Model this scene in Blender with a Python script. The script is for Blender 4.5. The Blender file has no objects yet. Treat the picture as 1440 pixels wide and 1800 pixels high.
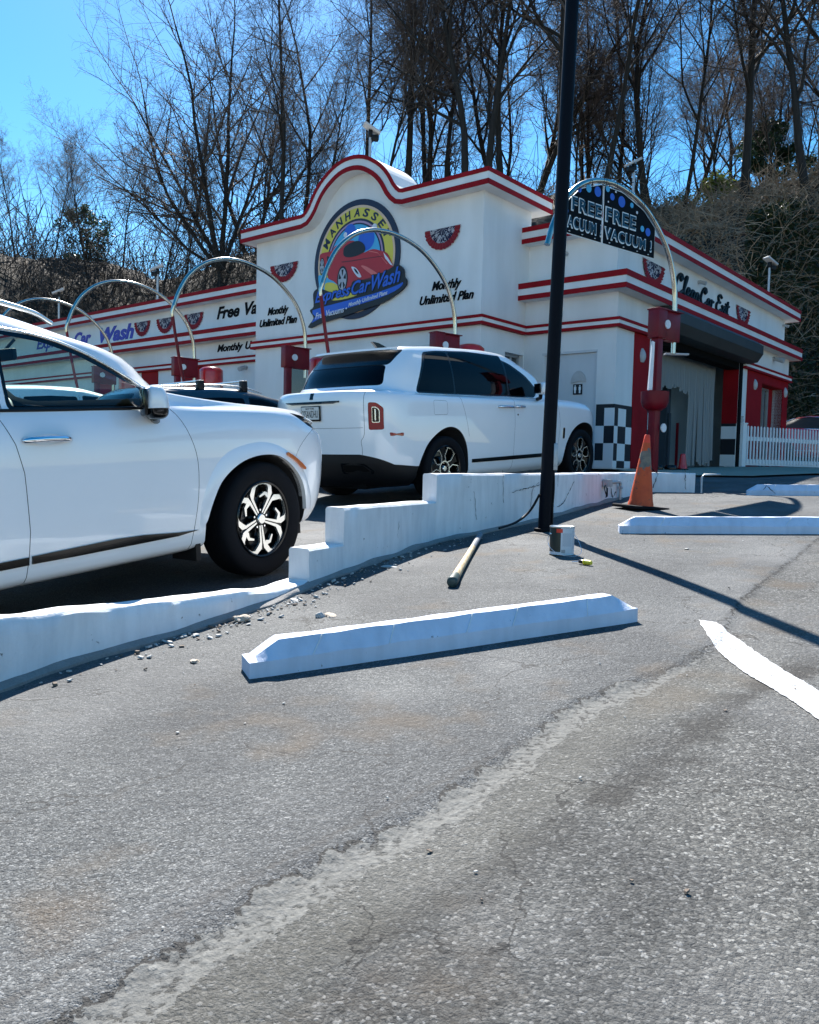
import bpy, bmesh, math, random
import numpy as np
from mathutils import Vector, Matrix, noise
from mathutils.bvhtree import BVHTree
SC = bpy.context.scene
COL = SC.collection
R = math.radians
# ------------------------------------------------------------------ camera
EZ = 1.0
cam = bpy.data.cameras.new("camera"); camo = bpy.data.objects.new("camera", cam); COL.objects.link(camo)
cam.sensor_fit = 'HORIZONTAL'; cam.sensor_width = 36.0; cam.lens = 36.0 * 1435.66 / 1440.0
cam.clip_start = .05; cam.clip_end = 2000
pi_, ro_ = .0566, .0237
fw = Vector((0, math.cos(pi_), -math.sin(pi_))); up0 = Vector((0, math.sin(pi_), math.cos(pi_))); rt0 = Vector((1, 0, 0))
c_, s_ = math.cos(ro_), math.sin(ro_)
rt = rt0 * c_ + up0 * s_; up = up0 * c_ - rt0 * s_
M = Matrix.Identity(4)
for i_ in range(3):
    M[i_][0] = rt[i_]; M[i_][1] = up[i_]; M[i_][2] = -fw[i_]
M[0][3], M[1][3], M[2][3] = 0, 0, EZ
camo.matrix_world = M
SC.camera = camo
# ------------------------------------------------------------------ world, sun, exposure
SUN_EL = R(47); SUN_AZ = math.atan2(-.155, .988)      # azimuth of the sun seen from above, from +y towards +x
world = bpy.data.worlds.new("World"); SC.world = world; world.use_nodes = True
nt = world.node_tree; nt.nodes.clear()
wo = nt.nodes.new('ShaderNodeOutputWorld'); bg = nt.nodes.new('ShaderNodeBackground'); sky = nt.nodes.new('ShaderNodeTexSky')
hsv = nt.nodes.new('ShaderNodeHueSaturation')
sky.sky_type = 'NISHITA'; sky.sun_disc = False; sky.sun_elevation = SUN_EL; sky.sun_rotation = SUN_AZ
sky.air_density = 1.0; sky.dust_density = .2; sky.ozone_density = 2.2; sky.altitude = 0
hsv.inputs['Saturation'].default_value = 1.42; hsv.inputs['Hue'].default_value = .494
nt.links.new(sky.outputs[0], hsv.inputs['Color']); nt.links.new(hsv.outputs[0], bg.inputs[0]); nt.links.new(bg.outputs[0], wo.inputs[0])
bg.inputs[1].default_value = .084
sl = bpy.data.lights.new("sun", 'SUN'); so = bpy.data.objects.new("sun", sl); COL.objects.link(so)
sl.energy = 5.0; sl.angle = R(.5); sl.color = (1, .965, .91)
sd = Vector((math.sin(SUN_AZ) * math.cos(SUN_EL), math.cos(SUN_AZ) * math.cos(SUN_EL), math.sin(SUN_EL)))
so.rotation_euler = sd.to_track_quat('Z', 'Y').to_euler(); so.location = (0, 0, 30)
SC.view_settings.view_transform = 'Standard'; SC.view_settings.look = 'None'; SC.view_settings.gamma = 1
SC.view_settings.exposure = 1.34
SC.cycles.max_bounces = 8; SC.cycles.transparent_max_bounces = 12; SC.cycles.caustics_reflective = False; SC.cycles.caustics_refractive = False

# ------------------------------------------------------------------ calibrated places (metres)
A = Vector((-.76981, .63827)); B = Vector((.63827, .76981)); CC = Vector((3.5893, 14.5881)); FLZ = 1.026
TA, SA, TW = 1.9065, 1.4659, 6.1676
def bw(t, s, z): # building coords -> world
    q = CC + A * t + B * s
    return Vector((q.x, q.y, FLZ + z))
MB_ = Matrix(((A.x, B.x, 0, CC.x), (A.y, B.y, 0, CC.y), (0, 0, 1, FLZ), (0, 0, 0, 1)))   # building frame: x=t, y=s, z up (mirrored handedness)

# ------------------------------------------------------------------ object helpers
def tag(o, label=None, cat=None, group=None, kind=None):
    if label: o['label'] = label
    if cat: o['category'] = cat
    if group: o['group'] = group
    if kind: o['kind'] = kind
    return o
def empty(name, loc=(0, 0, 0), rot=(0, 0, 0), label=None, cat=None, group=None):
    o = bpy.data.objects.new(name, None); COL.objects.link(o); o.location = loc; o.rotation_euler = rot
    o.empty_display_size = .2
    return tag(o, label, cat, group)
def link(name, me, mats, parent=None, smooth=None):
    o = bpy.data.objects.new(name, me); COL.objects.link(o)
    if not isinstance(mats, (list, tuple)): mats = [mats]
    if not me.materials:
        for m in mats: me.materials.append(m)
    if smooth is not None:
        for p in me.polygons: p.use_smooth = True
        me.set_sharp_from_angle(angle=R(smooth))
    if parent: o.parent = parent
    return o
class MB:
    """mesh builder: collects verts/faces, any transform, material index"""
    def __init__(s): s.v = []; s.f = []; s.m = []; s.mi = 0; s.T = Matrix.Identity(4)
    def add(s, vs, fs):
        n = len(s.v); T = s.T
        s.v += [tuple(T @ Vector(v)) for v in vs]; s.f += [tuple(i + n for i in f) for f in fs]; s.m += [s.mi] * len(fs)
    def box(s, x0, x1, y0, y1, z0, z1, bev=0):
        if bev <= 0:
            s.add([(x0, y0, z0), (x1, y0, z0), (x1, y1, z0), (x0, y1, z0), (x0, y0, z1), (x1, y0, z1), (x1, y1, z1), (x0, y1, z1)],
                  [(0, 3, 2, 1), (4, 5, 6, 7), (0, 1, 5, 4), (1, 2, 6, 5), (2, 3, 7, 6), (3, 0, 4, 7)])
        else:
            bm = bmesh.new(); bmesh.ops.create_cube(bm, size=1)
            for v in bm.verts: v.co = Vector(((x0 + x1) / 2 + v.co.x * (x1 - x0), (y0 + y1) / 2 + v.co.y * (y1 - y0), (z0 + z1) / 2 + v.co.z * (z1 - z0)))
            bmesh.ops.bevel(bm, geom=bm.edges[:], offset=bev, segments=2, affect='EDGES', profile=.5)
            s.bm(bm)
    def bm(s, bm):
        bm.verts.index_update(); s.add([v.co.copy() for v in bm.verts], [[v.index for v in f.verts] for f in bm.faces]); bm.free()
    def prism(s, poly, z0, z1, ax='z'):
        n = len(poly)
        if ax == 'z': P = lambda p, h: (p[0], p[1], h)
        elif ax == 'y': P = lambda p, h: (p[0], h, p[1])
        else: P = lambda p, h: (h, p[0], p[1])
        vs = [P(p, z0) for p in poly] + [P(p, z1) for p in poly]
        fs = [tuple(range(n))[::-1], tuple(range(n, 2 * n))] + [(i, (i + 1) % n, n + (i + 1) % n, n + i) for i in range(n)]
        s.add(vs, fs)
    def tube(s, pts, r, seg=8, cap=True):
        pts = [Vector(p) for p in pts]; n = len(pts)
        if not isinstance(r, (list, tuple)): r = [r] * n
        vs = []; prev = None
        for i, p in enumerate(pts):
            d = (pts[min(i + 1, n - 1)] - pts[max(i - 1, 0)]).normalized()
            if prev is None:
                u = d.orthogonal().normalized()
            else:
                u = (prev - d * prev.dot(d))
                u = u.normalized() if u.length > 1e-6 else d.orthogonal().normalized()
            prev = u; w = d.cross(u)
            for k in range(seg):
                a = 2 * math.pi * k / seg
                vs.append(p + (u * math.cos(a) + w * math.sin(a)) * r[i])
        fs = [(i * seg + k, i * seg + (k + 1) % seg, (i + 1) * seg + (k + 1) % seg, (i + 1) * seg + k) for i in range(n - 1) for k in range(seg)]
        if cap: fs += [tuple(range(seg))[::-1], tuple(range((n - 1) * seg, n * seg))]
        s.add(vs, fs)
    def lathe(s, prof, seg=24, axis='z', close=False):
        vs = []; n = len(prof)
        for k in range(seg):
            a = 2 * math.pi * k / seg; c, d = math.cos(a), math.sin(a)
            for r, h in prof:
                vs.append({'z': (r * c, r * d, h), 'y': (r * c, h, r * d), 'x': (h, r * c, r * d)}[axis])
        fs = []
        for k in range(seg):
            k2 = (k + 1) % seg
            for i in range(n - 1 if not close else n):
                i2 = (i + 1) % n
                fs.append((k * n + i, k2 * n + i, k2 * n + i2, k * n + i2))
        s.add(vs, fs)
    def mesh(s, name):
        me = bpy.data.meshes.new(name); me.from_pydata(s.v, [], s.f)
        if any(s.m): me.polygons.foreach_set('material_index', s.m)
        me.update(); return me
    def build(s, name, mats, parent=None, smooth=None, recalc=True):
        me = s.mesh(name)
        if recalc:
            bm = bmesh.new(); bm.from_mesh(me); bmesh.ops.remove_doubles(bm, verts=bm.verts, dist=1e-5)
            bmesh.ops.recalc_face_normals(bm, faces=bm.faces); bm.to_mesh(me); bm.free()
        return link(name, me, mats, parent, smooth)
def spline(ctrl, n):
    """Catmull-Rom through control points"""
    P = [Vector(c) for c in ctrl]; P = [P[0] * 2 - P[1]] + P + [P[-1] * 2 - P[-2]]
    out = []
    m = len(P) - 3
    for i in range(n + 1):
        t = i / n * m; k = min(int(t), m - 1); t -= k
        a, b, c, d = P[k:k + 4]
        out.append(.5 * ((2 * b) + (c - a) * t + (2 * a - 5 * b + 4 * c - d) * t * t + (3 * b - a - 3 * c + d) * t ** 3))
    return out
def copy_tree(o, parent=None):
    c = o.copy(); COL.objects.link(c); c.parent = parent
    for ch in [x for x in bpy.data.objects if x.parent == o]: copy_tree(ch, c)
    return c
# ------------------------------------------------------------------ materials
def new_mat(name):
    m = bpy.data.materials.new(name); m.use_nodes = True
    n = m.node_tree; b = n.nodes['Principled BSDF']
    return m, n, b
def ramp(n, inp, stops):
    r = n.nodes.new('ShaderNodeValToRGB'); n.links.new(inp, r.inputs[0]); e = r.color_ramp.elements
    while len(e) < len(stops): e.new(.5)
    for i, (p, c) in enumerate(stops): e[i].position = p; e[i].color = (*c, 1) if len(c) == 3 else c
    return r.outputs[0]
def tex(n, kind, scale, detail=4, coord='Object', rough=.55, w=None, **kw):
    tc = n.nodes.new('ShaderNodeTexCoord'); t = n.nodes.new('ShaderNodeTex' + kind)
    n.links.new(tc.outputs[coord], t.inputs['Vector']); t.inputs['Scale'].default_value = scale
    if 'Detail' in t.inputs and kind == 'Noise': t.inputs['Detail'].default_value = detail; t.inputs['Roughness'].default_value = rough
    for k, v in kw.items(): setattr(t, k, v)
    return t
def mix(n, fac, a, b, mode='MIX'):
    x = n.nodes.new('ShaderNodeMix'); x.data_type = 'RGBA'; x.blend_type = mode
    for s, v in ((x.inputs[0], fac), (x.inputs[6], a), (x.inputs[7], b)):
        if hasattr(v, 'is_output'): n.links.new(v, s)
        elif isinstance(v, (int, float)): s.default_value = v
        else: s.default_value = (*v, 1)
    return x.outputs[2]
def math_(n, op, a, b=0., c=None, clamp=False):
    x = n.nodes.new('ShaderNodeMath'); x.operation = op; x.use_clamp = clamp
    for i, v in enumerate((a, b) if c is None else (a, b, c)):
        if hasattr(v, 'is_output'): n.links.new(v, x.inputs[i])
        else: x.inputs[i].default_value = v
    return x.outputs[0]
def bump(n, b, h, dist=.01, strength=1.0, prev=None):
    x = n.nodes.new('ShaderNodeBump'); x.inputs['Distance'].default_value = dist; x.inputs['Strength'].default_value = strength
    n.links.new(h, x.inputs['Height'])
    if prev: n.links.new(prev, x.inputs['Normal'])
    if b: n.links.new(x.outputs[0], b.inputs['Normal'])
    return x.outputs[0]
def simple(name, col, rough=.5, metal=0, coat=0, var=.12, scale=8, bmp=0, bscale=40, spec=.5):
    m, n, b = new_mat(name)
    c2 = tuple(max(0, x * (1 - var)) for x in col); c3 = tuple(min(1, x * (1 + var * .5)) for x in col)
    t = tex(n, 'Noise', scale, 5)
    n.links.new(ramp(n, t.outputs[0], [(.3, c2), (.7, c3)]), b.inputs['Base Color'])
    b.inputs['Roughness'].default_value = rough; b.inputs['Metallic'].default_value = metal; b.inputs['Coat Weight'].default_value = coat
    b.inputs['Coat Roughness'].default_value = .03; b.inputs['Specular IOR Level'].default_value = spec
    if bmp:
        t2 = tex(n, 'Noise', bscale, 4); bump(n, b, t2.outputs[0], bmp)
    return m
MAT = {}
MAT['black_paint'] = simple('black_paint', (.002, .0025, .006), .55, bmp=.0006, bscale=60, spec=.12)
MAT['black_plastic'] = simple('black_plastic', (.004, .004, .005), .55, spec=.3)
MAT['gloss_black'] = simple('gloss_black', (.003, .0035, .004), .2, coat=.15, spec=.3)
MAT['dark_matte'] = simple('dark_matte', (.004, .004, .004), .9, spec=.1)
MAT['rubber'] = simple('rubber', (.0055, .006, .008), .8, bmp=.001, bscale=90, spec=.15)
MAT['red_trim'] = simple('red_trim', (.30, .006, .012), .7, scale=3, var=.2, spec=.15)
MAT['red_wall'] = simple('red_wall', (.30, .005, .010), .7, scale=2, var=.2, spec=.15)
MAT['red_metal'] = simple('red_metal', (.17, .003, .012), .45, spec=.3, var=.2, scale=5)
MAT['bright_red'] = simple('bright_red', (.55, .012, .012), .3, coat=.5)
MAT['steel'] = simple('steel', (.50, .48, .42), .22, metal=1, var=.15, scale=12)
MAT['chrome'] = simple('chrome', (.8, .8, .82), .06, metal=1, var=.02)
MAT['machined'] = simple('machined', (.78, .77, .73), .25, metal=.85, var=.05)
MAT['lamp_grey'] = simple('lamp_grey', (.45, .45, .45), .5)
MAT['galv'] = simple('galv', (.42, .44, .46), .45, metal=.5, var=.2, scale=20)
MAT['white_plastic'] = simple('white_plastic', (.75, .75, .77), .4, var=.05)
MAT['navy'] = simple('navy', (.0025, .0035, .008), .6, var=.1)
MAT['sign_black'] = simple('sign_black', (.0015, .002, .004), .6, spec=.1)
MAT['ink_black'] = simple('ink_black', (.002, .002, .003), .6, spec=.1)
MAT['ink_blue'] = simple('ink_blue', (.008, .018, .36), .5)
MAT['ink_green'] = simple('ink_green', (.002, .012, .018), .5, spec=.2)
MAT['white_letter'] = simple('white_letter', (.75, .8, .82), .5, var=.05)
MAT['teal_letter'] = simple('teal_letter', (.010, .070, .12), .5, var=.3, scale=3, spec=.2)
def flat(name, c, rough=.5): return simple(name, c, rough, var=.06, scale=3)
MAT['l_navy'] = flat('l_navy', (.006, .014, .045)); MAT['l_yellow'] = flat('l_yellow', (.72, .60, .07)); MAT['l_peach'] = flat('l_peach', (.72, .50, .34))
MAT['l_pink'] = flat('l_pink', (.42, .26, .42)); MAT['l_cyan'] = flat('l_cyan', (.07, .42, .70)); MAT['l_blue'] = flat('l_blue', (.018, .12, .60))
MAT['l_red'] = flat('l_red', (.48, .018, .028)); MAT['l_redlight'] = flat('l_redlight', (.75, .16, .14)); MAT['l_dred'] = flat('l_dred', (.12, .010, .016)); MAT['l_white'] = flat('l_white', (.7, .72, .78))
MAT['l_silver'] = flat('l_silver', (.4, .42, .47)); MAT['l_black'] = flat('l_black', (.003, .004, .009)); MAT['l_orange'] = flat('l_orange', (.55, .28, .04))
# ================================================================== GROUND
WALL = [(-3.4, -1.6), (-2.3, 1.2), (-1.48, 2.94), (-1.38, 3.18), (-1.16, 3.53), (-.88, 3.97), (-.66, 4.42), (-.571, 4.683), (-.401, 5.044), (-.12, 5.60), (.202, 6.236), (.70, 6.80), (1.185, 7.375), (1.80, 8.33), (2.35, 9.13), (2.86, 9.81), (3.36, 9.64)]
PATCH = [(-1.2, .35), (-.80, .93), (-.544, 1.256), (-.22, 1.666), (.045, 1.926), (.181, 2.105), (.561, 2.663), (1.051, 3.066), (1.30, 3.36), (1.643, 4.012), (2.25, 4.9), (3.026, 6.01), (4.6, 7.6), (6.5, 9.4), (10, 12)]
def sdist(px, py, poly):
    """signed distance (positive = right of the polyline walked forward) with numpy arrays, and arclength index"""
    best = np.full(px.shape, 1e9); sg = np.ones(px.shape); al = np.zeros(px.shape); acc = 0
    for k, ((x0, y0), (x1, y1)) in enumerate(zip(poly[:-1], poly[1:])):
        dx, dy = x1 - x0, y1 - y0; L2 = dx * dx + dy * dy; L = math.sqrt(L2)
        u = ((px - x0) * dx + (py - y0) * dy) / L2
        uc = np.clip(u, 0, 1)
        if k == 0: uc = np.minimum(u, 1)
        if k == len(poly) - 2: uc = np.maximum(u, 0) if len(poly) == 2 else np.where(k == 0, uc, np.maximum(np.clip(u, 0, None), 0))
        d = np.hypot(px - x0 - uc * dx, py - y0 - uc * dy)
        s = np.sign((px - x0) * dy - (py - y0) * dx)
        m = d < best
        best = np.where(m, d, best); sg = np.where(m, s, sg); al = np.where(m, acc + uc * L, al); acc += L
    return best * sg, al
def lotz(x, y):
    s = x * B.x + y * B.y
    return np.interp(s, [-60, -10, 9, 13, 20.5, 30, 60], [-1.2, -.70, .725, 1.0, 1.15, 1.25, 1.4])
def lanez(x, y):
    s = x * B.x + y * B.y
    return np.interp(s, [-60, -10, 0, 13, 14, 20.5, 30, 60], [-1.3, -.803, -.041, .95, 1.0, 1.15, 1.25, 1.4])
def groundz(x, y):
    x = np.asarray(x, float); y = np.asarray(y, float)
    d, _ = sdist(x, y, WALL)
    w = np.where(x < 3.3, .07, np.clip(.07 + (x - 3.3) * 1.5, .07, 1.5))
    k = np.clip((d + .09) / w + .5, 0, 1)     # 1 = parking lot side
    lot, lane = lotz(x, y), lanez(x, y)
    und = .010 * np.sin(x * 1.3 + y * .7) * np.sin(y * 1.1 - x * .4) * np.clip((9 - np.hypot(x, y)) / 4, 0, 1)
    dp, _ = sdist(x, y, PATCH)
    step = -.014 * np.clip(dp / .03 + .5, 0, 1) * np.clip((7 - y) / 2, 0, 1)
    return lane + (lot - lane) * k + und * k + step * k
def gz(x, y): return float(groundz(np.array([x]), np.array([y]))[0])
def gline(a, b, h0, grow):
    out = [a]; h = h0
    while out[-1] < b: out.append(out[-1] + h); h *= grow
    return out
xs = [-v for v in gline(2.2, 220, .035, 1.09)][::-1] + list(np.arange(-2.17, 4.2, .03)) + gline(4.2, 220, .035, 1.085)
ys = [-v for v in gline(0, 60, .1, 1.15)][::-1][:-1] + list(np.arange(0, .9, .08)) + list(np.arange(.9, 4.5, .022)) + list(np.arange(4.5, 11, .045)) + gline(11, 260, .06, 1.07)
xs = np.array(sorted(set(np.round(xs, 4)))); ys = np.array(sorted(set(np.round(ys, 4))))
GX, GY = np.meshgrid(xs, ys); gx, gy = GX.ravel(), GY.ravel(); gzv = groundz(gx, gy)
me = bpy.data.meshes.new('ground')
nx_, ny_ = len(xs), len(ys)
idx = np.arange(nx_ * ny_).reshape(ny_, nx_)
quads = np.stack([idx[:-1, :-1], idx[:-1, 1:], idx[1:, 1:], idx[1:, :-1]], -1).reshape(-1, 4)
me.vertices.add(nx_ * ny_); me.vertices.foreach_set('co', np.stack([gx, gy, gzv], 1).astype('f4').ravel())
me.loops.add(len(quads) * 4); me.loops.foreach_set('vertex_index', quads.ravel().astype('i4'))
me.polygons.add(len(quads)); me.polygons.foreach_set('loop_start', np.arange(0, len(quads) * 4, 4).astype('i4')); me.polygons.foreach_set('loop_total', np.full(len(quads), 4, 'i4'))
me.update(); me.validate()
for nm, val in (('dp', sdist(gx, gy, PATCH)[0]), ('dl', sdist(gx, gy, WALL)[0]), ('dk', np.abs(sdist(gx, gy, [(-.9, .75), (-.30, 1.35), (.02, 1.52), (.36, 1.86), (.72, 2.22), (1.05, 2.62), (1.25, 2.80)])[0])), ('de', np.abs(sdist(gx, gy, [(.6, 2.6), (1.051, 3.066), (1.643, 4.012), (2.25, 4.9), (3.026, 6.01), (4.6, 7.6)])[0]))):
    at = me.attributes.new(nm, 'FLOAT', 'POINT'); at.data.foreach_set('value', val.astype('f4'))
me.polygons.foreach_set('use_smooth', np.ones(len(quads), bool))
# asphalt: dark new patch, old coarse aggregate, strip of grey cement between them
m, n, b = new_mat('asphalt'); L = n.links.new
def attr(nm):
    a = n.nodes.new('ShaderNodeAttribute'); a.attribute_name = nm; return a.outputs['Fac']
dp, dl = attr('dp'), attr('dl')
nz = tex(n, 'Noise', 1.7, 6).outputs[0]; nf = tex(n, 'Noise', 9, 6).outputs[0]; nff = tex(n, 'Noise', 55, 4).outputs[0]
wob = math_(n, 'ADD', math_(n, 'MULTIPLY', math_(n, 'SUBTRACT', nf, .5), .14), math_(n, 'MULTIPLY', math_(n, 'SUBTRACT', nff, .5), .05))
dpw = math_(n, 'ADD', dp, wob)
rough = math_(n, 'MULTIPLY', math_(n, 'GREATER_THAN', dpw, .0), math_(n, 'GREATER_THAN', dl, 0))
# cement strip: only along the near part of the joint
geo = n.nodes.new('ShaderNodeNewGeometry'); sep = n.nodes.new('ShaderNodeSeparateXYZ'); L(geo.outputs['Position'], sep.inputs[0])
near = math_(n, 'SUBTRACT', 1, math_(n, 'MULTIPLY', math_(n, 'SUBTRACT', sep.outputs[1], 2.7), 1.3), clamp=True)
w_ = math_(n, 'MULTIPLY', near, .125)
band = math_(n, 'MULTIPLY', math_(n, 'GREATER_THAN', dpw, -.005), math_(n, 'LESS_THAN', math_(n, 'ADD', dpw, math_(n, 'MULTIPLY', nf, .06)), w_))
cement = math_(n, 'MULTIPLY', band, math_(n, 'GREATER_THAN', math_(n, 'ADD', nff, math_(n, 'MULTIPLY', nf, .8)), .80))
# stones
v1 = tex(n, 'Voronoi', 210, rough=.5); v2 = tex(n, 'Voronoi', 135); v3 = tex(n, 'Voronoi', 260)
for v in (v1, v2, v3): v.inputs['Randomness'].default_value = 1
dist = tex(n, 'Noise', 30, 3)
for v in (v1, v2):
    tcn = n.nodes.new('ShaderNodeTexCoord'); vm = n.nodes.new('ShaderNodeVectorMath'); vm.operation = 'MULTIPLY_ADD'
    L(dist.outputs['Color'], vm.inputs[0]); vm.inputs[1].default_value = (.02, .02, .02); L(tcn.outputs['Object'], vm.inputs[2]); L(vm.outputs[0], v.inputs['Vector'])
def sepc(v):
    s = n.nodes.new('ShaderNodeSeparateColor'); L(v.outputs['Color'], s.inputs[0]); return s.outputs
s1, s2 = sepc(v1), sepc(v2)
smooth_c = ramp(n, s1[0], [(0, (.036, .038, .039)), (.5, (.068, .071, .072)), (.85, (.108, .111, .111)), (1, (.19, .192, .19))])
rough_c = ramp(n, s2[0], [(0, (.050, .050, .047)), (.5, (.098, .097, .091)), (.85, (.145, .142, .132)), (1, (.28, .275, .26))])
gap1 = ramp(n, v1.outputs['Distance'], [(.0, (1, 1, 1)), (.5, (1, 1, 1)), (.85, (.55, .55, .55))])
gap2 = ramp(n, v2.outputs['Distance'], [(.0, (1, 1, 1)), (.42, (1, 1, 1)), (.85, (.58, .58, .58))])
smooth_c = mix(n, 1, smooth_c, gap1, 'MULTIPLY'); rough_c = mix(n, 1, rough_c, gap2, 'MULTIPLY')
big = ramp(n, nz, [(.30, (.62, .62, .64)), (.5, (1, 1, 1)), (.68, (1.4, 1.39, 1.35))])
col = mix(n, rough, smooth_c, rough_c)
col = mix(n, .85, col, big, 'MULTIPLY')
# stains: dusty pale patches and rusty spots
n3 = tex(n, 'Noise', .9, 5).outputs[0]
col = mix(n, math_(n, 'MULTIPLY', ramp(n, n3, [(.50, (0, 0, 0)), (.70, (1, 1, 1))]), .42), col, (.19, .187, .182))
n4t = tex(n, 'Noise', 2.3, 3); mp = n.nodes.new('ShaderNodeMapping'); tcn = n.nodes.new('ShaderNodeTexCoord'); mp.inputs['Location'].default_value = (13, 5, 0)
L(tcn.outputs['Object'], mp.inputs[0]); L(mp.outputs[0], n4t.inputs['Vector'])
col = mix(n, math_(n, 'MULTIPLY', ramp(n, n4t.outputs[0], [(.56, (0, 0, 0)), (.72, (1, 1, 1))]), .6), col, (.10, .072, .045))
n5t = tex(n, 'Noise', 1.1, 6); mp = n.nodes.new('ShaderNodeMapping'); mp.inputs['Location'].default_value = (3, 25, 0); mp.inputs['Rotation'].default_value = (0, 0, .7); mp.inputs['Scale'].default_value = (.5, 2.2, 1)
L(tcn.outputs['Object'], mp.inputs[0]); L(mp.outputs[0], n5t.inputs['Vector'])
oil = math_(n, 'MULTIPLY', ramp(n, n5t.outputs[0], [(.56, (0, 0, 0)), (.70, (1, 1, 1))]), math_(n, 'MULTIPLY', rough, .55))
col = mix(n, oil, col, (.022, .020, .018))
dk = math_(n, 'ADD', attr('dk'), math_(n, 'MULTIPLY', math_(n, 'SUBTRACT', nf, .5), .30))
dkm = math_(n, 'MULTIPLY', ramp(n, dk, [(0, (1, 1, 1)), (.02, (1, 1, 1)), (.085, (0, 0, 0))]), ramp(n, nz, [(.40, (.25, .25, .25)), (.6, (1, 1, 1))]))
col = mix(n, math_(n, 'MULTIPLY', dkm, .72), col, (.022, .019, .016))
pale = math_(n, 'MULTIPLY', ramp(n, math_(n, 'ADD', math_(n, 'ABSOLUTE', math_(n, 'SUBTRACT', dp, .16)), math_(n, 'MULTIPLY', nf, .12)), [(.10, (1, 1, 1)), (.22, (0, 0, 0))]), math_(n, 'MULTIPLY', near, .30))
col = mix(n, pale, col, (.20, .19, .16))
col = mix(n, math_(n, 'MULTIPLY', ramp(n, math_(n, 'ADD', attr('de'), math_(n, 'MULTIPLY', nff, .03)), [(.018, (1, 1, 1)), (.03, (0, 0, 0))]), .55), col, (.05, .045, .04))
cem_c = ramp(n, nff, [(.3, (.075, .075, .07)), (.7, (.165, .163, .15))])
col = mix(n, math_(n, 'MULTIPLY', cement, .72), col, cem_c)
# cracks: thin dark lines in the old part
vc = tex(n, 'Voronoi', 1.15); vc.feature = 'DISTANCE_TO_EDGE'
tcn2 = n.nodes.new('ShaderNodeTexCoord'); vm = n.nodes.new('ShaderNodeVectorMath'); vm.operation = 'MULTIPLY_ADD'; nd = tex(n, 'Noise', 3, 6)
L(nd.outputs['Color'], vm.inputs[0]); vm.inputs[1].default_value = (.6, .6, .6); L(tcn2.outputs['Object'], vm.inputs[2]); L(vm.outputs[0], vc.inputs['Vector'])
crack = math_(n, 'MULTIPLY', math_(n, 'LESS_THAN', vc.outputs['Distance'], math_(n, 'MULTIPLY', nf, .010)), math_(n, 'GREATER_THAN', nz, .47))
edge = math_(n, 'MULTIPLY', math_(n, 'LESS_THAN', math_(n, 'ABSOLUTE', dpw), .006), math_(n, 'GREATER_THAN', nf, .48))
crk = math_(n, 'MAXIMUM', math_(n, 'MULTIPLY', crack, .8), edge)
col = mix(n, math_(n, 'MULTIPLY', crk, .85), col, (.02, .018, .016))
# the driveway behind the low wall is plain grey asphalt
L(col, b.inputs['Base Color']); b.inputs['Roughness'].default_value = .82; b.inputs['Specular IOR Level'].default_value = .35
h1 = math_(n, 'MULTIPLY', ramp(n, v1.outputs['Distance'], [(0, (1, 1, 1)), (.9, (0, 0, 0))]), .35)
h1 = math_(n, 'ADD', h1, math_(n, 'MULTIPLY', s1[1], .22))
h2 = math_(n, 'ADD', math_(n, 'MULTIPLY', ramp(n, v2.outputs['Distance'], [(0, (1, 1, 1)), (.9, (0, 0, 0))]), .45), math_(n, 'ADD', math_(n, 'MULTIPLY', s2[1], .8), math_(n, 'MULTIPLY', tex(n, 'Noise', 190, 4, rough=.7).outputs[0], 1.4)))
hh = math_(n, 'ADD', math_(n, 'MULTIPLY', math_(n, 'SUBTRACT', 1, rough), h1), math_(n, 'MULTIPLY', math_(n, 'MULTIPLY', rough, math_(n, 'SUBTRACT', 1, cement)), h2))
hh = math_(n, 'ADD', hh, math_(n, 'MULTIPLY', nff, 1.5))
hh = math_(n, 'SUBTRACT', hh, math_(n, 'MULTIPLY', crk, 2.0))
hh = math_(n, 'ADD', hh, math_(n, 'MULTIPLY', nf, 2.0))
bump(n, b, hh, .0060, .9)
tag(link('ground', me, m), kind='structure')
MAT['asphalt'] = m
# ------------------------------------------------------------------ concrete apron at the exit
def conc(name, c, sc=6, bm_=.002):
    m, n, b = new_mat(name)
    t = tex(n, 'Noise', sc, 7); t2 = tex(n, 'Noise', sc * 9, 4)
    c0 = ramp(n, t.outputs[0], [(.3, tuple(x * .78 for x in c)), (.7, c)])
    n.links.new(mix(n, .35, c0, ramp(n, t2.outputs[0], [(.35, (.6, .6, .6)), (.65, (1, 1, 1))]), 'MULTIPLY'), b.inputs['Base Color'])
    b.inputs['Roughness'].default_value = .85
    bump(n, b, t2.outputs[0], bm_); return m
MAT['concrete'] = conc('concrete', (.40, .33, .24)); MAT['curb_concrete'] = conc('curb_concrete', (.30, .29, .27))
mb = MB()
# apron quads following the ground
P = []
aw = [(3.95, 13.1), (5.2, 12.4), (7.0, 13.2), (9.0, 14.6), (13.5, 17.9), (22, 24)]
bk = [(3.7, 14.6), (5.0, 16.2), (7.0, 18.6), (9.2, 20.2), (13.2, 22.4), (21, 27)]
nn = 14
for i in range(len(aw) - 1):
    for k in range(nn):
        u0, u1 = k / nn, (k + 1) / nn
        for j in range(nn):
            v0, v1 = j / nn, (j + 1) / nn
            q = []
            for u, v in ((u0, v0), (u1, v0), (u1, v1), (u0, v1)):
                a = Vector(aw[i]).lerp(Vector(aw[i + 1]), u); c = Vector(bk[i]).lerp(Vector(bk[i + 1]), u); p = a.lerp(c, v)
                q.append((p.x, p.y, gz(p.x, p.y) + .03))
            mb.add(q, [(0, 1, 2, 3)])
tag(mb.build('concrete_apron', MAT['concrete']), kind='structure')
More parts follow.
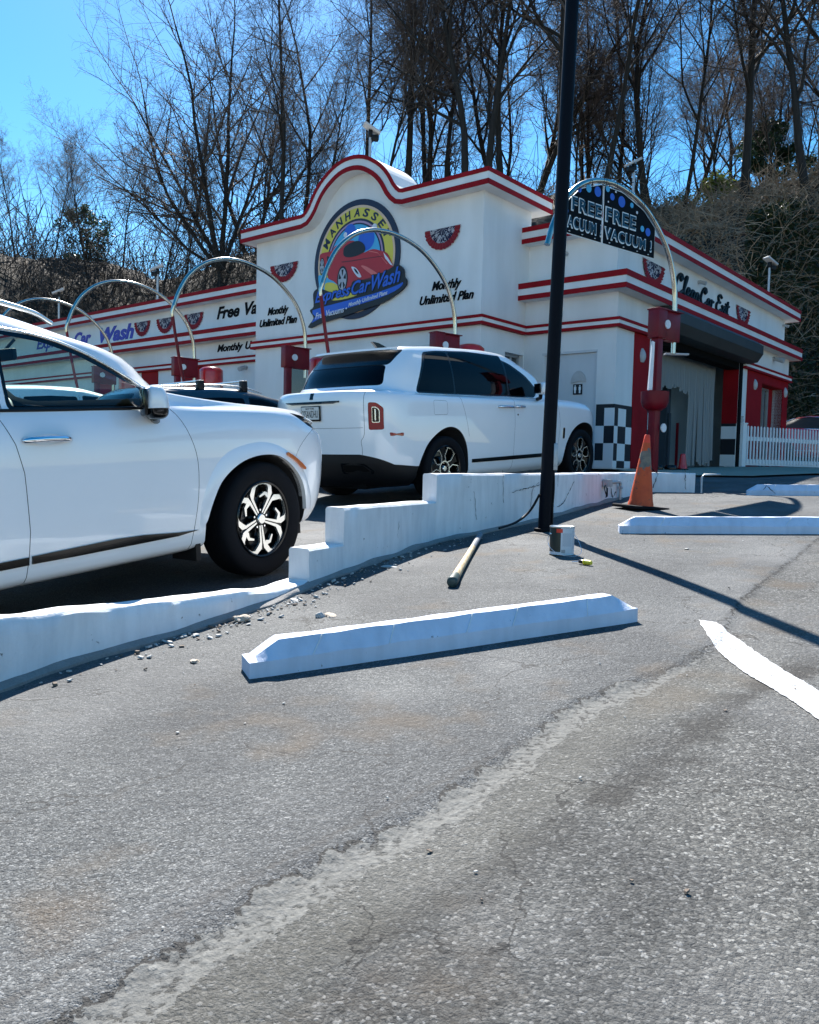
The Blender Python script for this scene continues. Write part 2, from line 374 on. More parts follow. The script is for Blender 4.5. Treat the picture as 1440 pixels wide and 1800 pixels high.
# ------------------------------------------------------------------ white parking line, brushed by hand
random.seed(3)
Lp = [(1.317, 3.679), (1.253, 3.325), (1.24, 3.002), (1.258, 2.847), (1.275, 2.668), (1.28, 2.45), (1.29, 2.0), (1.31, 1.4)]
Rp = [(1.394, 3.63), (1.406, 3.417), (1.405, 3.189), (1.412, 2.967), (1.425, 2.803), (1.43, 2.5), (1.44, 2.05), (1.45, 1.4)]
la = spline([(x, y, 0) for x, y in Lp], 90); ra = spline([(x, y, 0) for x, y in Rp], 90)
mb = MB(); rows = []
for i, (p, q) in enumerate(zip(la, ra)):
    jl = .007 + .006 * noise.noise((i * .5, 0, 0)) + random.uniform(-.0015, .0015); jr = -.008 + .006 * noise.noise((i * .5, 9, 0)) + random.uniform(-.0015, .0015)
    rows.append([(p.x + jl + (q.x - p.x + jr - jl) * k / 6, p.y + (q.y - p.y) * k / 6) for k in range(7)])
vs = [(x, y, gz(x, y) + .004) for r in rows for x, y in r]
mb.add(vs, [(i * 7 + k, i * 7 + k + 1, (i + 1) * 7 + k + 1, (i + 1) * 7 + k) for i in range(90) for k in range(6)])
m, n, b = new_mat('line_paint'); v = tex(n, 'Voronoi', 120); nq = tex(n, 'Noise', 70, 3)
n.links.new(mix(n, ramp(n, tex(n, 'Noise', 26, 6, rough=.7).outputs[0], [(.57, (0, 0, 0)), (.64, (.8, .8, .8))]), ramp(n, v.outputs['Distance'], [(0, (.56, .56, .56)), (.5, (.50, .50, .50)), (.85, (.32, .32, .32))]), (.16, .16, .155)), b.inputs['Base Color']); b.inputs['Roughness'].default_value = .55
bump(n, b, math_(n, 'ADD', math_(n, 'SUBTRACT', 1, v.outputs['Distance']), nq.outputs[0]), .0035, .8)
tag(mb.build('parking_line', m, smooth=60), kind='structure')
# ------------------------------------------------------------------ whitewash for the wall and the wheel stops
def whitewash(name, c=(.80, .80, .79), chips=.62, drk=(.22, .21, .20)):
    m, n, b = new_mat(name)
    n1 = tex(n, 'Noise', 2.2, 6).outputs[0]; n2 = tex(n, 'Noise', 14, 7, rough=.7).outputs[0]; n3 = tex(n, 'Noise', 60, 4).outputs[0]
    c0 = ramp(n, n1, [(.3, tuple(x * .86 for x in c)), (.65, c)])
    st = tex(n, 'Noise', 5, 5); mp = n.nodes.new('ShaderNodeMapping'); tc = n.nodes.new('ShaderNodeTexCoord'); mp.inputs['Scale'].default_value = (3, 3, .5)
    n.links.new(tc.outputs['Object'], mp.inputs[0]); n.links.new(mp.outputs[0], st.inputs['Vector'])
    c0 = mix(n, .30, c0, ramp(n, st.outputs[0], [(.35, (.62, .63, .64)), (.6, (1, 1, 1))]), 'MULTIPLY')
    ch = ramp(n, n2, [(chips, (0, 0, 0)), (chips + .02, (1, 1, 1))])
    c0 = mix(n, ch, c0, drk)
    n.links.new(c0, b.inputs['Base Color']); b.inputs['Roughness'].default_value = .7
    h = math_(n, 'ADD', math_(n, 'MULTIPLY', n2, 1.2), math_(n, 'MULTIPLY', n3, .5)); bump(n, b, h, .006, .7)
    return m
MAT['whitewash'] = whitewash('whitewash', (.82, .82, .82), .66); MAT['stop_white'] = whitewash('stop_white', (.68, .73, .85), .66)
# ------------------------------------------------------------------ the low stepped wall
def off_poly(poly, d):
    out = []
    for i, p in enumerate(poly):
        a = Vector(poly[max(i - 1, 0)]); c = Vector(poly[min(i + 1, len(poly) - 1)]); t = (c - a).normalized(); nrm = Vector((-t.y, t.x))
        out.append(Vector(p) + nrm * d)
    return out
def resample(poly, step):
    out = [Vector(poly[0])]
    for a, c in zip(poly[:-1], poly[1:]):
        a, c = Vector(a), Vector(c); k = max(1, int((c - a).length / step))
        out += [a.lerp(c, i / k) for i in range(1, k + 1)]
    return out
def wall_block(mb, face, zt, th=.14, seed=0, rnd=.012):
    """face: 2D points of the visible foot; zt(i,n) top height; irregular rounded top edge"""
    f = resample(face, .045); n = len(f); bk = off_poly([tuple(p) for p in f], th)
    prof = 9; vs = []
    for i, (p, q) in enumerate(zip(f, bk)):
        top = zt(i / (n - 1)); g = gz(p.x, p.y) - .05; g2 = lanez(q.x, q.y) - .05
        def N(a, s=1.): return rnd * s * noise.noise((i * .16 + seed, a * 3.7, seed))
        e = .012
        row = [(0, g), (N(1) * .8, (g * .6 + top * .4)), (N(2) * .8, g * .25 + top * .75), (0 + N(3) * .3, top - e * 1.3 + N(3) * .5), (.10 * 1 + 0, top + N(4) * .5),
               (.5, top + N(5) * .6), (.92, top + N(6) * .5), (1.0, top - e + N(7) * .4), (1.0, g2)]
        for u, z in row: 
            if abs(u) < .05: w = p + (q - p).normalized() * (-u)
            else: w = p.lerp(q, u)
            vs.append((w.x, w.y, z))
    fs = [(i * prof + k, (i + 1) * prof + k, (i + 1) * prof + k + 1, i * prof + k + 1) for i in range(n - 1) for k in range(prof - 1)]
    fs += [tuple(range(prof)), tuple(range((n - 1) * prof, n * prof))[::-1]]
    mb.add(vs, fs)
def sub(poly, i0, i1): return poly[i0:i1 + 1]
wall = empty('low_wall', (0.2, 6.1, .4), label='low whitewashed masonry wall stepping up beside the driveway, chipped and cracked', cat='wall')
def wpart(name, fn):
    mb = MB(); fn(mb); o = mb.build(name, MAT['whitewash'], smooth=38); o.parent = wall; o.matrix_parent_inverse = Matrix.Translation((-.2, -6.1, -.4)); return o
lowc = [(-3.4, -.05), (-2.3, .22), (-1.48, .39), (-1.16, .375), (-.88, .345), (-.57, .325)]
def low_zt(face):
    def f(u):
        p = face[0].lerp(face[1], 0); return 0
    return f
fl = [Vector(p) for p in WALL[0:8]]
fr = resample([tuple(p) for p in fl], .045)
def z_low(u):
    p = fr[min(int(u * (len(fr) - 1) + .5), len(fr) - 1)]
    return float(np.interp(p.y, [-1.6, 1.2, 2.94, 3.53, 3.97, 4.5], [.05, .29, .40, .365, .345, .325])) + .012 * noise.noise((p.x * 5, p.y * 5, 0))
wpart('low_curb', lambda mb: wall_block(mb, [tuple(p) for p in fl], z_low, seed=1, rnd=.02))
wpart('bottom_step', lambda mb: wall_block(mb, WALL[7:9], lambda u: .508, seed=2))
wpart('middle_step', lambda mb: wall_block(mb, WALL[8:11], lambda u: .730 + .004 * u, seed=3))
wpart('top_course', lambda mb: wall_block(mb, WALL[10:17], lambda u: .942 + .050 * u, seed=4, rnd=.010))
# wall cracks: thin dark ragged strips a few mm proud of the face
def face_pt(al, h):   # point on the wall face: al metres along from WALL[6], h above ground
    acc = 0
    for a, c in zip(WALL[7:-1], WALL[8:]):
        a, c = Vector(a), Vector(c); L_ = (c - a).length
        if al <= acc + L_ or c == Vector(WALL[-1]):
            p = a.lerp(c, (al - acc) / L_); t = (c - a).normalized(); nr = Vector((t.y, -t.x)); 
            return Vector((p.x + nr.x * .008, p.y + nr.y * .008, gz(p.x, p.y) + h)), nr
        acc += L_
def crack(pts, w=.004):
    mb = MB(); P = []
    random.seed(len(pts) * 7 + int(pts[0][0] * 100))
    for (a0, h0), (a1, h1) in zip(pts[:-1], pts[1:]):
        k = max(2, int(math.hypot(a1 - a0, h1 - h0) / .02))
        for i in range(k): P.append((a0 + (a1 - a0) * i / k + random.uniform(-.006, .006), h0 + (h1 - h0) * i / k + random.uniform(-.006, .006)))
    P = [face_pt(*p)[0] for p in P]
    mb.tube(P, [w * random.uniform(.15, .95) for _ in P], 4)
    return mb
mbc = MB()
for pts, w in (([(2.75, .30), (3.25, .33)], .004), ([(3.05, .10), (3.08, .30), (3.2, .36)], .003), ([(3.6, .08), (3.75, .10), (4.02, .30)], .004), ([(5.0, .20), (5.1, .03), (5.2, .10)], .007),
               ([(6.25, .05), (6.3, .22), (6.2, .30)], .006), ([(6.6, .28), (6.62, .02)], .005), ([(7.6, .02), (7.5, .12), (7.45, .05)], .006),
               ([(2.2, .35), (2.25, .1)], .0025), ([(2.6, .5), (2.62, .2)], .002), ([(3.6, .5), (3.6, .25)], .002), ([(1.1, .12), (1.12, .26)], .002)):
    c = crack(pts, w); mbc.add(c.v, c.f)
oc = mbc.build('crack', MAT['dark_matte']); oc.parent = wall; oc.matrix_parent_inverse = Matrix.Translation((-.2, -6.1, -.4)); oc['label'] = 'dark ragged cracks in the white wall face'
# crack on the end faces of the two lowest steps
def on_end(i, th, h): pass
# footing: grey concrete lip along the foot of the wall
mb = MB()
f = resample(WALL[1:15], .06); o1 = off_poly([tuple(p) for p in f], .02); o2 = off_poly([tuple(p) for p in f], -.035)
vs = []
for i, (p, q) in enumerate(zip(o1, o2)):
    w = 1 + .5 * noise.noise((i * .3, 0, 3)); q = p.lerp(q, w)
    h = .022 * (1 + .6 * noise.noise((i * .21, 5, 3)))
    vs += [(p.x, p.y, gz(q.x, q.y) + h + .012), (p.lerp(q, .7).x, p.lerp(q, .7).y, gz(q.x, q.y) + h), (q.x, q.y, gz(q.x, q.y) + h * .5), (q.x, q.y, gz(q.x, q.y) - .02)]
mb.add(vs, [(i * 4 + k, i * 4 + k + 1, (i + 1) * 4 + k + 1, (i + 1) * 4 + k) for i in range(len(f) - 1) for k in range(3)])
of = mb.build('footing', conc('footing_concrete', (.30, .28, .26), 12, .006), smooth=50); of.parent = wall; of.matrix_parent_inverse = Matrix.Translation((-.2, -6.1, -.4))
# bent pipe at the end of the wall
mb = MB(); e = Vector(WALL[-1]); g = gz(e.x + .1, e.y)
mb.tube([(e.x + .07, e.y - .02, g), (e.x + .07, e.y - .02, g + .2), (e.x + .10, e.y, g + .23), (e.x + .30, e.y + .02, g + .24)], .012, 8)
tag(mb.build('bent_rod', MAT['galv'], smooth=50), 'short bent metal rod standing at the far end of the white wall', 'rod')
# ------------------------------------------------------------------ wheel stops
def wheel_stop(name, a, c, label, seed, w=.15, h=.113, below=0):
    a, c = Vector(a), Vector(c); Ld = (c - a).length; t = (c - a) / Ld; nr = Vector((-t.y, t.x))
    mb = MB(); n = 60; prof = [(-w / 2, -.02), (-w / 2, .045), (-w * .24, h), (w * .24, h), (w / 2, .045), (w / 2, -.02)]
    vs = []
    for i in range(n + 1):
        x = Ld * i / n; e = min(x, Ld - x); k = min(1, e / .115)
        for u, z in prof:
            zz = z if z < .05 else .045 + (z - .045) * k
            jit = .0035 * noise.noise((x * 9 + seed, u * 20, z * 20))
            p = a + t * x + nr * (u + jit)
            vs.append((p.x, p.y, 0 + zz + jit))
    P = len(prof)
    mb.add(vs, [(i * P + k, (i + 1) * P + k, (i + 1) * P + k + 1, i * P + k + 1) for i in range(n) for k in range(P - 1)] + [tuple(range(P)), tuple(range(n * P, n * P + P))[::-1]])
    za, zc = gz(*a), gz(*c)
    for i, v in enumerate(mb.v):
        u = (Vector(v[:2]) - a).dot(t) / Ld
        mb.v[i] = (v[0], v[1], v[2] + za + (zc - za) * u + .012)
    mid = (a + c) / 2; zm = gz(*mid)
    mb.v = [(x - mid.x, y - mid.y, z - zm) for x, y, z in mb.v]
    o = mb.build(name, MAT['stop_white'], smooth=16); o.location = (mid.x, mid.y, zm)
    ms = MB(); rnd = random.Random(seed)
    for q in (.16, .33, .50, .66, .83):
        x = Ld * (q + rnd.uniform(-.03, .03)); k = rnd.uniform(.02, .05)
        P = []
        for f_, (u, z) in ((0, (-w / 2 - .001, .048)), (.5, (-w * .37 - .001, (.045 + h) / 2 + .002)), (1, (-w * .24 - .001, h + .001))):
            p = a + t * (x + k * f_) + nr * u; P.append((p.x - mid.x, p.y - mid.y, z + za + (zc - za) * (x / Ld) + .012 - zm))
        if rnd.random() < .8: ms = MB(); ms.tube(P, [.0022, .003, .004], 5); ms.build('white_streak', MAT['whitewash'], o)  # thin white tubes running slantwise up the sloped front
    tag(o, label, 'wheel stop', 'white concrete wheel stops')
    return o
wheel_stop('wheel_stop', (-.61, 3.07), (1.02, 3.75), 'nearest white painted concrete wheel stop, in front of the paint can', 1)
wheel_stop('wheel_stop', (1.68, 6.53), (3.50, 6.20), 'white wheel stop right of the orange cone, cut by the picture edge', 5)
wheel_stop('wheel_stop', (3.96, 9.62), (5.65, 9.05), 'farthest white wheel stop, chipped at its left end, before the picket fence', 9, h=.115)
# ================================================================== CAR WASH BUILDING
def stucco(name, c, streak=.22):
    m, n, b = new_mat(name)
    n1 = tex(n, 'Noise', .6, 6).outputs[0]; n3 = tex(n, 'Noise', 80, 3).outputs[0]
    c0 = ramp(n, n1, [(.3, tuple(x * .90 for x in c)), (.65, c)])
    st = tex(n, 'Noise', 2.2, 6); mp = n.nodes.new('ShaderNodeMapping'); tc = n.nodes.new('ShaderNodeTexCoord'); mp.inputs['Scale'].default_value = (.8, .8, .16)
    n.links.new(tc.outputs['Object'], mp.inputs[0]); n.links.new(mp.outputs[0], st.inputs['Vector'])
    c0 = mix(n, streak, c0, ramp(n, st.outputs[0], [(.38, (.62, .61, .58)), (.6, (1, 1, 1))]), 'MULTIPLY')
    n.links.new(c0, b.inputs['Base Color']); b.inputs['Roughness'].default_value = .8
    bump(n, b, n3, .002, .5); return m
MAT['stucco'] = stucco('stucco', (.80, .80, .79)); MAT['soffit'] = stucco('soffit', (.76, .74, .69), .5)
MAT['door_white'] = stucco('door_white', (.62, .64, .66), .2)
bld = empty('car_wash_building', bw(0, 0, 0), label='white stucco car wash building with red cornice lines and an arched tower front', cat='building')
BO = bw(0, 0, 0)
def bb(mb, t0, t1, s0, s1, z0, z1):
    """box in building coordinates"""
    P = [(t0, s0), (t1, s0), (t1, s1), (t0, s1)]
    vs = [bw(t, s, z) - BO for z in (z0, z1) for t, s in P]
    mb.add(vs, [(0, 1, 2, 3), (4, 7, 6, 5), (0, 4, 5, 1), (1, 5, 6, 2), (2, 6, 7, 3), (3, 7, 4, 0)])
def bpart(name, mb, m, smooth=None, parent=None):
    return mb.build(name, m, parent or bld, smooth)
TE = 26.0; SE = 10.668; TM = 9.0; SW = 5.0; T1 = TA + TW; ZT = 4.40
# walls of the low body ---------------------------------------------------------------
DO = (.365, 1.45, 2.10)   # restroom door: t0, t1, height
OPN = (1.65, 6.56, 2.62)  # tunnel exit: s0, s1, top
RW = (8.30, 10.15, 2.29)  # glazed recess
mb = MB(); th = .25
# front wall (plane s=0)
bb(mb, 0, DO[0], 0, th, 0, 3.13); bb(mb, DO[0], DO[1], 0, th, DO[2], 3.13); bb(mb, DO[1], TA, 0, th, 0, 3.13)
bb(mb, T1, TE, 0, th, 0, 3.13)
# right wall (plane t=0)
bb(mb, 0, th, th, OPN[0], 0, 3.13); bb(mb, 0, th, OPN[0], OPN[1], OPN[2], 3.13); bb(mb, 0, th, OPN[1], 7.17, 0, 3.13)
bb(mb, 0, th, 7.17, RW[0], 0, 3.13); bb(mb, 0, th, RW[0], RW[1], RW[2], 3.13); bb(mb, 0, th, RW[1], SE, 0, 3.13)
bb(mb, th, TM, SE - th, SE, 0, 3.13); bb(mb, TM - th, TM, SW, SE - th, 0, 3.13); bb(mb, TM, TE, SW - th, SW, 0, 3.13); bb(mb, TE - th, TE, th, SW - th, 0, 3.13)
# upper wall band between the cornices, set back
U = .078
bb(mb, U, TE - U, U, U + .2, 3.44, 4.2); bb(mb, U, U + .2, U + .2, SE - U - .2, 3.44, 4.2)
bb(mb, U + .2, TM - U, SE - U - .2, SE - U, 3.44, 4.2); bb(mb, TM - U - .2, TM - U, SW - U, SE - U - .2, 3.44, 4.2); bb(mb, TM - U, TE - U, SW - U - .2, SW - U, 3.44, 4.2); bb(mb, TE - U - .2, TE - U, U + .2, SW - U - .2, 3.44, 4.2)
bpart('wall', mb, MAT['stucco'])
mb = MB(); bb(mb, .3, TM - .3, .3, SE - .3, 4.05, 4.18); bb(mb, TM - .3, TE - .3, .3, SW - .3, 4.05, 4.18); bpart('roof', mb, MAT['curb_concrete'])
# cornices: white band + two red strips, mitred loops round the footprint
def loop_band(mbw, mbr, rect, ov, z0, zr0, zr1, z1, prd=.012, th=None):
    t0, t1, s0, s1 = rect
    def ring(mb, o, i, za, zb):
        bb(mb, t0 - o, t1 + o, s0 - o, s0 - i, za, zb); bb(mb, t0 - o, t0 - i, s0 - i, s1 + i, za, zb)
        bb(mb, t0 - o, t1 + o, s1 + i, s1 + o, za, zb); bb(mb, t1 + i, t1 + o, s0 - i, s1 + i, za, zb)
    inn = th if th is not None else -.02
    ring(mbr, ov + prd, ov + .001, z0 - .004, zr0); ring(mbw, ov, inn, z0, z1); ring(mbr, ov + prd, ov + .001, zr1, z1 + .004)
mw, mr = MB(), MB()
for body in ((0, TM - .6, 0, SE), (TM - .05, TE, 0, SW)):
    loop_band(mw, mr, body, .262, 3.13, 3.214, 3.336, 3.436)
    loop_band(mw, mr, body, .19, 4.193, 4.277, 4.403, 4.487, th=-.12)
# stripes (string course) on the body: front and right sides, broken by the exit
def strip(t0, t1, s0, s1, o=.075, pr=.012):
    bb(mr, t0 - pr * (t0 < 0), t1, s0 - pr, s1, 2.510, 2.560); bb(mw, t0, t1, s0, s1, 2.560, 2.626); bb(mr, t0 - pr * (t0 < 0), t1, s0 - pr, s1, 2.626, 2.678)
strip(-.075, TA - .078, -.075, 0)
strip(T1 + .002, TE, -.075, 0)
for s0, s1 in ((0, 1.70), (6.80, SE + .075)):
    for z0, z1, q, pr in ((2.510, 2.560, mr, .012), (2.560, 2.626, mw, 0), (2.626, 2.678, mr, .012)):
        bb(q, -.075 - pr, 0, s0, s1 + pr, z0, z1)
# tower ----------------------------------------------------------------
ts0, ts1 = -SA, .12
mt = MB()
TC = 4.975
prof = [(0, 6.025), (.12, 6.02), (.25, 6.0), (.38, 5.965), (.5, 5.915), (.62, 5.85), (.74, 5.775), (.85, 5.69), (.95, 5.595), (1.03, 5.50), (1.10, 5.40), (1.17, 5.29), (1.25, 5.20), (1.32, 5.145), (1.38, 5.133)]
arch = [(TC + o, z) for o, z in prof[::-1]] + [(TC - o, z) for o, z in prof[1:]]
def strip_arch(mb, dz0, dz1, s0, s1, e0, e1):
    """band following the parapet outline, from dz0 to dz1 below the top line, between s0..s1; e: end overhang"""
    full = [(T1 + e0, 5.133)] + arch + [(TA - e1, 5.133)]
    off = []
    for i, (t, z) in enumerate(full):
        a = Vector(full[max(i - 1, 0)]); c = Vector(full[min(i + 1, len(full) - 1)]); d = (c - a).normalized(); nr = Vector((d.y, -d.x))
        if nr.y > 0: nr = -nr
        if i in (0, len(full) - 1): nr = Vector((0, -1))
        off.append(((t + nr.x * dz0, z + nr.y * dz0), (t + nr.x * dz1, z + nr.y * dz1)))
    vs = []
    for (p, q) in off:
        vs += [bw(p[0], s0, p[1]) - BO, bw(q[0], s0, q[1]) - BO, bw(q[0], s1, q[1]) - BO, bw(p[0], s1, p[1]) - BO]
    n = len(off)
    fs = [(i * 4 + k, i * 4 + (k + 1) % 4, (i + 1) * 4 + (k + 1) % 4, (i + 1) * 4 + k) for i in range(n - 1) for k in range(4)] + [(0, 1, 2, 3), ((n - 1) * 4 + 3, (n - 1) * 4 + 2, (n - 1) * 4 + 1, (n - 1) * 4)]
    mb.add(vs, fs)
OV = .25
# tower wall as polygon prism (front), plus box sides
poly = [(T1, 0)] + [(T1, 5.0)] + [(t, z - .16) for t, z in arch] + [(TA, 5.0), (TA, 0)]
vs = [bw(t, s, z) - BO for s in (ts0, ts0 + .25) for t, z in poly]; n_ = len(poly)
mt.add(vs, [tuple(range(n_)), tuple(range(n_, 2 * n_))[::-1]] + [(i, n_ + i, n_ + (i + 1) % n_, (i + 1) % n_) for i in range(n_)])
# windows cut is avoided: side walls
sw0, sw1 = -.66, -.02
bb(mt, TA, TA + .25, ts0 + .25, sw0, 0, 5.0); bb(mt, TA, TA + .25, sw0, sw1, 0, 1.15); bb(mt, TA, TA + .25, sw0, sw1, 2.13, 5.0); bb(mt, TA, TA + .25, sw1, ts1, 0, 5.0)
bb(mt, T1 - .25, T1, ts0 + .25, ts1, 0, 5.0); bb(mt, TA + .25, T1 - .25, ts1 - .25, ts1, 0, 5.0); bb(mt, TA + .25, T1 - .25, ts0 + .25, ts1 - .25, 4.80, 4.95)
strip_arch(mt, .0, .30, ts0 + .02, ts0 + .62, -.05, -.05)   # solid barrel behind the arch
tower = bpart('tower', mt, MAT['stucco'])
strip_arch(mw, .0, .280, ts0 - OV, ts0 + .02, OV, OV); strip_arch(mr, -.004, .070, ts0 - OV - .014, ts0 - OV - .001, OV + .012, OV + .012); strip_arch(mr, .195, .284, ts0 - OV - .014, ts0 - OV - .001, OV + .012, OV + .012)
for (a0, a1) in ((TA - OV, TA + .04), (T1 - .04, T1 + OV)):
    rr0 = a0 - .012 * (a0 < TA); rr1 = a1 + .012 * (a1 > T1)
    bb(mw, a0, a1, ts0 + .02, .45, 4.853, 5.132)
    q0, q1 = (a0 - .012, a0 - .001) if a0 < TA else (a1 + .001, a1 + .012)
    bb(mr, q0, q1, ts0 - OV - .014, .462, 5.063, 5.136); bb(mr, q0, q1, ts0 - OV - .014, .462, 4.849, 4.938)
bb(mw, TA + .04, T1 - .04, .10, .45, 4.853, 5.132)
# tower string course
for z0, z1, q, pr in ((2.510, 2.560, mr, .012), (2.560, 2.626, mw, 0), (2.626, 2.678, mr, .012)):
    bb(q, TA - .078 - pr, T1 + .078 + pr, ts0 - .078 - pr, ts0, z0, z1)
    bb(q, TA - .078 - pr, TA, ts0, -.087, z0, z1); bb(q, T1, T1 + .078 + pr, ts0, -.087, z0, z1)
bpart('cornice_band', mw, MAT['stucco'])
bpart('red_cornice_line', mr, MAT['red_trim'])
# windows --------------------------------------------------------------
MAT['win_glass'] = simple('win_glass', (.02, .03, .035), .05, spec=.8); MAT['alu'] = simple('alu', (.40, .42, .44), .35, metal=.6)
def window(t0, t1, s0, s1, z0, z1, ax, mull=()):
    """ax 't': lies in a plane of constant s ; ax 's': plane of constant t"""
    mf, mg = MB(), MB(); w = .05
    if ax == 't':
        bb(mf, t0, t1, s0, s1, z1 - w, z1); bb(mf, t0, t1, s0, s1, z0, z0 + w); bb(mf, t0, t0 + w, s0, s1, z0 + w, z1 - w); bb(mf, t1 - w, t1, s0, s1, z0 + w, z1 - w)
        for q in mull: bb(mf, q - .02, q + .02, s0, s1, z0 + w, z1 - w)
        bb(mg, t0 + w, t1 - w, (s0 + s1) / 2, (s0 + s1) / 2 + .01, z0 + w, z1 - w)
    else:
        bb(mf, t0, t1, s0, s1, z1 - w, z1); bb(mf, t0, t1, s0, s1, z0, z0 + w); bb(mf, t0, t1, s0, s0 + w, z0 + w, z1 - w); bb(mf, t0, t1, s1 - w, s1, z0 + w, z1 - w)
        for q in mull: bb(mf, t0, t1, q - .02, q + .02, z0 + w, z1 - w)
        bb(mg, (t0 + t1) / 2, (t0 + t1) / 2 + .01, s0 + w, s1 - w, z0 + w, z1 - w)
    o = bpart('window', mf, MAT['alu']); g = bpart('pane', mg, MAT['win_glass'], parent=o); return o
window(TA + .10, TA + .16, sw0, sw1, 1.15, 2.13, 's', mull=(-.30,))
window(6.32, 6.97, ts0 - .03, ts0 - .005, 1.25, 2.28, 't'); window(2.75, 3.45, ts0 - .03, ts0 - .005, 1.25, 2.24, 't')
# restroom door
md = MB(); bb(md, DO[0], DO[1], .035, .08, 0.02, DO[2]); d = bpart('door', md, MAT['door_white']); d['label'] = 'pale grey restroom door'
mf = MB(); bb(mf, DO[0] - .005, DO[1] + .05, -.004, .034, DO[2], DO[2] + .045); bb(mf, DO[0] - .02, DO[0] + .02, .005, .034, 0, DO[2] - .002); bpart('door_frame', mf, MAT['door_white'], parent=d)
ms = MB(); bb(ms, .657, .838, .018, .036, 1.35, 1.54); s_ = bpart('restroom_sign', ms, MAT['navy'], parent=d)
# pictograms on the plaque (sub-part level is reached, so they stay in one mesh): two small figures
for c in (.70, .795):
    mp_ = MB()
    bb(mp_, c - .012, c + .012, .012, .018, 1.495, 1.519); bb(mp_, c - .022, c + .022, .012, .018, 1.43, 1.49); bb(mp_, c - .015, c + .015, .012, .018, 1.375, 1.43)
    bpart('restroom_symbol', mp_, MAT['white_letter'], parent=d)
mk = MB(); bb(mk, 1.30, 1.36, -.03, .034, .98, 1.02); bpart('handle', mk, MAT['chrome'], parent=d)
# grey dome canopy sign on the door
ml = MB(); vs = []
pts = [(.585 + .30 * k / 12, 1.60 + .18 * math.sin(math.pi * k / 12) ** .6) for k in range(13)]
poly = pts + [(.885, 1.56), (.80, 1.575), (.70, 1.60), (.62, 1.585), (.585, 1.57)]
vs = [bw(t, s, z) - BO for s in (.004, .034) for t, z in poly]; n_ = len(poly)
ml.add(vs, [tuple(range(n_)), tuple(range(n_, 2 * n_))[::-1]] + [(i, n_ + i, n_ + (i + 1) % n_, (i + 1) % n_) for i in range(n_)])
bpart('door_decal', ml, MAT['lamp_grey'], parent=d)
# checker tiles ---------------------------------------------------------
pr = .012
MAT['checker_white'] = stucco('checker_white', (.80, .80, .80), .2)
rowsz = [(.02, .150), (.150, .460), (.460, .770), (.770, 1.088)]
def chk(mb, black, *a): mb.mi = 0 if black else 1; bb(mb, *a)
c1, c2, c3 = MB(), MB(), MB()
for r, (z0, z1) in enumerate(rowsz):
    for c, (t0, t1) in enumerate(((0.0, .18), (.18, .345))): chk(c1, (r + c) % 2 == 0 and r > 0, t0 - (pr if c == 0 else 0), t1, -pr, 0, z0, z1)
    for c, (s0, s1) in enumerate(((0.0, .146), (.146, .466), (.466, .715))): chk(c1, (r + c) % 2 == 1, -pr, 0, s0, s1, z0, z1)
    chk(c2, r % 2 == 0, -pr, 0, 1.42, 1.58, z0, z1)
for r, (z0, z1) in enumerate(((.14, .42), (.42, .80), (.80, 1.10))): chk(c3, r == 1, .012, .36, OPN[1] - .014, OPN[1], z0, z1)
chk(c1, True, -pr, .345, -pr, 0, 1.088, 1.156); chk(c1, True, -pr, 0, 0, .715, 1.088, 1.156); chk(c2, True, -pr, 0, 1.37, 1.65, 1.088, 1.156); chk(c2, True, -pr, 0, 1.37, 1.42, .02, 1.088); chk(c2, True, -pr, 0, 1.58, 1.65, .02, 1.088)
chk(c3, True, 0.012, .36, OPN[1] - .014, OPN[1], 1.10, 1.17)
for q in (c1, c2, c3): bpart('checker_panel', q, [MAT['navy'], MAT['checker_white']])
# red panels ------------------------------------------------------------
for grp in (((-.02, 0, .715, 1.37, 0.02, 2.508),), ((.0, .36, OPN[1] - .012, OPN[1], 1.17, OPN[2]),),
    ((-.02, 0, 7.17, RW[0], .02, 2.508), (-.02, 0, RW[0], RW[1], RW[2], 2.508), (-.02, 0, RW[1], SE - .05, .02, 2.508), (0, .4, RW[1], RW[1] + .012, .02, RW[2]), (.26, .40, RW[0], RW[1], .02, RW[2]), (.0, .26, RW[0], RW[1], RW[2] - .012, RW[2])),
    ((14.15, 14.98, -.02, 0, .02, 2.508),), ((11.9, 12.85, -.02, 0, .02, 2.508),), ((16.6, 17.4, -.02, 0, .02, 2.508),)):
    mb = MB()
    for q in grp: bb(mb, *q)
    bpart('red_panel', mb, MAT['red_wall'])
window(.18, .25, 8.35, 9.57, .06, 2.24, 's', mull=(8.80, 9.2))
# black shutter rail + lintel, shutter box
mb = MB(); bb(mb, -.03, .0, OPN[1] + .01, OPN[1] + .20, .02, OPN[2] + .06); bb(mb, -.03, 0.0, OPN[0] - .03, OPN[0] + .06, .02, OPN[2])
bb(mb, .0, .30, OPN[0], OPN[1], OPN[2] - .17, OPN[2])
bpart('shutter_rail', mb, MAT['dark_matte'])
mb = MB(); pf = [(0, 3.125), (-.28, 3.125), (-.42, 3.02), (-.42, 2.82), (-.30, 2.64), (0, 2.60)]
vs = [bw(t, s, z) - BO for s in (1.62, 6.95) for t, z in pf]; n_ = 6
mb.add(vs, [tuple(range(n_)), tuple(range(n_, 2 * n_))[::-1]] + [(i, (i + 1) % n_, n_ + (i + 1) % n_, n_ + i) for i in range(n_)])
MAT['shutter'] = simple('shutter', (.026, .030, .030), .6, var=.3, scale=2)
bpart('shutter_box', mb, MAT['shutter'])
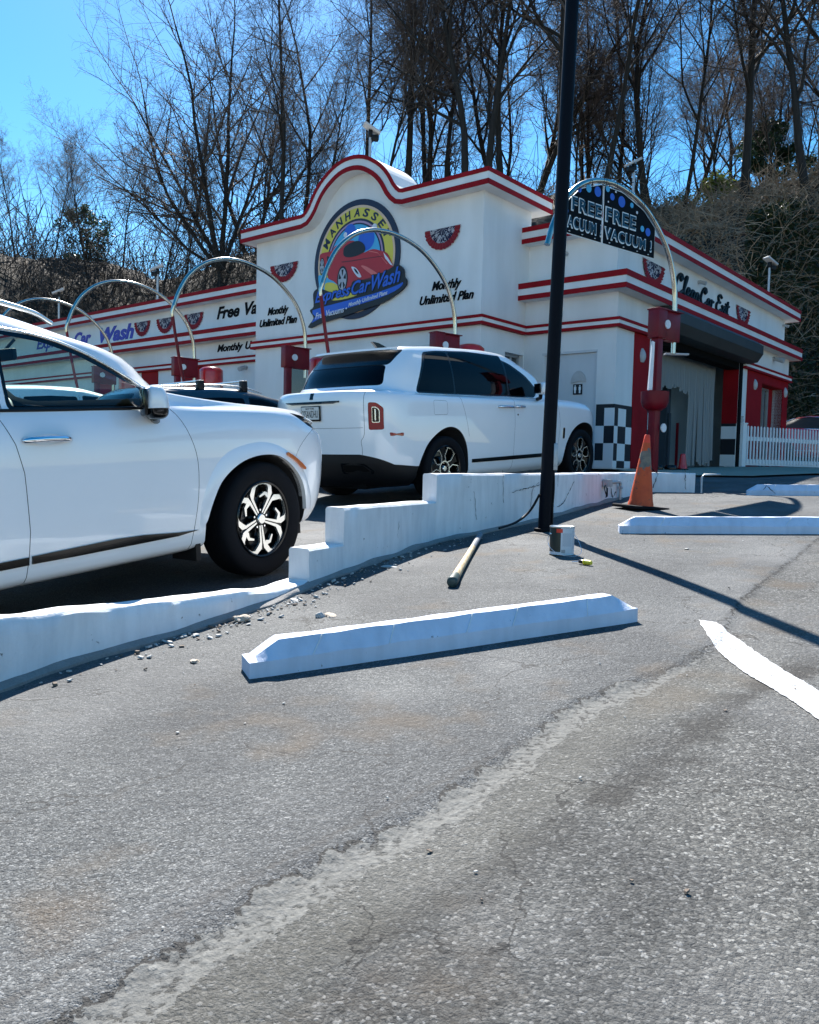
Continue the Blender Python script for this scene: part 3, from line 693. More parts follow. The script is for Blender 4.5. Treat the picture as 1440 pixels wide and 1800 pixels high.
# tunnel ----------------------------------------------------------------
MAT['tunnel'] = simple('tunnel', (.30, .35, .37), .7, var=.25, scale=1.5); MAT['tunnel_door'] = simple('tunnel_door', (.38, .46, .48), .6, var=.2, scale=1.5)
mb = MB(); bb(mb, th, 7.2, 1.35, 1.5, 0, 3.0); bb(mb, 7.05, 7.2, 1.5, 7.6, 0, 3.0); bb(mb, th, 7.05, 7.4, 7.55, 0, 3.0); bb(mb, th, 7.05, 1.5, 7.4, 2.85, 3.0); bb(mb, th, 7.05, 1.5, 7.4, -.03, .01)
bpart('tunnel_wall', mb, MAT['tunnel'])
mb = MB(); bb(mb, 1.1, 1.16, 1.6, 6.9, .02, 2.8); o = bpart('tunnel_partition', mb, MAT['tunnel_door'])
mg = MB(); bb(mg, 1.08, 1.1, 3.0, 3.8, 1.05, 1.55); g = bpart('pane', mg, simple('green_pane', (.015, .06, .045), .1), parent=o)
mg = MB(); bb(mg, 1.085, 1.1, 2.95, 3.85, 1.0, 1.05); bb(mg, 1.085, 1.1, 2.95, 3.85, 1.55, 1.6); bb(mg, 1.085, 1.1, 2.95, 3.0, 1.05, 1.55); bb(mg, 1.085, 1.1, 3.8, 3.85, 1.05, 1.55); bpart('pane_frame', mg, MAT['dark_matte'], parent=o)
# hanging curtain strips
m, n, b = new_mat('curtain'); b.inputs['Base Color'].default_value = (.20, .23, .25, 1); b.inputs['Roughness'].default_value = .35; b.inputs['Alpha'].default_value = .78
random.seed(5); mb = MB()
s = OPN[0] + .12
while s < 6.35:
    w = .085; bot = 1.72 + random.uniform(-.05, .05) + .10 * math.sin(s * 2) if s < 4.75 else random.uniform(.12, .3)
    sag = random.uniform(-.02, .02)
    vs = []
    for k in range(5):
        a = k / 4; o_ = .035 * math.sin(a * math.pi)
        for z in (2.62, (2.62 + bot) / 2, bot): vs.append(bw(.50 - o_ + (sag if z < 2.6 else 0) * (2.62 - z), s + w * a, z) - BO)
    mb.add(vs, [(k * 3 + j, (k + 1) * 3 + j, (k + 1) * 3 + j + 1, k * 3 + j + 1) for k in range(4) for j in range(2)])
    s += w * .93
o = bpart('strip_curtain', mb, m, smooth=60)
# machinery silhouettes inside
mb = MB(); bb(mb, .85, 1.03, 4.4, 4.62, 0.02, 2.2); bb(mb, .80, .849, 4.45, 4.55, 0.02, 1.3)
bpart('wash_frame', mb, simple('wash_grey', (.03, .045, .06), .5))
mb = MB(); bb(mb, .75, .80, 4.85, 4.90, 0.02, 1.1); bpart('wash_post', mb, MAT['red_metal'])
# wall lamps (shell sconces), cameras, floodlight ------------------------
def sconce(t, s, z, face, label):
    """half-bowl wall lamp"""
    mb = MB(); n = 8; vs = []
    for j in range(6):
        h = j / 5; r = .10 * math.sin(math.pi * (.18 + .72 * h)) ** .8
        for k in range(n + 1):
            a = math.pi * k / n; u, v = r * math.cos(a), r * math.sin(a) * .9
            zz = z - .13 + .26 * h
            vs.append((bw(-v, s + u, zz) if face == 'R' else bw(t + u, s - v, zz)) - bw(t, s, z))
    mb.add(vs, [(j * (n + 1) + k, j * (n + 1) + k + 1, (j + 1) * (n + 1) + k + 1, (j + 1) * (n + 1) + k) for j in range(5) for k in range(n)] + [tuple(range(n + 1)), tuple(range(5 * (n + 1), 6 * (n + 1)))[::-1]])
    o = mb.build('wall_lamp', MAT['lamp_grey'], smooth=60); o.location = bw(t, s, z); tag(o, label, 'wall lamp', 'shell-shaped wall lamps')
sconce(-.02, 1.04, 2.13, 'R', 'grey shell wall lamp on the red panel beside the vacuum post')
sconce(-.02, 7.72, 2.20, 'R', 'grey shell wall lamp left of the glazed recess in the red wall')
sconce(-.02, 10.35, 2.22, 'R', 'grey shell wall lamp at the far end of the red wall')
def spot(P, d, label, nm='security_camera', sc=1.):
    """small bullet camera / flood on a bracket; P wall point, d outward"""
    mb = MB(); d = Vector(d).normalized(); dn = Vector((0, 0, -1)); f = (d + dn * .35).normalized()
    mb.tube([(0, 0, 0), d * .02 * sc], .04 * sc, 10); mb.tube([(0, 0, 0), d * .08 * sc], .014 * sc, 8)
    mb.tube([d * .05 * sc - f * .02 * sc, d * .05 * sc + f * .13 * sc], [.035 * sc, .042 * sc], 12)
    o = mb.build(nm, MAT['lamp_grey'], smooth=40); o.location = P; tag(o, label, 'camera'); return o
nA = Vector((-A.x, -A.y, 0)); nB = Vector((-B.x, -B.y, 0))
spot(bw(0, 10.2, 4.02) + nA * -.0 , nA * 1, 'small grey camera high on the wall at the far right end', sc=.9).location = bw(U, 10.19, 4.02)
spot(bw(0, 9.2, 3.0), nA, 'larger twin floodlight under the middle cornice above the red wall', nm='wall_floodlight', sc=1.6)['category'] = 'floodlight'
spot(bw(U, 3.93, 4.02), nA, 'small round device between the words of the exit lettering')
spot(bw(0, 1.55, 3.0), nA, 'small camera under the cornice above the vacuum post')
spot(bw(1.15, 0, 2.88), nB, 'small camera on the white wall just right of the black pole')
spot(bw(1.1, U, 3.95), nB, 'dark round camera on the upper wall beside the black pole')
spot(bw(10.2, 0, 2.38), nB, 'grey floodlight on the left wing near the tower', nm='wall_floodlight', sc=1.4)['category'] = 'floodlight'
# ================================================================== LETTERING
def text_mesh(s, size=1, shear=0, offset=0, extrude=.01, spacing=1.0, res=3):
    cu = bpy.data.curves.new('t', 'FONT'); cu.body = s; cu.size = size; cu.shear = shear; cu.offset = offset; cu.extrude = extrude; cu.space_character = spacing; cu.resolution_u = res
    ob = bpy.data.objects.new('t', cu); COL.objects.link(ob)
    dg = bpy.context.evaluated_depsgraph_get(); dg.update()
    me = bpy.data.meshes.new_from_object(ob.evaluated_get(dg)); bpy.data.objects.remove(ob); bpy.data.curves.remove(cu)
    me.materials.clear()
    return me
def place_text(name, s, mat, P, xd, upd, width=None, height=None, shear=0, offset=0, extrude=.008, parent=None, center=False, spacing=1.0, out=0.0):
    """P world position of the lower-left corner; xd/upd unit directions; fitted to width x height"""
    me = text_mesh(s, 1, shear, offset, extrude / 1.0, spacing)
    co = np.array([v.co for v in me.vertices]); mn = co.min(0); mx = co.max(0)
    sx = width / (mx[0] - mn[0]) if width else 1; sy = height / (mx[1] - mn[1]) if height else sx
    if not width: sx = sy
    xd, upd = Vector(xd), Vector(upd); nrm = xd.cross(upd).normalized()
    P = Vector(P); base = Vector((0, 0, 0)) if not parent else parent.matrix_world.translation
    for v in me.vertices:
        x = (v.co.x - mn[0]) * sx; y = (v.co.y - mn[1]) * sy
        if center: x -= width / 2
        v.co = xd * x + upd * y + nrm * (v.co.z + out) 
    o = bpy.data.objects.new(name, me); COL.objects.link(o); me.materials.append(mat)
    o.location = P
    if parent: o.parent = parent; o.location = P - parent.matrix_world.translation
    return o
xF = Vector((-A.x, -A.y, 0)); xR = Vector((B.x, B.y, 0)); ZU = Vector((0, 0, 1))
bpy.context.view_layer.update()
def word_thing(name, label, cat='lettering'): pass
# tower + wing texts
def sgn(lines, label, cat='lettering', group=None):
    """lines: (text, mat, P, xd, width, height, shear, offset)"""
    root = empty('wall_lettering', lines[0][2], label=label, cat=cat, group=group); bpy.context.view_layer.update()
    for (s, mat, P, xd, w, h, sh, of) in lines:
        place_text('word', s, mat, P, xd, ZU, w, h, sh, of, .006, root, out=.008)
    return root
IB = MAT['ink_black']
for (tl, t2, ta, tb, lab) in ((7.667, 6.979, 7.934, 6.708, 'black Monthly Unlimited Plan lettering at the left end of the tower front'), (3.03, 2.351, 3.314, 2.07, 'black Monthly Unlimited Plan lettering at the right end of the tower front')):
    sgn([('Monthly', IB, bw(tl, -SA, 3.175), xF, tl - t2, .215, .35, .03), ('Unlimited Plan', IB, bw(ta, -SA, 2.985), xF, ta - tb, .165, .35, .03)], lab, group='Monthly Unlimited Plan lettering on the tower')
sgn([('Free', IB, bw(11.55, U, 3.735), xF, .95, .33, .3, .03), ('Vacuums', IB, bw(10.38, U, 3.735), xF, 1.9, .33, .3, .03)], 'black Free Vacuums lettering on the left wing, cut off by the tower')
sgn([('Monthly', IB, bw(11.41, 0, 2.80), xF, 1.06, .25, .3, .03), ('Unlimited Plan', IB, bw(10.25, 0, 2.85), xF, 1.9, .20, .3, .03)], 'black Monthly Unlimited lettering under the left wing cornice')
IBL = MAT['ink_blue']
sgn([('Express', IBL, bw(21.6, U, 3.55), xF, 2.2, .48, .3, .02), ('Car', IBL, bw(19.05, U, 3.60), xF, 1.05, .42, .3, .04), ('Wash', IBL, bw(17.47, U, 3.57), xF, 1.93, .46, .3, .04)], 'blue Car Wash lettering on the left wing')
# script lettering "Clean Car Exit" made of brush strokes
G = {
 'C': ([[(.62, .80), (.50, .98), (.30, .92), (.14, .60), (.10, .25), (.25, .0), (.48, .02), (.66, .18)], [(.62, .80), (.50, .70), (.42, .80), (.55, .90)]], .72),
 'l': ([[(.0, .1), (.16, .55), (.26, .95), (.16, .95), (.10, .5), (.10, .08), (.22, .0), (.32, .10)]], .30),
 'e': ([[(.02, .12), (.20, .22), (.26, .40), (.14, .46), (.06, .25), (.12, .02), (.28, .02), (.38, .14)]], .36),
 'a': ([[(.32, .40), (.16, .44), (.04, .22), (.12, .0), (.26, .10), (.33, .42), (.30, .08), (.42, .06)]], .42),
 'n': ([[(.02, .42), (.07, .30), (.06, .0)], [(.06, .20), (.18, .42), (.28, .34), (.28, .06), (.38, .04)]], .40),
 'r': ([[(.02, .40), (.10, .44), (.08, .0)], [(.08, .25), (.18, .42), (.30, .40)]], .32),
 'E': ([[(.62, .86), (.42, .98), (.22, .82), (.34, .58), (.50, .54)], [(.34, .56), (.12, .36), (.14, .06), (.38, -.02), (.62, .14)]], .68),
 'x': ([[(.02, .42), (.16, .22), (.32, .0)], [(.32, .42), (.16, .22), (.02, .0)]], .36),
 'i': ([[(.06, .42), (.06, .08), (.18, .04)], [(.08, .58), (.10, .62)]], .20),
 't': ([[(.12, .80), (.10, .10), (.24, .02)], [(-.02, .50), (.28, .54)]], .28)}
def script(wd, P, xd, width, height, parent, mat):
    mb = MB(); x = 0; st = []
    for ch in wd:
        g, adv = G[ch]
        for poly in g: st.append([(x + px + .12 * py, py) for px, py in poly])
        x += adv
    xm = max(p[0] for s in st for p in s)
    for s_ in st:
        pts = spline([(p[0], p[1], 0) for p in s_], max(4, len(s_) * 4)) if len(s_) > 2 else [Vector((*p, 0)) for p in s_]
        mb.tube([xd * (p.x / xm * width) + ZU * (p.y * height) for p in pts], .036 * height / .42, 6)
    o = mb.build('word', mat, parent, smooth=60); o.location = Vector(P) - parent.matrix_world.translation; return o
root = empty('wall_lettering', bw(0, 2.6, 3.62), label='dark green script lettering Clean Car Exit above the tunnel exit', cat='lettering'); bpy.context.view_layer.update()
script('Clean', bw(U - .02, 2.58, 3.60), xR, 1.36, .40, root, MAT['ink_green']); script('Car', bw(U - .02, 3.98, 3.60), xR, .84, .36, root, MAT['ink_green']); script('Exit', bw(U - .02, 4.93, 3.61), xR, .90, .37, root, MAT['ink_green'])
# ------------------------------------------------------------------ buntings (half-round pleated fans)
def fan_mesh():
    mb = MB(); n = 36; rings = (0, .30, .34, .64, .70, 1.0); cols = [None] * 5
    random.seed(8)
    vs = []; 
    for j, r in enumerate(rings):
        for k in range(n + 1):
            a = math.pi * k / n; w = (1 if k % 2 else 0) * .05 * r
            rr = r * (1 + .02 * math.sin(k * 2.1))
            vs.append((math.cos(a) * rr, w + .02, -math.sin(a) * rr * .98))
    mats = []
    fs = []
    for j in range(5):
        for k in range(n):
            fs.append((j * (n + 1) + k, j * (n + 1) + k + 1, (j + 1) * (n + 1) + k + 1, (j + 1) * (n + 1) + k))
            if j in (4,): mats.append(0)                       # outer red
            elif j in (2, 3): mats.append(1 if (k // 2) % 3 else 2)                     # white
            elif j == 1: mats.append(2)
            else: mats.append(2 if k % 5 else 1)                                # blue centre with white stars
    mb.add(vs, fs); me = mb.mesh('bunting'); me.polygons.foreach_set('material_index', mats)
    for q in (MAT['b_red'], MAT['b_white'], MAT['b_blue']): me.materials.append(q)
    return me
MAT['b_red'] = simple('b_red', (.26, .012, .022), .8); 
def blotch(nm, a, c, lo):
    m, n, b = new_mat(nm); t = tex(n, 'Noise', 5.5, 3); n.links.new(ramp(n, t.outputs[0], [(lo, a), (lo + .03, c)]), b.inputs['Base Color']); b.inputs['Roughness'].default_value = .8; return m
MAT['b_white'] = blotch('b_white', (.012, .014, .05), (.42, .42, .45), .46); MAT['b_blue'] = blotch('b_blue', (.42, .42, .45), (.010, .012, .045), .44)
fm = fan_mesh()
def bunting(tl, tr, z, dz, face, label):
    o = bpy.data.objects.new('bunting', fm); COL.objects.link(o)
    if face == 'R': c = bw(U, (tl + tr) / 2, z); xd = xR; nd = nA
    elif face == 'T': c = bw((tl + tr) / 2, -SA, z); xd = xF; nd = nB
    else: c = bw((tl + tr) / 2, U, z); xd = xF; nd = nB
    w = abs(tr - tl) / 2
    Mx = Matrix(((xd.x * w, nd.x * .5, 0, c.x), (xd.y * w, nd.y * .5, 0, c.y), (0, 0, dz, c.z), (0, 0, 0, 1)))
    o.matrix_world = Mx; tag(o, label, 'bunting', 'red, white and blue fan buntings')
bunting(7.583, 6.70, 4.29, .40, 'T', 'fan bunting at the upper left of the tower front')
bunting(3.22, 2.40, 4.34, .40, 'T', 'fan bunting at the upper right of the tower front')
bunting(15.5, 14.68, 4.02, .44, 'F', 'fan bunting touching the end of the blue Car Wash lettering')
bunting(14.35, 13.5, 4.01, .44, 'F', 'middle one of the three fan buntings on the left wing')
bunting(13.0, 12.14, 4.01, .45, 'F', 'fan bunting just left of the Free Vacuums lettering')
bunting(1.10, 2.10, 3.96, .44, 'R', 'fan bunting behind the free vacuum sign, left of the script lettering')
bunting(6.36, 7.36, 3.96, .46, 'R', 'fan bunting right of the script exit lettering')
# ================================================================== ROUND LOGO SIGN ON THE TOWER
CX, CZ = 4.992, 4.07
logo = empty('logo_sign', bw(CX, -SA, CZ), label='round navy and yellow Manhasset sign with red sports car and blue banner', cat='sign'); bpy.context.view_layer.update()
LO = bw(CX, -SA, CZ)
def L3(t, z, off): return bw(t, -SA - off, z) - LO
def lprism(poly, o0, o1, mb=None):
    mb = mb or MB(); n = len(poly); vs = [L3(t, z, o) for o in (o0, o1) for t, z in poly]
    mb.add(vs, [tuple(range(n)), tuple(range(n, 2 * n))[::-1]] + [(i, n + i, n + (i + 1) % n, (i + 1) % n) for i in range(n)])
    return mb
def lpart(name, poly, o0, o1, mat):
    return lprism(poly, o0, o1).build(name, MAT[mat], logo)
def circ(r, c=(CX, CZ), n=64, a0=0, a1=360, rz=None): return [(c[0] + r * math.cos(R(a0 + (a1 - a0) * k / n)), c[1] + (rz or r) * math.sin(R(a0 + (a1 - a0) * k / n))) for k in range(n + (0 if a1 - a0 == 360 else 1))]
lpart('sign_disc', circ(1.175), .0, .030, 'l_navy')
lpart('peach_ring', circ(1.06), .030, .033, 'l_peach'); lpart('yellow_ring', circ(1.01, n=48, a0=-25, a1=205) , .033, .036, 'l_yellow')
lpart('navy_ring', circ(.80), .036, .039, 'l_navy'); lpart('pink_ring', circ(.755), .039, .042, 'l_pink'); lpart('inner_ring', circ(.715), .042, .045, 'l_navy'); lpart('blue_disc', circ(.685), .045, .048, 'l_cyan')
def sm(poly, k=4):
    P = [Vector((*p, 0)) for p in poly]; n = len(P); out = []
    for i in range(n):
        a, b, c, d = P[i - 1], P[i], P[(i + 1) % n], P[(i + 2) % n]
        for j in range(k):
            t = j / k; v = .5 * ((2 * b) + (c - a) * t + (2 * a - 5 * b + 4 * c - d) * t * t + (3 * b - a - 3 * c + d) * t ** 3); out.append((v.x, v.y))
    return out
lpart('bubble', circ(.16, (5.13, 4.63), 24), .048, .050, 'l_blue'); lpart('bubble', circ(.22, (4.68, 4.42), 24), .048, .0505, 'l_blue'); lpart('bubble', circ(.07, (4.47, 4.62), 16), .048, .050, 'l_white'); lpart('bubble', circ(.05, (5.26, 4.60), 16), .050, .052, 'l_white')
CARB = [(5.972, 4.308), (5.647, 4.328), (5.543, 4.411), (5.218, 4.46), (5.012, 4.437), (4.896, 4.338), (4.757, 4.173), (4.581, 4.195), (4.45, 4.192), (4.276, 4.134), (4.125, 4.065), (4.015, 3.893), (3.948, 3.76), (3.966, 3.668), (4.219, 3.622), (4.434, 3.618), (4.741, 3.592), (5.012, 3.55), (5.191, 3.467), (5.404, 3.591), (5.572, 3.711), (5.717, 3.779), (5.743, 3.866), (5.889, 3.885), (5.954, 4.062)]
CYS = [(6.022, 3.868), (5.814, 3.825), (5.5, 3.686), (5.285, 3.511), (5.005, 3.348), (5.186, 3.27), (5.561, 3.277), (5.902, 3.449)]
lpart('splash', sm(CYS), .036, .052, 'l_cyan'); lpart('splash', sm([(5.811, 3.691), (5.571, 3.678), (5.379, 3.539), (5.518, 3.456), (5.709, 3.461), (5.806, 3.505)]), .052, .0535, 'l_yellow')
lpart('car_picture', sm(CARB), .036, .056, 'l_red')
lpart('windscreen', sm([(5.304, 4.236), (5.261, 4.361), (5.034, 4.42), (4.854, 4.408), (4.72, 4.308), (4.715, 4.19), (4.89, 4.135), (5.117, 4.128), (5.256, 4.164)]), .056, .058, 'l_black')
lpart('car_crease', [(5.346, 4.078), (5.024, 4.058), (4.71, 4.054), (4.231, 4.033), (4.23, 4.020), (4.709, 4.036), (5.023, 4.036), (5.346, 4.055)], .056, .0575, 'l_dred')
lpart('car_crease', [(4.60, 4.17), (4.36, 4.10), (4.10, 3.86), (4.12, 3.86), (4.37, 4.12), (4.60, 4.185)], .056, .0575, 'l_redlight')
lpart('car_highlight', sm([(4.794, 3.905), (4.661, 3.887), (4.35, 3.702), (4.457, 3.677)]), .056, .0575, 'l_redlight')
lpart('air_intake', sm([(5.765, 4.236), (5.668, 4.198), (5.641, 4.086), (5.711, 4.029), (5.754, 4.101)]), .056, .058, 'l_black')
lpart('bumper_shadow', sm([(5.012, 3.609), (4.742, 3.641), (4.435, 3.666), (3.989, 3.726), (3.966, 3.668), (4.433, 3.586), (4.875, 3.56)]), .056, .058, 'l_dred')
lpart('picture_headlight', sm([(5.066, 3.934), (4.929, 3.883), (4.789, 3.711), (4.879, 3.706), (4.995, 3.818)]), .056, .059, 'l_white'); lpart('picture_headlight', sm([(5.00, 3.89), (4.93, 3.86), (4.86, 3.76), (4.93, 3.80)]), .059, .060, 'l_black')
lpart('picture_headlight', [(4.211, 4.093), (4.102, 3.984), (3.96, 3.808), (4.023, 3.832), (4.165, 3.977)], .056, .059, 'l_white')
for (c, rx, rz) in (((5.314, 3.72), .150, .265), ((5.912, 4.056), .072, .175)):
    lpart('picture_tyre', circ(rx, c, 28, rz=rz), .056, .059, 'l_black'); lpart('picture_rim', circ(rx * .78, c, 24, rz=rz * .84), .059, .0605, 'l_silver')
    for a in range(5):
        aa = R(a * 72 + 20); p = lambda da, rr: (c[0] + rx * .76 * rr * math.cos(aa + da), c[1] + rz * .80 * rr * math.sin(aa + da))
        lpart('picture_rim', [p(-.22, .35), p(-.3, .95), p(.3, .95), p(.22, .35)], .0605, .0615, 'l_black')
BANB = [(6.296, 2.859), (6.137, 3.016), (6.253, 3.181), (6.143, 3.255), (6.162, 3.512), (6.076, 3.60), (5.929, 3.60), (5.516, 3.47), (5.1, 3.53), (4.99, 3.65), (4.542, 3.62), (4.479, 3.70), (4.22, 3.71), (3.906, 3.80), (3.802, 3.80), (3.687, 3.70), (3.67, 3.564), (3.61, 3.502), (3.618, 3.40), (3.789, 3.28), (4.205, 3.127), (4.638, 3.062), (5.364, 2.955), (5.913, 2.89), (6.208, 2.825)]
lpart('banner_outline', sm(BANB, 3), .030, .062, 'l_black')
lpart('banner', sm([(6.166, 3.18), (5.325, 3.26), (4.426, 3.331), (3.813, 3.424), (3.701, 3.464), (3.709, 3.403), (3.893, 3.316), (4.314, 3.223), (5.09, 3.128), (5.794, 3.033), (6.197, 2.919), (6.076, 3.044)], 2), .062, .065, 'l_blue')
lpart('banner', sm([(5.60, 3.33), (5.3, 3.31), (4.9, 3.35), (5.05, 3.42), (5.35, 3.40)], 3), .062, .064, 'l_yellow')
def ltxt(s, mat, t, z, slope, w, h, sh, of, off, nm='letter'):
    xd = (xF + ZU * slope).normalized()
    P = bw(t, -SA - off, z)
    return place_text(nm, s, MAT[mat], P, xd, (ZU - xF * 0).normalized(), w, h, sh, of, .003, logo)
for (s, t, z, sl_, w, h) in (('Express', 6.09, 3.245, .055, 1.02, .30), ('Car', 5.04, 3.365, .05, .52, .27), ('Wash', 4.49, 3.385, .13, .74, .30)):
    ltxt(s, 'l_black', t + .02, z - .015, sl_, w + .04, h + .03, .35, .045, .066, 'word_shadow'); ltxt(s, 'l_blue', t, z, sl_, w, h, .35, .018, .070, 'word')
ltxt('Free Vacuums', 'l_white', 6.07, 2.985, .075, .83, .125, .25, .012, .068, 'word'); ltxt('Monthly Unlimited Plans', 'l_white', 5.12, 3.115, .13, 1.05, .105, .25, .012, .068, 'word')
lpart('word', circ(.02, (5.18, 3.12), 10), .065, .069, 'l_white')
# curved heading
word = 'MANHASSET'; a0, a1 = 152, 24
for i, ch in enumerate(word):
    a = R(a0 + (a1 - a0) * i / (len(word) - 1))
    # on the wall +t is to the viewer's left: mirror
    rr = .835; cx = CX - rr * math.cos(a); cz = CZ + rr * math.sin(a)
    rot = a - math.pi / 2
    xd = xF * math.cos(rot) + ZU * math.sin(rot); ud = -xF * math.sin(rot) + ZU * math.cos(rot)
    w = .165 if ch not in 'MN' else .195
    P = bw(cx, -SA - .0375, cz) - xd * (w / 2)
    place_text('letter', ch, MAT['l_navy'], P, xd, ud, w, .165, .12, .03, .003, logo)
# ================================================================== PROPS
# ---- black lamp pole (leans a little)
pb = Vector((1.115, 6.72, gz(1.115, 6.72)))
root = empty('lamp_pole', pb, label='tall black steel pole rising past the top of the picture beside the white wall', cat='pole')
tp = Vector((1.205, 6.75, 4.75)) - pb; top = tp / tp.z * 7.2
mb = MB(); mb.tube([(0, 0, -.05), top * .5, top], [.054, .054, .053], 20); mb.build('pole_shaft', MAT['black_paint'], root, 40)
mb = MB(); mb.lathe([(.0, .02), (.085, .02), (.085, .0), (.0, .0)], 20); mb.build('base_plate', MAT['black_paint'], root, 40)
mb = MB(); c = tp / tp.z
mb.box(.050, .085, -.045, .035, .50, .72, .006); mb.build('junction_box', MAT['galv'], root, 30)
mb = MB(); mb.tube(spline([(.062, -.01, .50), (.066, -.015, .35), (.060, -.02, .2), (.062, -.02, .02)], 12), .008, 6); mb.tube(spline([(-.05, -.02, .30), (-.12, .02, .16), (-.24, -.06, .07), (-.40, -.25, .03)], 16), .010, 6); mb.build('cable', MAT['black_plastic'], root, 60)
# lamp head, above the picture
mb = MB(); mb.box(-.15 + top.x, .45 + top.x, -.12 + top.y, .12 + top.y, 7.18, 7.28, .02); mb.build('lamp_head', MAT['black_paint'], root, 30)
# junction box + conduit on the wall
P0, nr = face_pt(4.85, .21); t_ = Vector((-nr.y, nr.x)); 
root = empty('electrical_box', P0, label='grey electrical box with conduit fixed to the white wall right of the pole', cat='electrical box')
def wl(a, h, o): return Vector((t_.x * a + nr.x * o, t_.y * a + nr.y * o, h))
mb = MB(); vs = [wl(a, h, o) for h in (-.035, .04) for a, o in ((-.06, 0), (.07, 0), (.07, .06), (-.06, .06))]; mb.add(vs, [(0, 1, 2, 3), (4, 7, 6, 5), (0, 4, 5, 1), (1, 5, 6, 2), (2, 6, 7, 3), (3, 7, 4, 0)]); mb.build('box', MAT['galv'], root)
mb = MB(); mb.tube([wl(.07, .01, .03), wl(.34, .015, .03), wl(.385, .0, .03), wl(.39, -.05, .03), wl(.39, -.22, .03)], .017, 10); mb.tube([wl(.37, -.05, .03), wl(.41, -.05, .03)], .022, 10); mb.build('conduit', MAT['galv'], root, 50)
mb = MB(); mb.tube(spline([wl(-.06, -.02, .03), wl(-.10, -.06, .04), (wl(-.05, -.14, .05)), wl(-.02, -.05, .04)], 14), .006, 6); mb.tube(spline([wl(-.04, -.03, .04), wl(-.07, -.10, .05), wl(-.03, -.15, .03)], 10), .005, 6); mb.build('wire', MAT['black_plastic'], root, 60)
# ---- traffic cone
def cone(loc, H, rb, rt, base, label, mat_o, patch=True, rot=.3, name='traffic_cone'):
    root = empty(name, loc, (0, 0, rot), label=label, cat='traffic cone')
    mb = MB(); prof = [(rb, .03), (rb * .97, .06)] + [(rb + (rt - rb) * (h / H), h) for h in np.linspace(.08, H - .01, 14)] + [(rt * .8, H), (rt * .5, H - .01), (rt * .45, H - .06)]
    mb.lathe(prof, 32); mb.build('cone_body', mat_o, root, 50)
    mb = MB(); mb.box(-base / 2, base / 2, -base / 2, base / 2, .0, .032, .010); mb.build('rubber_base', MAT['rubber'], root, 30)
    return root
m, n, b = new_mat('cone_orange'); g = tex(n, 'Noise', 7, 6, rough=.7).outputs[0]
geo = n.nodes.new('ShaderNodeTexCoord'); sp = n.nodes.new('ShaderNodeSeparateXYZ'); n.links.new(geo.outputs['Object'], sp.inputs[0]); z = math_(n, 'ADD', sp.outputs[2], math_(n, 'MULTIPLY', math_(n, 'SUBTRACT', g, .5), .12))
org = ramp(n, g, [(.3, (.50, .055, .008)), (.6, (.66, .085, .010)), (.8, (.38, .04, .012))])
grey = ramp(n, g, [(.3, (.04, .08, .10)), (.5, (.16, .13, .10)), (.6, (.22, .17, .12))])
bandm = math_(n, 'MULTIPLY', math_(n, 'GREATER_THAN', z, .30), math_(n, 'LESS_THAN', z, .60))
g2 = tex(n, 'Noise', 4.5, 4).outputs[0]
bandm = math_(n, 'MULTIPLY', bandm, math_(n, 'GREATER_THAN', math_(n, 'ADD', g2, math_(n, 'MULTIPLY', g, .4)), .70))
col = mix(n, bandm, org, grey); col = mix(n, math_(n, 'GREATER_THAN', sp.outputs[2], .655), col, (.85, .06, .02))
dirt = tex(n, 'Noise', 16, 7, rough=.75).outputs[0]
col = mix(n, ramp(n, dirt, [(.60, (0, 0, 0)), (.66, (.8, .8, .8))]), col, (.03, .03, .03))
n.links.new(col, b.inputs['Base Color']); b.inputs['Roughness'].default_value = .6; b.inputs['Subsurface Weight'].default_value = 0
cx, cy = 2.29, 8.10
co_ = cone((cx, cy, gz(cx, cy)), .735, .125, .025, .40, 'worn orange traffic cone with peeling grey reflective patches', m, rot=.35)
co_.rotation_euler = (R(1.0), R(3.2), .35)
cx, cy = 4.95, 14.9
cone((cx, cy, gz(cx, cy) + .02), .30, .085, .045, .16, 'small bright red cone behind the end of the white wall', MAT['bright_red'], name='small_cone')
for (x, y, s_, lab) in ((4.72, 14.85, 1.0, 'black puck-shaped lump beside the small red cone'), (4.50, 14.8, .6, 'smaller black lump left of the small red cone')):
    mb = MB(); mb.lathe([(0, .0), (.11 * s_, .0), (.12 * s_, .04), (.09 * s_, .085), (0, .09)], 16); o = mb.build('rubber_weight', MAT['gloss_black'], smooth=50); o.location = (x, y, gz(x, y) + .03); tag(o, lab, 'weight')
# ---- paint can
x, y = 1.04, 5.53
root = empty('paint_can', (x, y, gz(x, y)), (0, 0, R(8)), label='one-gallon paint can with a dark and white label standing on the asphalt', cat='paint can')
m, n, b = new_mat('can_label')
tc = n.nodes.new('ShaderNodeTexCoord'); sp = n.nodes.new('ShaderNodeSeparateXYZ'); n.links.new(tc.outputs['Object'], sp.inputs[0])
ang = math_(n, 'ARCTAN2', sp.outputs[0], math_(n, 'MULTIPLY', sp.outputs[1], -1))   # 0 facing camera, + to the right
zz = sp.outputs[2]
dark = math_(n, 'LESS_THAN', ang, -.42); drk2 = math_(n, 'GREATER_THAN', zz, .022)
col = mix(n, math_(n, 'MULTIPLY', dark, drk2), (.62, .63, .66), (.012, .022, .018))
def box2(a0, a1, z0, z1): return math_(n, 'MULTIPLY', math_(n, 'MULTIPLY', math_(n, 'GREATER_THAN', ang, a0), math_(n, 'LESS_THAN', ang, a1)), math_(n, 'MULTIPLY', math_(n, 'GREATER_THAN', zz, z0), math_(n, 'LESS_THAN', zz, z1)))
col = mix(n, box2(-.80, -.28, .152, .178), col, (.75, .03, .008)); 
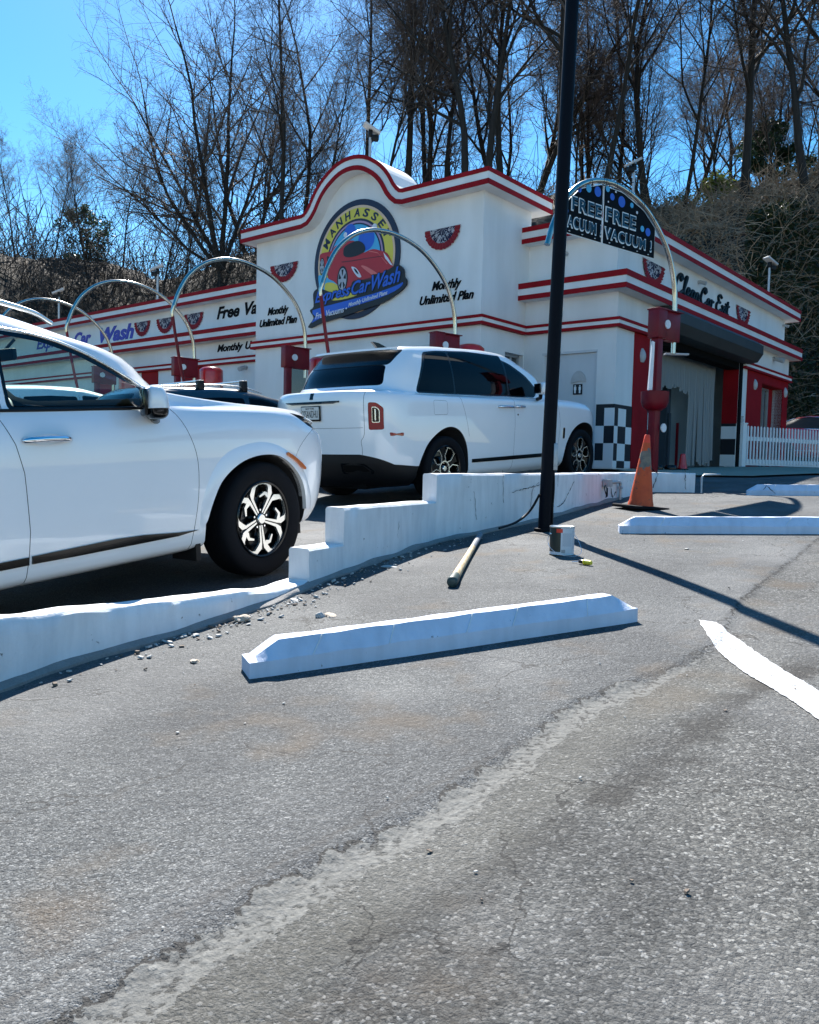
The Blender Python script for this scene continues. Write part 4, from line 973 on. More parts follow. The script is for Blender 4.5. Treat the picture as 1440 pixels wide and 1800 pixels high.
# small print: rows of grey dashes
wv = n.nodes.new('ShaderNodeTexBrick'); vm = n.nodes.new('ShaderNodeCombineXYZ'); n.links.new(math_(n, 'MULTIPLY', ang, .08), vm.inputs[0]); n.links.new(zz, vm.inputs[1]); n.links.new(vm.outputs[0], wv.inputs['Vector'])
wv.inputs['Scale'].default_value = 60; wv.inputs['Brick Width'].default_value = .9; wv.inputs['Row Height'].default_value = .28; wv.inputs['Mortar Size'].default_value = .075; wv.inputs['Color1'].default_value = (0, 0, 0, 1); wv.inputs['Color2'].default_value = (0, 0, 0, 1); wv.inputs['Mortar'].default_value = (1, 1, 1, 1)
txt = math_(n, 'MULTIPLY', math_(n, 'SUBTRACT', 1, wv.outputs['Color']), math_(n, 'MAXIMUM', box2(-.28, .55, .060, .150), box2(.62, .95, .045, .165)))
col = mix(n, math_(n, 'MULTIPLY', txt, .50), col, (.10, .12, .18))
# barcode
bw_ = n.nodes.new('ShaderNodeTexWave'); n.links.new(vm.outputs[0], bw_.inputs['Vector']); bw_.inputs['Scale'].default_value = 110; bw_.inputs['Distortion'].default_value = 0
col = mix(n, math_(n, 'MULTIPLY', box2(-.36, -.04, .016, .038), math_(n, 'GREATER_THAN', bw_.outputs['Fac'], .45)), col, (.02, .03, .03))
n.links.new(col, b.inputs['Base Color']); b.inputs['Roughness'].default_value = .35
mb = MB(); mb.lathe([(.0825, .006), (.0825, .184)], 40); mb.build('label_wrap', m, root, 60)
mb = MB(); mb.lathe([(0, .0), (.083, .0), (.085, .003), (.0835, .007), (.0815, .008)], 40); mb.lathe([(.0815, .183), (.085, .186), (.0855, .191), (.083, .194), (.078, .190), (.070, .186), (.0, .185)], 40)
mb.build('can_rim', simple('can_tin', (.62, .62, .58), .3, metal=.75), root, 60)
mb = MB(); mb.lathe([(0, .1855), (.066, .1865), (.069, .189), (.064, .1875), (0, .187)], 32); mb.build('lid', simple('lid_paint', (.70, .70, .68), .45, bmp=.003, bscale=30), root, 60)
mb = MB(); hp = spline([(-.086, -.01, .140), (-.115, -.05, .105), (-.118, -.12, .055), (-.07, -.185, .016), (.02, -.20, .010), (.085, -.15, .03), (.10, -.06, .09), (.086, .01, .140)], 40)
mb.tube(hp, .0017, 6); mb.tube([(-.090, -.01, .14), (-.080, -.01, .14)], .009, 10); mb.tube([(.090, .01, .14), (.080, .01, .14)], .009, 10); mb.build('wire_handle', MAT['chrome'], root, 60)
# ---- small yellow tool
x, y = 1.10, 5.10
root = empty('putty_knife', (x, y, gz(x, y) + .018), (0, 0, R(-62)), label='small brush tool with a yellow handle lying in front of the paint can', cat='tool')
mb = MB(); mb.lathe([(0, .0), (.013, .0), (.017, .004), (.018, .012), (.015, .026), (.016, .045), (.013, .060), (.0, .062)], 18, axis='x'); mb.build('tool_handle', simple('yellow_plastic', (.72, .60, .03), .35), root, 50)
mb = MB(); mb.lathe([(0, -.034), (.011, -.034), (.013, -.018), (.012, .0), (0, .0)], 14, axis='x'); mb.build('ferrule', MAT['gloss_black'], root, 50)
mb = MB(); mb.tube([(-.034, 0, 0), (-.10, .006, -.010)], [.004, .0025], 8); mb.build('shank', MAT['chrome'], root, 50)
root.rotation_euler = (0, 0, R(-52) + math.pi); root.rotation_euler = (0, 0, R(128 + 180))
# ---- long wooden handle
h0 = Vector((.247, 4.53)); h1 = Vector((.565, 6.42)); c = (h0 + h1) / 2
root = empty('wooden_handle', (h0.x, h0.y, gz(*h0) + .03), label='worn wooden tool handle with a dark green painted butt lying on the asphalt', cat='tool handle')
E3 = Vector((h1.x - h0.x, h1.y - h0.y, gz(*h1) - gz(*h0) + .0)); E3n = E3.normalized()
m, n, b = new_mat('handle_wood'); st = tex(n, 'Noise', 6, 6); mp = n.nodes.new('ShaderNodeMapping'); tc = n.nodes.new('ShaderNodeTexCoord'); mp.inputs['Scale'].default_value = (14, 1.2, 14); n.links.new(tc.outputs['Object'], mp.inputs[0]); n.links.new(mp.outputs[0], st.inputs['Vector'])
n.links.new(ramp(n, st.outputs[0], [(.3, (.30, .20, .10)), (.55, (.55, .42, .24)), (.75, (.62, .52, .36))]), b.inputs['Base Color']); b.inputs['Roughness'].default_value = .6
mb = MB(); mb.tube([E3n * d for d in (.17, .4, .9, 1.25)], [.026, .024, .021, .020], 16); mb.build('shaft', m, root, 60)
mb = MB(); mb.tube([E3n * d for d in (1.25, 1.5, 1.9)], [.0202, .021, .022], 16); mb.build('worn_tip', simple('worn_grey', (.20, .21, .23), .7, var=.6, scale=30), root, 60)
mb = MB(); mb.tube([E3n * d for d in (-.005, .0, .02, .12, .172)], [.022, .030, .032, .030, .0265], 16); mb.build('painted_butt', simple('butt_green', (.025, .05, .045), .5), root, 60)
# ---- vacuum stations ------------------------------------------------------------
AE = Vector((-.779, -.626)); AE.normalize()
ARC = [(.10, 2.70), (.10, 3.25), (.14, 3.66), (.29, 4.04), (.56, 4.35), (.93, 4.60), (1.40, 4.735), (1.85, 4.735), (2.24, 4.60), (2.55, 4.34), (2.74, 4.02), (2.84, 3.74)]
def vacuum(name, px, py, label, hose=True, bowl=False, can=True, full=True):
    """px,py: foot of the arch pipe; arch runs along AE"""
    g = gz(px - .35, py - .2)
    root = empty(name, (px, py, 0), label=label, cat='vacuum station', group='vacuum stations with steel arches')
    P = lambda u, z, o=0: Vector((AE.x * u - AE.y * o, AE.y * u + AE.x * o, z))
    mb = MB(); mb.tube(spline([P(u, z) for u, z in ARC], 60), .036, 14); mb.build('steel_arch', MAT['steel'], root, 60)
    # swivel end
    mb = MB(); mb.tube([P(1.70, 4.745), P(1.76, 4.742)], .042, 14)
    mb.build('arch_collar', MAT['steel'], root, 50)
    mb = MB()
    if hose: mb.tube([P(2.84, 3.74), P(2.87, 3.64), P(2.86, 3.55)], [.040, .030, .026], 10); mb.build('swivel_joint', MAT['steel'], root, 50)
    # column
    C0 = P(.50, 0, 0)
    mb = MB()
    mb.T = Matrix.Translation(C0) @ Matrix.Rotation(math.atan2(AE.y, AE.x), 4, 'Z')
    mb.box(-.062, .062, -.06, .06, g - .05, 3.27, .012); mb.build('column', MAT['red_metal'], root, 30)
    mb = MB(); mb.T = Matrix.Translation(C0) @ Matrix.Rotation(math.atan2(AE.y, AE.x), 4, 'Z')
    mb.box(-.10, .11, -.09, .09, 2.87, 3.29, .01); mb.box(-.46, -.10, -.06, .06, 2.86, 3.265, .008); mb.box(-.48, .12, -.10, .10, 3.265, 3.28)
    for k in range(3):
        for j in range(2): mb.box(-.42 + j * .16, -.40 + j * .16, -.068, -.06, 2.93 + k * .13, 2.95 + k * .13)
    mb.build('bracket_head', MAT['red_metal'], root, 30)
    mb = MB(); mb.T = Matrix.Translation(C0) @ Matrix.Rotation(math.atan2(AE.y, AE.x), 4, 'Z')
    mb.prism([(-.08, 0), (-.22, 0), (-.08, .22)], 0, .012, 'y'); v0 = len(mb.v); 
    mb.v = [(x_, y_, z_ + g) for x_, y_, z_ in mb.v]
    mb.prism([(.08, g), (.22, g), (.08, g + .22)], 0, .012, 'y'); mb.box(-.25, .25, -.16, .16, g, g + .015); mb.build('foot_gusset', MAT['red_metal'], root, 20)
    # round tag discs
    for zt in ((3.07, 1.62) if bowl else (3.07,)):
        mb = MB(); c = C0 + Vector((AE.x * -.10, AE.y * -.10, 0)); mb.T = Matrix.Translation(Vector((c.x, c.y, zt)) + Vector((AE.y, -AE.x, 0)) * -.095) @ Matrix.Rotation(math.atan2(-AE.x, AE.y) , 4, 'Z')
        mb.lathe([(0, -.008), (.062, -.008), (.062, .008), (0, .008)], 24, axis='x'); mb.build('round_tag', MAT['white_plastic'], root, 40)
    if bowl:
        mb = MB(); c = C0 + Vector((0, 0, 0)); mb.T = Matrix.Translation((c.x, c.y, 1.86)); mb.lathe([(0, .0), (.10, .0), (.165, .05), (.19, .12), (.195, .265), (.185, .265), (.18, .13), (0, .03)], 28); mb.build('nozzle_bowl', MAT['red_metal'], root, 40)
        mb = MB(); mb.tube([P(.10, 2.70), P(.10, 2.86)], .036, 14); mb.build('pipe_end', MAT['steel'], root, 50)
        mb = MB(); c = P(.02, 2.70); mb.T = Matrix.Translation(c); mb.box(-.17, .17, -.05, .05, -.015, .012, .004); mb.build('work_light', MAT['lamp_grey'], root)
        mb = MB(); c = P(.64, 0); mb.T = Matrix.Translation((c.x, c.y, 0)); mb.prism([(-.02, 2.14), (.035, 2.14), (.045, 2.80), (.012, 2.82)], -.03, .03, 'y'); mb.build('cable_cover', MAT['white_plastic'], root)
    if hose:
        m_ = MAT['red_metal']; mb = MB()
        a = P(2.86, 3.57); e_ = P(2.45, 1.75); pts = spline([a, P(2.80, 3.2), P(2.66, 2.5), e_, P(2.2, 1.2), P(1.7, .95 + .1), P(1.0, 1.15), P(.55, 1.7)], 40)
        mb.tube(pts, .027, 10); mb.build('vacuum_hose', m_, root, 60)
    if can:
        c = P(-.36, 0, -.12); mb = MB(); mb.T = Matrix.Translation((c.x, c.y, g)); mb.lathe([(0, .0), (.22, .0), (.225, .05), (.225, 2.0), (.0, 2.0)], 28); mb.build('canister', MAT['white_plastic'], root, 40)
        mb = MB(); mb.T = Matrix.Translation((c.x, c.y, g)); mb.lathe([(0, 2.38), (.10, 2.375), (.20, 2.35), (.262, 2.30), (.27, 2.24), (.27, 1.96), (.25, 1.95), (.25, 1.985), (0, 1.985)], 32); mb.build('canister_hood', MAT['bright_red'], root, 50)
        mb = MB(); mb.T = Matrix.Translation((c.x, c.y, g)); mb.box(-.27, -.23, -.04, .04, 0, 1.97); mb.box(.23, .27, -.04, .04, 0, 1.97); mb.box(-.1, .1, -.245, -.225, 1.2, 1.7); mb.build('canister_frame', MAT['red_metal'], root)
    return root
vlabs = ['vacuum station nearest the camera with a black free vacuum sign in its steel arch', 'vacuum station whose arch crosses the round logo sign, behind the boxy white SUV',
         'vacuum station left of the boxy white SUV rear window, before the tower end', 'vacuum station with a red hood seen above the dark car roof rails', 'farthest visible vacuum arch, its left half behind the near white SUV']
vp = [(3.82, 11.94), (.80, 14.4), (-2.07, 16.5), (-4.84, 18.6), (-7.45, 20.75)]
for i, (p_, lab) in enumerate(zip(vp, vlabs)):
    vacuum('vacuum_station', p_[0], p_[1], lab, hose=i > 0, bowl=i == 0, can=i > 0)
# ---- free vacuum sign: two printed panels hung inside the first arch
P0 = Vector((3.82, 11.94, 0))
def arch_z(u):
    us = [a[0] for a in ARC[1:]]; return float(np.interp(u, us, [a[1] for a in ARC[1:]]))
root = empty('free_vacuum_sign', (P0.x + AE.x * 1.7, P0.y + AE.y * 1.7, 4.2), label='black half-round FREE VACUUM sign in two panels hanging inside the nearest steel arch', cat='sign')
bpy.context.view_layer.update(); SO = root.location.copy()
yawR = AE; 
def SP(u, z, o): # u measured along AE from the pipe ; o outwards to viewer
    nx = Vector((AE.y, -AE.x)); nx = nx if nx.dot(Vector((-1, -1))) > 0 or True else nx
    nrm = Vector((-AE.y * -1, AE.x * -1)) ; nrm = Vector((.626, -.779)).normalized()
    return Vector((P0.x + AE.x * u + nrm.x * o, P0.y + AE.y * u + nrm.y * o, z)) - SO
JU = 1.80
def zb(u): return 3.93 + (.05 if u < 99 else 0) + (u - JU) * -.0
def spanel(u0, u1, name, lab):
    n = 22; us = [u0 + (u1 - u0) * k / n for k in range(n + 1)]
    bot = lambda u: 3.955
    top = [(u, arch_z(u) - .055) for u in us]; poly = [(u0, bot(u0)), (u1, bot(u1))] + top[::-1]
    def pr(mb, grow, o0, o1):
        cz = 4.2; vs = []
        P_ = [(u, z) for u, z in poly]
        for o in (o0, o1):
            for i, (u, z) in enumerate(P_):
                a = Vector(P_[i - 1]); c = Vector(P_[(i + 1) % len(P_)]); d = (c - a).normalized(); nr_ = Vector((d.y, -d.x)); vs.append(SP(u + nr_.x * grow, z + nr_.y * grow, o))
        n_ = len(P_); mb.add(vs, [tuple(range(n_)), tuple(range(n_, 2 * n_))[::-1]] + [(i, n_ + i, n_ + (i + 1) % n_, (i + 1) % n_) for i in range(n_)])
    mb = MB(); pr(mb, .012, -.006, .000); e = mb.build('sign_edge', MAT['white_letter'], root)
    mb = MB(); pr(mb, 0, .0005, .004); o = mb.build('sign_panel', MAT['sign_black'], root); return o
pr_ = spanel(.66, JU - .02, 'sign_panel', ''); pl_ = spanel(JU + .02, 2.60, 'sign_panel', '')
sx = Vector((-AE.x, -AE.y, 0))   # reading direction (towards the post)
def st_(s, u_left, z, w, h, mat, out, of, parent):
    P = SP(u_left, z, out) + SO
    me = place_text('sign_word', s, MAT[mat], P, sx, ZU, w, h, 0, of, .0015, None, spacing=1.16); me.parent = parent; me.location = P - SO - Vector((0, 0, 0)); return me
for (s, ul, z, w, h, par) in (('FREE', 1.755, 4.235, .66, .20, pr_), ('VACUUM !', 1.765, 4.015, 1.04, .165, pr_), ('FREE', 2.43, 4.235, .60, .19, pl_), ('VACUUM !', 2.60, 4.015, .78, .165, pl_)):
    # outline behind, dark teal face in front
    st_(s, ul, z, w, h, 'white_letter', .007, .042, par); st_(s, ul - .020, z + .020, w - .034, h - .034, 'teal_letter', .0105, .022, par)
for (u, z, rr, mt_) in ((1.62, 4.58, .045, 'l_blue'), (1.42, 4.56, .072, 'l_blue'), (1.20, 4.56, .035, 'l_cyan'), (1.72, 4.66, .04, 'l_cyan'), (.95, 4.30, .04, 'l_cyan'), (.82, 4.28, .055, 'l_blue'), (1.08, 4.49, .02, 'l_white'), (2.10, 4.58, .05, 'l_cyan'), (1.92, 4.58, .065, 'l_blue'), (2.28, 4.53, .04, 'l_blue'), (2.53, 4.22, .05, 'l_blue'), (2.0, 4.66, .018, 'l_white'), (1.55, 4.66, .015, 'l_white'), (1.7, 4.50, .012, 'l_white')):
    mb = MB(); pts = [(u + rr * math.cos(R(k * 15)), z + rr * math.sin(R(k * 15))) for k in range(24)]
    vs = [SP(a, b_, o) for o in (.004, .0065) for a, b_ in pts]; mb.add(vs, [tuple(range(24)), tuple(range(24, 48))[::-1]] + [(i, 24 + i, 24 + (i + 1) % 24, (i + 1) % 24) for i in range(24)]); mb.build('printed_bubble', MAT[mt_], pr_ if u < JU else pl_)
mb = MB()
for u in (.80, 1.05, 1.35, 1.65, 1.95, 2.2, 2.45):
    for k in range(1):
        c = SP(u, 3.98, .006); mb.T = Matrix.Translation(c); mb.lathe([(0, -.004), (.012, -.004), (.012, .004), (0, .004)], 10)
mb.T = Matrix.Identity(4); mb.build('eyelet', MAT['white_letter'], root)
mb = MB()
for u in (.75, 1.0, 1.3, 1.6, 1.82, 2.1, 2.35, 2.52):
    z = arch_z(u); mb.T = Matrix.Translation(SP(u, z - .005, 0)); mb.tube([(0.04, -.03, -.05), (.045, -.035, .03), (0, 0, .045), (-.045, .035, .02), (-.035, .03, -.05)], .004, 5)
mb.T = Matrix.Identity(4); mb.tube([SP(1.45, 4.78, 0), SP(1.20, 4.86, .02)], .005, 5); mb.build('cable_tie', MAT['black_plastic'], root)
# ---- roof floodlights on poles
def flood(px, py, zt, zb_, label, big=1., yaw=0):
    root = empty('floodlight_pole', (px, py, zb_), (0, 0, yaw), label=label, cat='floodlight', group='floodlights on poles above the roof'); H = zt - zb_
    mb = MB(); mb.tube([(0, 0, 0), (0, 0, H)], .035 * big, 10); mb.build('pole_tube', MAT['galv'], root, 50)
    mb = MB(); mb.T = Matrix.Translation((0, 0, H)) @ Matrix.Rotation(R(28), 4, 'Y') @ Matrix.Scale(big, 4); mb.box(-.22, .22, -.13, .13, .04, .10, .01); mb.build('lamp_head', MAT['lamp_grey'], root, 30)
    mb = MB(); mb.T = Matrix.Translation((0, 0, H)) @ Matrix.Scale(big, 4); mb.box(-.05, .05, -.05, .05, -.14, .03, .01); mb.box(.02, .20, -.07, .07, -.20, -.08, .01); mb.build('driver_box', MAT['black_plastic'], root, 30)
flood(-1.15, 20, 8.95, 5.2, 'floodlight on a pole above the arched tower', yaw=R(15)); flood(5.70, 22, 9.05, 5.0, 'floodlight on a pole behind the free vacuum sign', yaw=R(200)); flood(11.10, 26, 7.6, 1.2, 'floodlight pole at the right, before the brushy hillside', yaw=R(20))
flood(-8.08, 26, 6.95, 4.5, 'floodlight above the left wing roof, nearer one', yaw=R(200)); flood(-12.9, 30, 6.95, 4.5, 'farthest floodlight, above the end of the left wing', yaw=R(200))
# ---- picket fence
fa = Vector((8.0, 19.9)); fd = Vector((2.62, 1.45)).normalized()
root = empty('picket_fence', (fa.x, fa.y, gz(*fa)), (0, 0, math.atan2(fd.y, fd.x)), label='white vinyl picket fence in front of the red car', cat='fence')
MAT['vinyl'] = simple('vinyl', (.78, .79, .80), .4, var=.04)
Lf = 5.2
mb = MB(); mb.box(0, Lf, -.02, .02, .06, .21); mb.box(0, Lf, -.02, .02, .66, .76); mb.build('rail', MAT['vinyl'], root)
mb = MB(); x = .18
while x < Lf:
    mb.prism([(x, .10), (x + .045, .10), (x + .045, .99), (x + .0225, 1.02), (x, .99)], -.045, -.022, 'y'); x += .118
mb.build('pickets', MAT['vinyl'], root)
mb = MB(); mb.box(-.02, .12, -.07, .07, -.05, 1.05); mb.box(-.035, .135, -.085, .085, 1.05, 1.08); mb.box(Lf, Lf + .13, -.065, .065, 0, 1.05); mb.build('fence_post', MAT['vinyl'], root)
mb = MB(); mb.lathe([(0, 1.08), (.03, 1.08), (.05, 1.14), (.03, 1.20), (.05, 1.24), (0, 1.25)], 12); mb.build('post_ornament', MAT['lamp_grey'], root, 50)
# ---- rubble, paint chips, leaves near the wall
random.seed(21)
def rock(x, y, s, mat, name, label, cat='stone', flat=.5, grp=None):
    bm = bmesh.new(); bmesh.ops.create_icosphere(bm, subdivisions=3, radius=1)
    sx_, sy_ = random.uniform(.8, 1.3), random.uniform(.6, 1.0); sd_ = random.uniform(0, 99)
    for v in bm.verts:
        d = 1 + .55 * noise.noise(v.co * 1.1 + Vector((sd_, 0, 0))) + .12 * noise.noise(v.co * 4 + Vector((sd_, 3, 0))); v.co = Vector((v.co.x * sx_ * d, v.co.y * sy_ * d, v.co.z * flat * d)) * s
    me = bpy.data.meshes.new(name); bm.to_mesh(me); bm.free(); o = link(name, me, mat, smooth=22); o.location = (x, y, gz(x, y) + s * flat * .45); o.rotation_euler = (random.uniform(-.2, .2), random.uniform(-.2, .2), random.uniform(0, 6)); tag(o, label, cat, grp); return o
ROCK = conc('rock_tan', (.55, .46, .36), 20, .004); CHIP = conc('chip_white', (.50, .49, .46), 18, .003)
rock(-.80, 3.92, .042, ROCK, 'stone', 'tan chunk of broken masonry at the foot of the wall', flat=.5)
rock(-.60, 4.30, .028, CHIP, 'stone', 'pale broken piece of masonry lying in the rubble', flat=.4)
rock(-.425, 3.96, .020, CHIP, 'stone', 'small round white stone behind the nearest wheel stop', flat=.8)
rock(-.375, 3.97, .028, ROCK, 'scrap', 'crumpled tan scrap beside the small white stone', 'scrap', flat=.28)
rock(-.85, 3.25, .028, ROCK, 'scrap', 'dry tan scrap lying alone on the asphalt left of the near wheel stop', 'scrap', flat=.25)
rock(-.12, 5.22, .055, CHIP, 'stone', 'flat grey flake of masonry in the shade of the wall', flat=.12)
rock(1.93, 5.65, .028, CHIP, 'scrap', 'small pale scrap on the open asphalt in front of the second wheel stop', 'scrap', flat=.15)
rock(.30, 3.88, .020, ROCK, 'stone', 'tiny stone lying behind the middle of the nearest wheel stop', flat=.5)
mb = MB()
def shard(mb, x, y, s):
    z = gz(x, y) + .004; k = random.randint(4, 6); a0 = random.uniform(0, 6)
    P = [(x + s * random.uniform(.5, 1) * math.cos(a0 + 6.28 * i / k), y + s * random.uniform(.5, 1) * math.sin(a0 + 6.28 * i / k)) for i in range(k)]
    h = s * random.uniform(.15, .6)
    tl = random.uniform(-.4, .4)
    vs = [(a, b_, z + tl * (a - x)) for a, b_ in P] + [(x + (a - x) * .8, y + (b_ - y) * .8, z + h + tl * (a - x)) for a, b_ in P]
    mb.add(vs, [tuple(range(k, 2 * k))] + [(i, (i + 1) % k, k + (i + 1) % k, k + i) for i in range(k)])
mb2_ = MB()
fpts = resample(WALL[2:12], .02)
for _ in range(430):
    i = int(random.triangular(0, len(fpts) - 2, len(fpts) * .30)); p = fpts[i]; d = fpts[i + 1] - p; nr_ = Vector((d.y, -d.x)).normalized()
    o_ = .05 + abs(random.gauss(0, .09)); s = random.choice((.004, .006, .008, .012, .018)) * random.uniform(.6, 1.2)
    shard(mb if random.random() < .6 else mb2_, p.x + nr_.x * o_, p.y + nr_.y * o_, s)
for _ in range(260):
    x, y = random.uniform(-2.4, 3.2), random.uniform(1.4, 8.5)
    if float(sdist(np.array([x]), np.array([y]), WALL)[0][0]) > .1: shard(random.choice((mb, mb2_)), x, y, random.choice((.003, .004, .006, .009)))
tag(mb.build('rubble', CHIP), 'scattered pale masonry crumbs along the foot of the white wall', 'rubble', kind='stuff'); tag(mb2_.build('rubble', conc('rubble_brown', (.16, .12, .09), 15)), 'scattered brown grit and crumbs on the asphalt', 'rubble', kind='stuff')
# ================================================================== VEHICLES
def paint(name, c, rough=.28):
    m, n, b = new_mat(name); b.inputs['Base Color'].default_value = (*c, 1); b.inputs['Roughness'].default_value = rough
    b.inputs['Coat Weight'].default_value = 1; b.inputs['Coat Roughness'].default_value = .02; b.inputs['Specular IOR Level'].default_value = .5
    t = tex(n, 'Noise', 3, 4); n.links.new(ramp(n, t.outputs[0], [(.3, tuple(x * .97 for x in c)), (.7, c)]), b.inputs['Base Color'])
    return m
MAT['car_white'] = paint('car_white', (.84, .85, .86)); MAT['car_white2'] = paint('car_white_pearl', (.80, .83, .85)); MAT['car_red'] = paint('car_red', (.42, .008, .02)); MAT['car_black'] = paint('car_black', (.008, .009, .011))
m, n, b = new_mat('tint_glass'); b.inputs['Base Color'].default_value = (.004, .005, .007, 1); b.inputs['Roughness'].default_value = .03; b.inputs['Specular IOR Level'].default_value = .14; b.inputs['Base Color'].default_value = (.001, .0012, .002, 1); MAT['tint'] = m
m, n, b = new_mat('clear_glass'); out = n.nodes['Material Output']; tr = n.nodes.new('ShaderNodeBsdfTransparent'); gl = n.nodes.new('ShaderNodeBsdfGlossy'); mx = n.nodes.new('ShaderNodeMixShader'); fr = n.nodes.new('ShaderNodeLayerWeight')
tr.inputs[0].default_value = (.80, .92, .88, 1); gl.inputs['Roughness'].default_value = .01; n.links.new(math_(n, 'ADD', math_(n, 'MULTIPLY', math_(n, 'POWER', fr.outputs['Facing'], 4), .6), .04), mx.inputs[0]); n.links.new(tr.outputs[0], mx.inputs[1]); n.links.new(gl.outputs[0], mx.inputs[2]); n.links.new(mx.outputs[0], out.inputs[0]); MAT['glass'] = m
m, n, b = new_mat('tail_red'); b.inputs['Base Color'].default_value = (.26, .006, .010, 1); b.inputs['Roughness'].default_value = .08; b.inputs['Coat Weight'].default_value = 1; MAT['tail_red'] = m
m, n, b = new_mat('amber'); b.inputs['Base Color'].default_value = (.50, .10, .008, 1); b.inputs['Roughness'].default_value = .15; b.inputs['Coat Weight'].default_value = 1; MAT['amber'] = m
MAT['interior'] = simple('interior', (.018, .018, .020), .7); MAT['interior2'] = simple('interior2', (.05, .05, .055), .6)
def crv(keys, xs_):
    """smooth interpolation of key arrays over key index positions"""
    return keys
def interp_rows(rows, sub_):
    """rows: list of dict(z=[(x,z)..] or float, w, xr, xf, ar, af, nr, nf, hard?) -> dense list by Catmull-Rom in index"""
    X = np.linspace(0, 1, 25)
    arr = []
    for r in rows:
        x0, x1 = r['xr'], r['xf']; xv = x0 + (x1 - x0) * X
        z = r['z']; zv = np.full(25, float(z)) if not isinstance(z, list) else np.interp(xv, [p[0] for p in z], [p[1] for p in z])
        if isinstance(z, list): 
            k = np.array([.25, .5, .25]); zz = np.convolve(np.pad(zv, 1, 'edge'), k, 'valid'); zv = zz
        w = r['w']; wv = np.full(25, float(w)) if not isinstance(w, list) else np.interp(xv, [p[0] for p in w], [p[1] for p in w])
        arr.append(np.concatenate([[x0, x1, r.get('ar', .5), r.get('af', .6), r.get('nr', 2.8), r.get('nf', 2.5)], zv, wv]))
    arr = np.array(arr); n = len(arr); out = []
    for i in range(n - 1):
        a, b_, c, d = arr[max(i - 1, 0)], arr[i], arr[i + 1], arr[min(i + 2, n - 1)]
        if rows[i].get('hard'): a = b_ * 2 - c
        if rows[i + 1].get('hard'): d = c * 2 - b_
        k = rows[i].get('sub', sub_)
        for j in range(k):
            t = j / k; out.append(.5 * ((2 * b_) + (c - a) * t + (2 * a - 5 * b_ + 4 * c - d) * t * t + (3 * b_ - a - 3 * c + d) * t ** 3))
    out.append(arr[-1]); return out
def loft(rows, sub_=4, ns=46, nc=16):
    D = interp_rows(rows, sub_); ring = []
    V = []
    X = np.linspace(0, 1, 25)
    for r in D:
        xr, xf, ar, af, nr, nf = r[:6]; zv, wv = r[6:31], r[31:56]
        half = []
        for k in range(nc):                                   # rear quarter, from the centre line out
            ph = (k / nc) * math.pi / 2
            half.append((xr + ar - ar * max(math.cos(ph), 0) ** (2 / nr), math.sin(ph) ** (2 / nr)))
        for k in range(ns + 1): half.append((xr + ar + (xf - af - xr - ar) * k / ns, 1.0))
        for k in range(1, nc + 1):
            ph = (1 - k / nc) * math.pi / 2
            half.append((xf - af + af * max(math.cos(ph), 0) ** (2 / nf), max(math.sin(ph), 0) ** (2 / nf)))
        pts = []
        for x, yy in half:
            u = (x - xr) / (xf - xr); z = np.interp(u, X, zv); w = np.interp(u, X, wv); pts.append((x, -w * yy, z))
        full = pts + [(x, -y, z) for x, y, z in pts[-2:0:-1]]
        V.append(full)
    N = len(V[0]); vs = [p for row in V for p in row]; fs = []
    for i in range(len(V) - 1):
        for k in range(N): fs.append((i * N + k, i * N + (k + 1) % N, (i + 1) * N + (k + 1) % N, (i + 1) * N + k))
    fs.append(tuple(range(N))[::-1]); fs.append(tuple(range((len(V) - 1) * N, len(V) * N)))
    me = bpy.data.meshes.new('loft'); me.from_pydata(vs, [], fs); bm = bmesh.new(); bm.from_mesh(me); bmesh.ops.recalc_face_normals(bm, faces=bm.faces); bm.to_mesh(me); bm.free(); return me
def rib(poly, w, lo, hi, ax, closed=False):
    """thin cutter following a polyline (2D) through the body; ax 'y' side cuts (x,z); 'x' rear cuts (y,z)"""
    mb = MB(); n = len(poly); off = [[], []]
    for i, p in enumerate(poly):
        if closed: a, c = Vector(poly[i - 1]), Vector(poly[(i + 1) % n])
        else: a, c = Vector(poly[max(i - 1, 0)]), Vector(poly[min(i + 1, n - 1)])
        d1 = (Vector(p) - a); d2 = (c - Vector(p)); d = ((d1.normalized() if d1.length > 1e-9 else Vector((0, 0))) + (d2.normalized() if d2.length > 1e-9 else Vector((0, 0)))).normalized(); nr = Vector((-d.y, d.x))
        off[0].append(Vector(p) + nr * w / 2); off[1].append(Vector(p) - nr * w / 2)
    F = (lambda p, h: (p.x, h, p.y)) if ax == 'y' else (lambda p, h: (h, p.x, p.y)) if ax == 'x' else (lambda p, h: (p.x, p.y, h))
    vs = []
    for i in range(n): vs += [F(off[0][i], lo), F(off[1][i], lo), F(off[1][i], hi), F(off[0][i], hi)]
    m = n if closed else n - 1
    fs = [(i * 4 + k, i * 4 + (k + 1) % 4, ((i + 1) % n) * 4 + (k + 1) % 4, ((i + 1) % n) * 4 + k) for i in range(m) for k in range(4)]
    if not closed: fs += [(0, 1, 2, 3), ((n - 1) * 4 + 3, (n - 1) * 4 + 2, (n - 1) * 4 + 1, (n - 1) * 4)]
    mb.add(vs, fs); me = mb.mesh('rib'); bm = bmesh.new(); bm.from_mesh(me); bmesh.ops.recalc_face_normals(bm, faces=bm.faces); bm.to_mesh(me); bm.free(); return me
def cyl_y(x, z, r, y0, y1, n=64, squash=None):
    mb = MB(); poly = [(x + r * math.cos(2 * math.pi * k / n), z + r * math.sin(2 * math.pi * k / n)) for k in range(n)]
    if squash: poly = squash
    mb.prism(poly, y0, y1, 'y'); me = mb.mesh('cyl'); bm = bmesh.new(); bm.from_mesh(me); bmesh.ops.recalc_face_normals(bm, faces=bm.faces); bm.to_mesh(me); bm.free(); return me
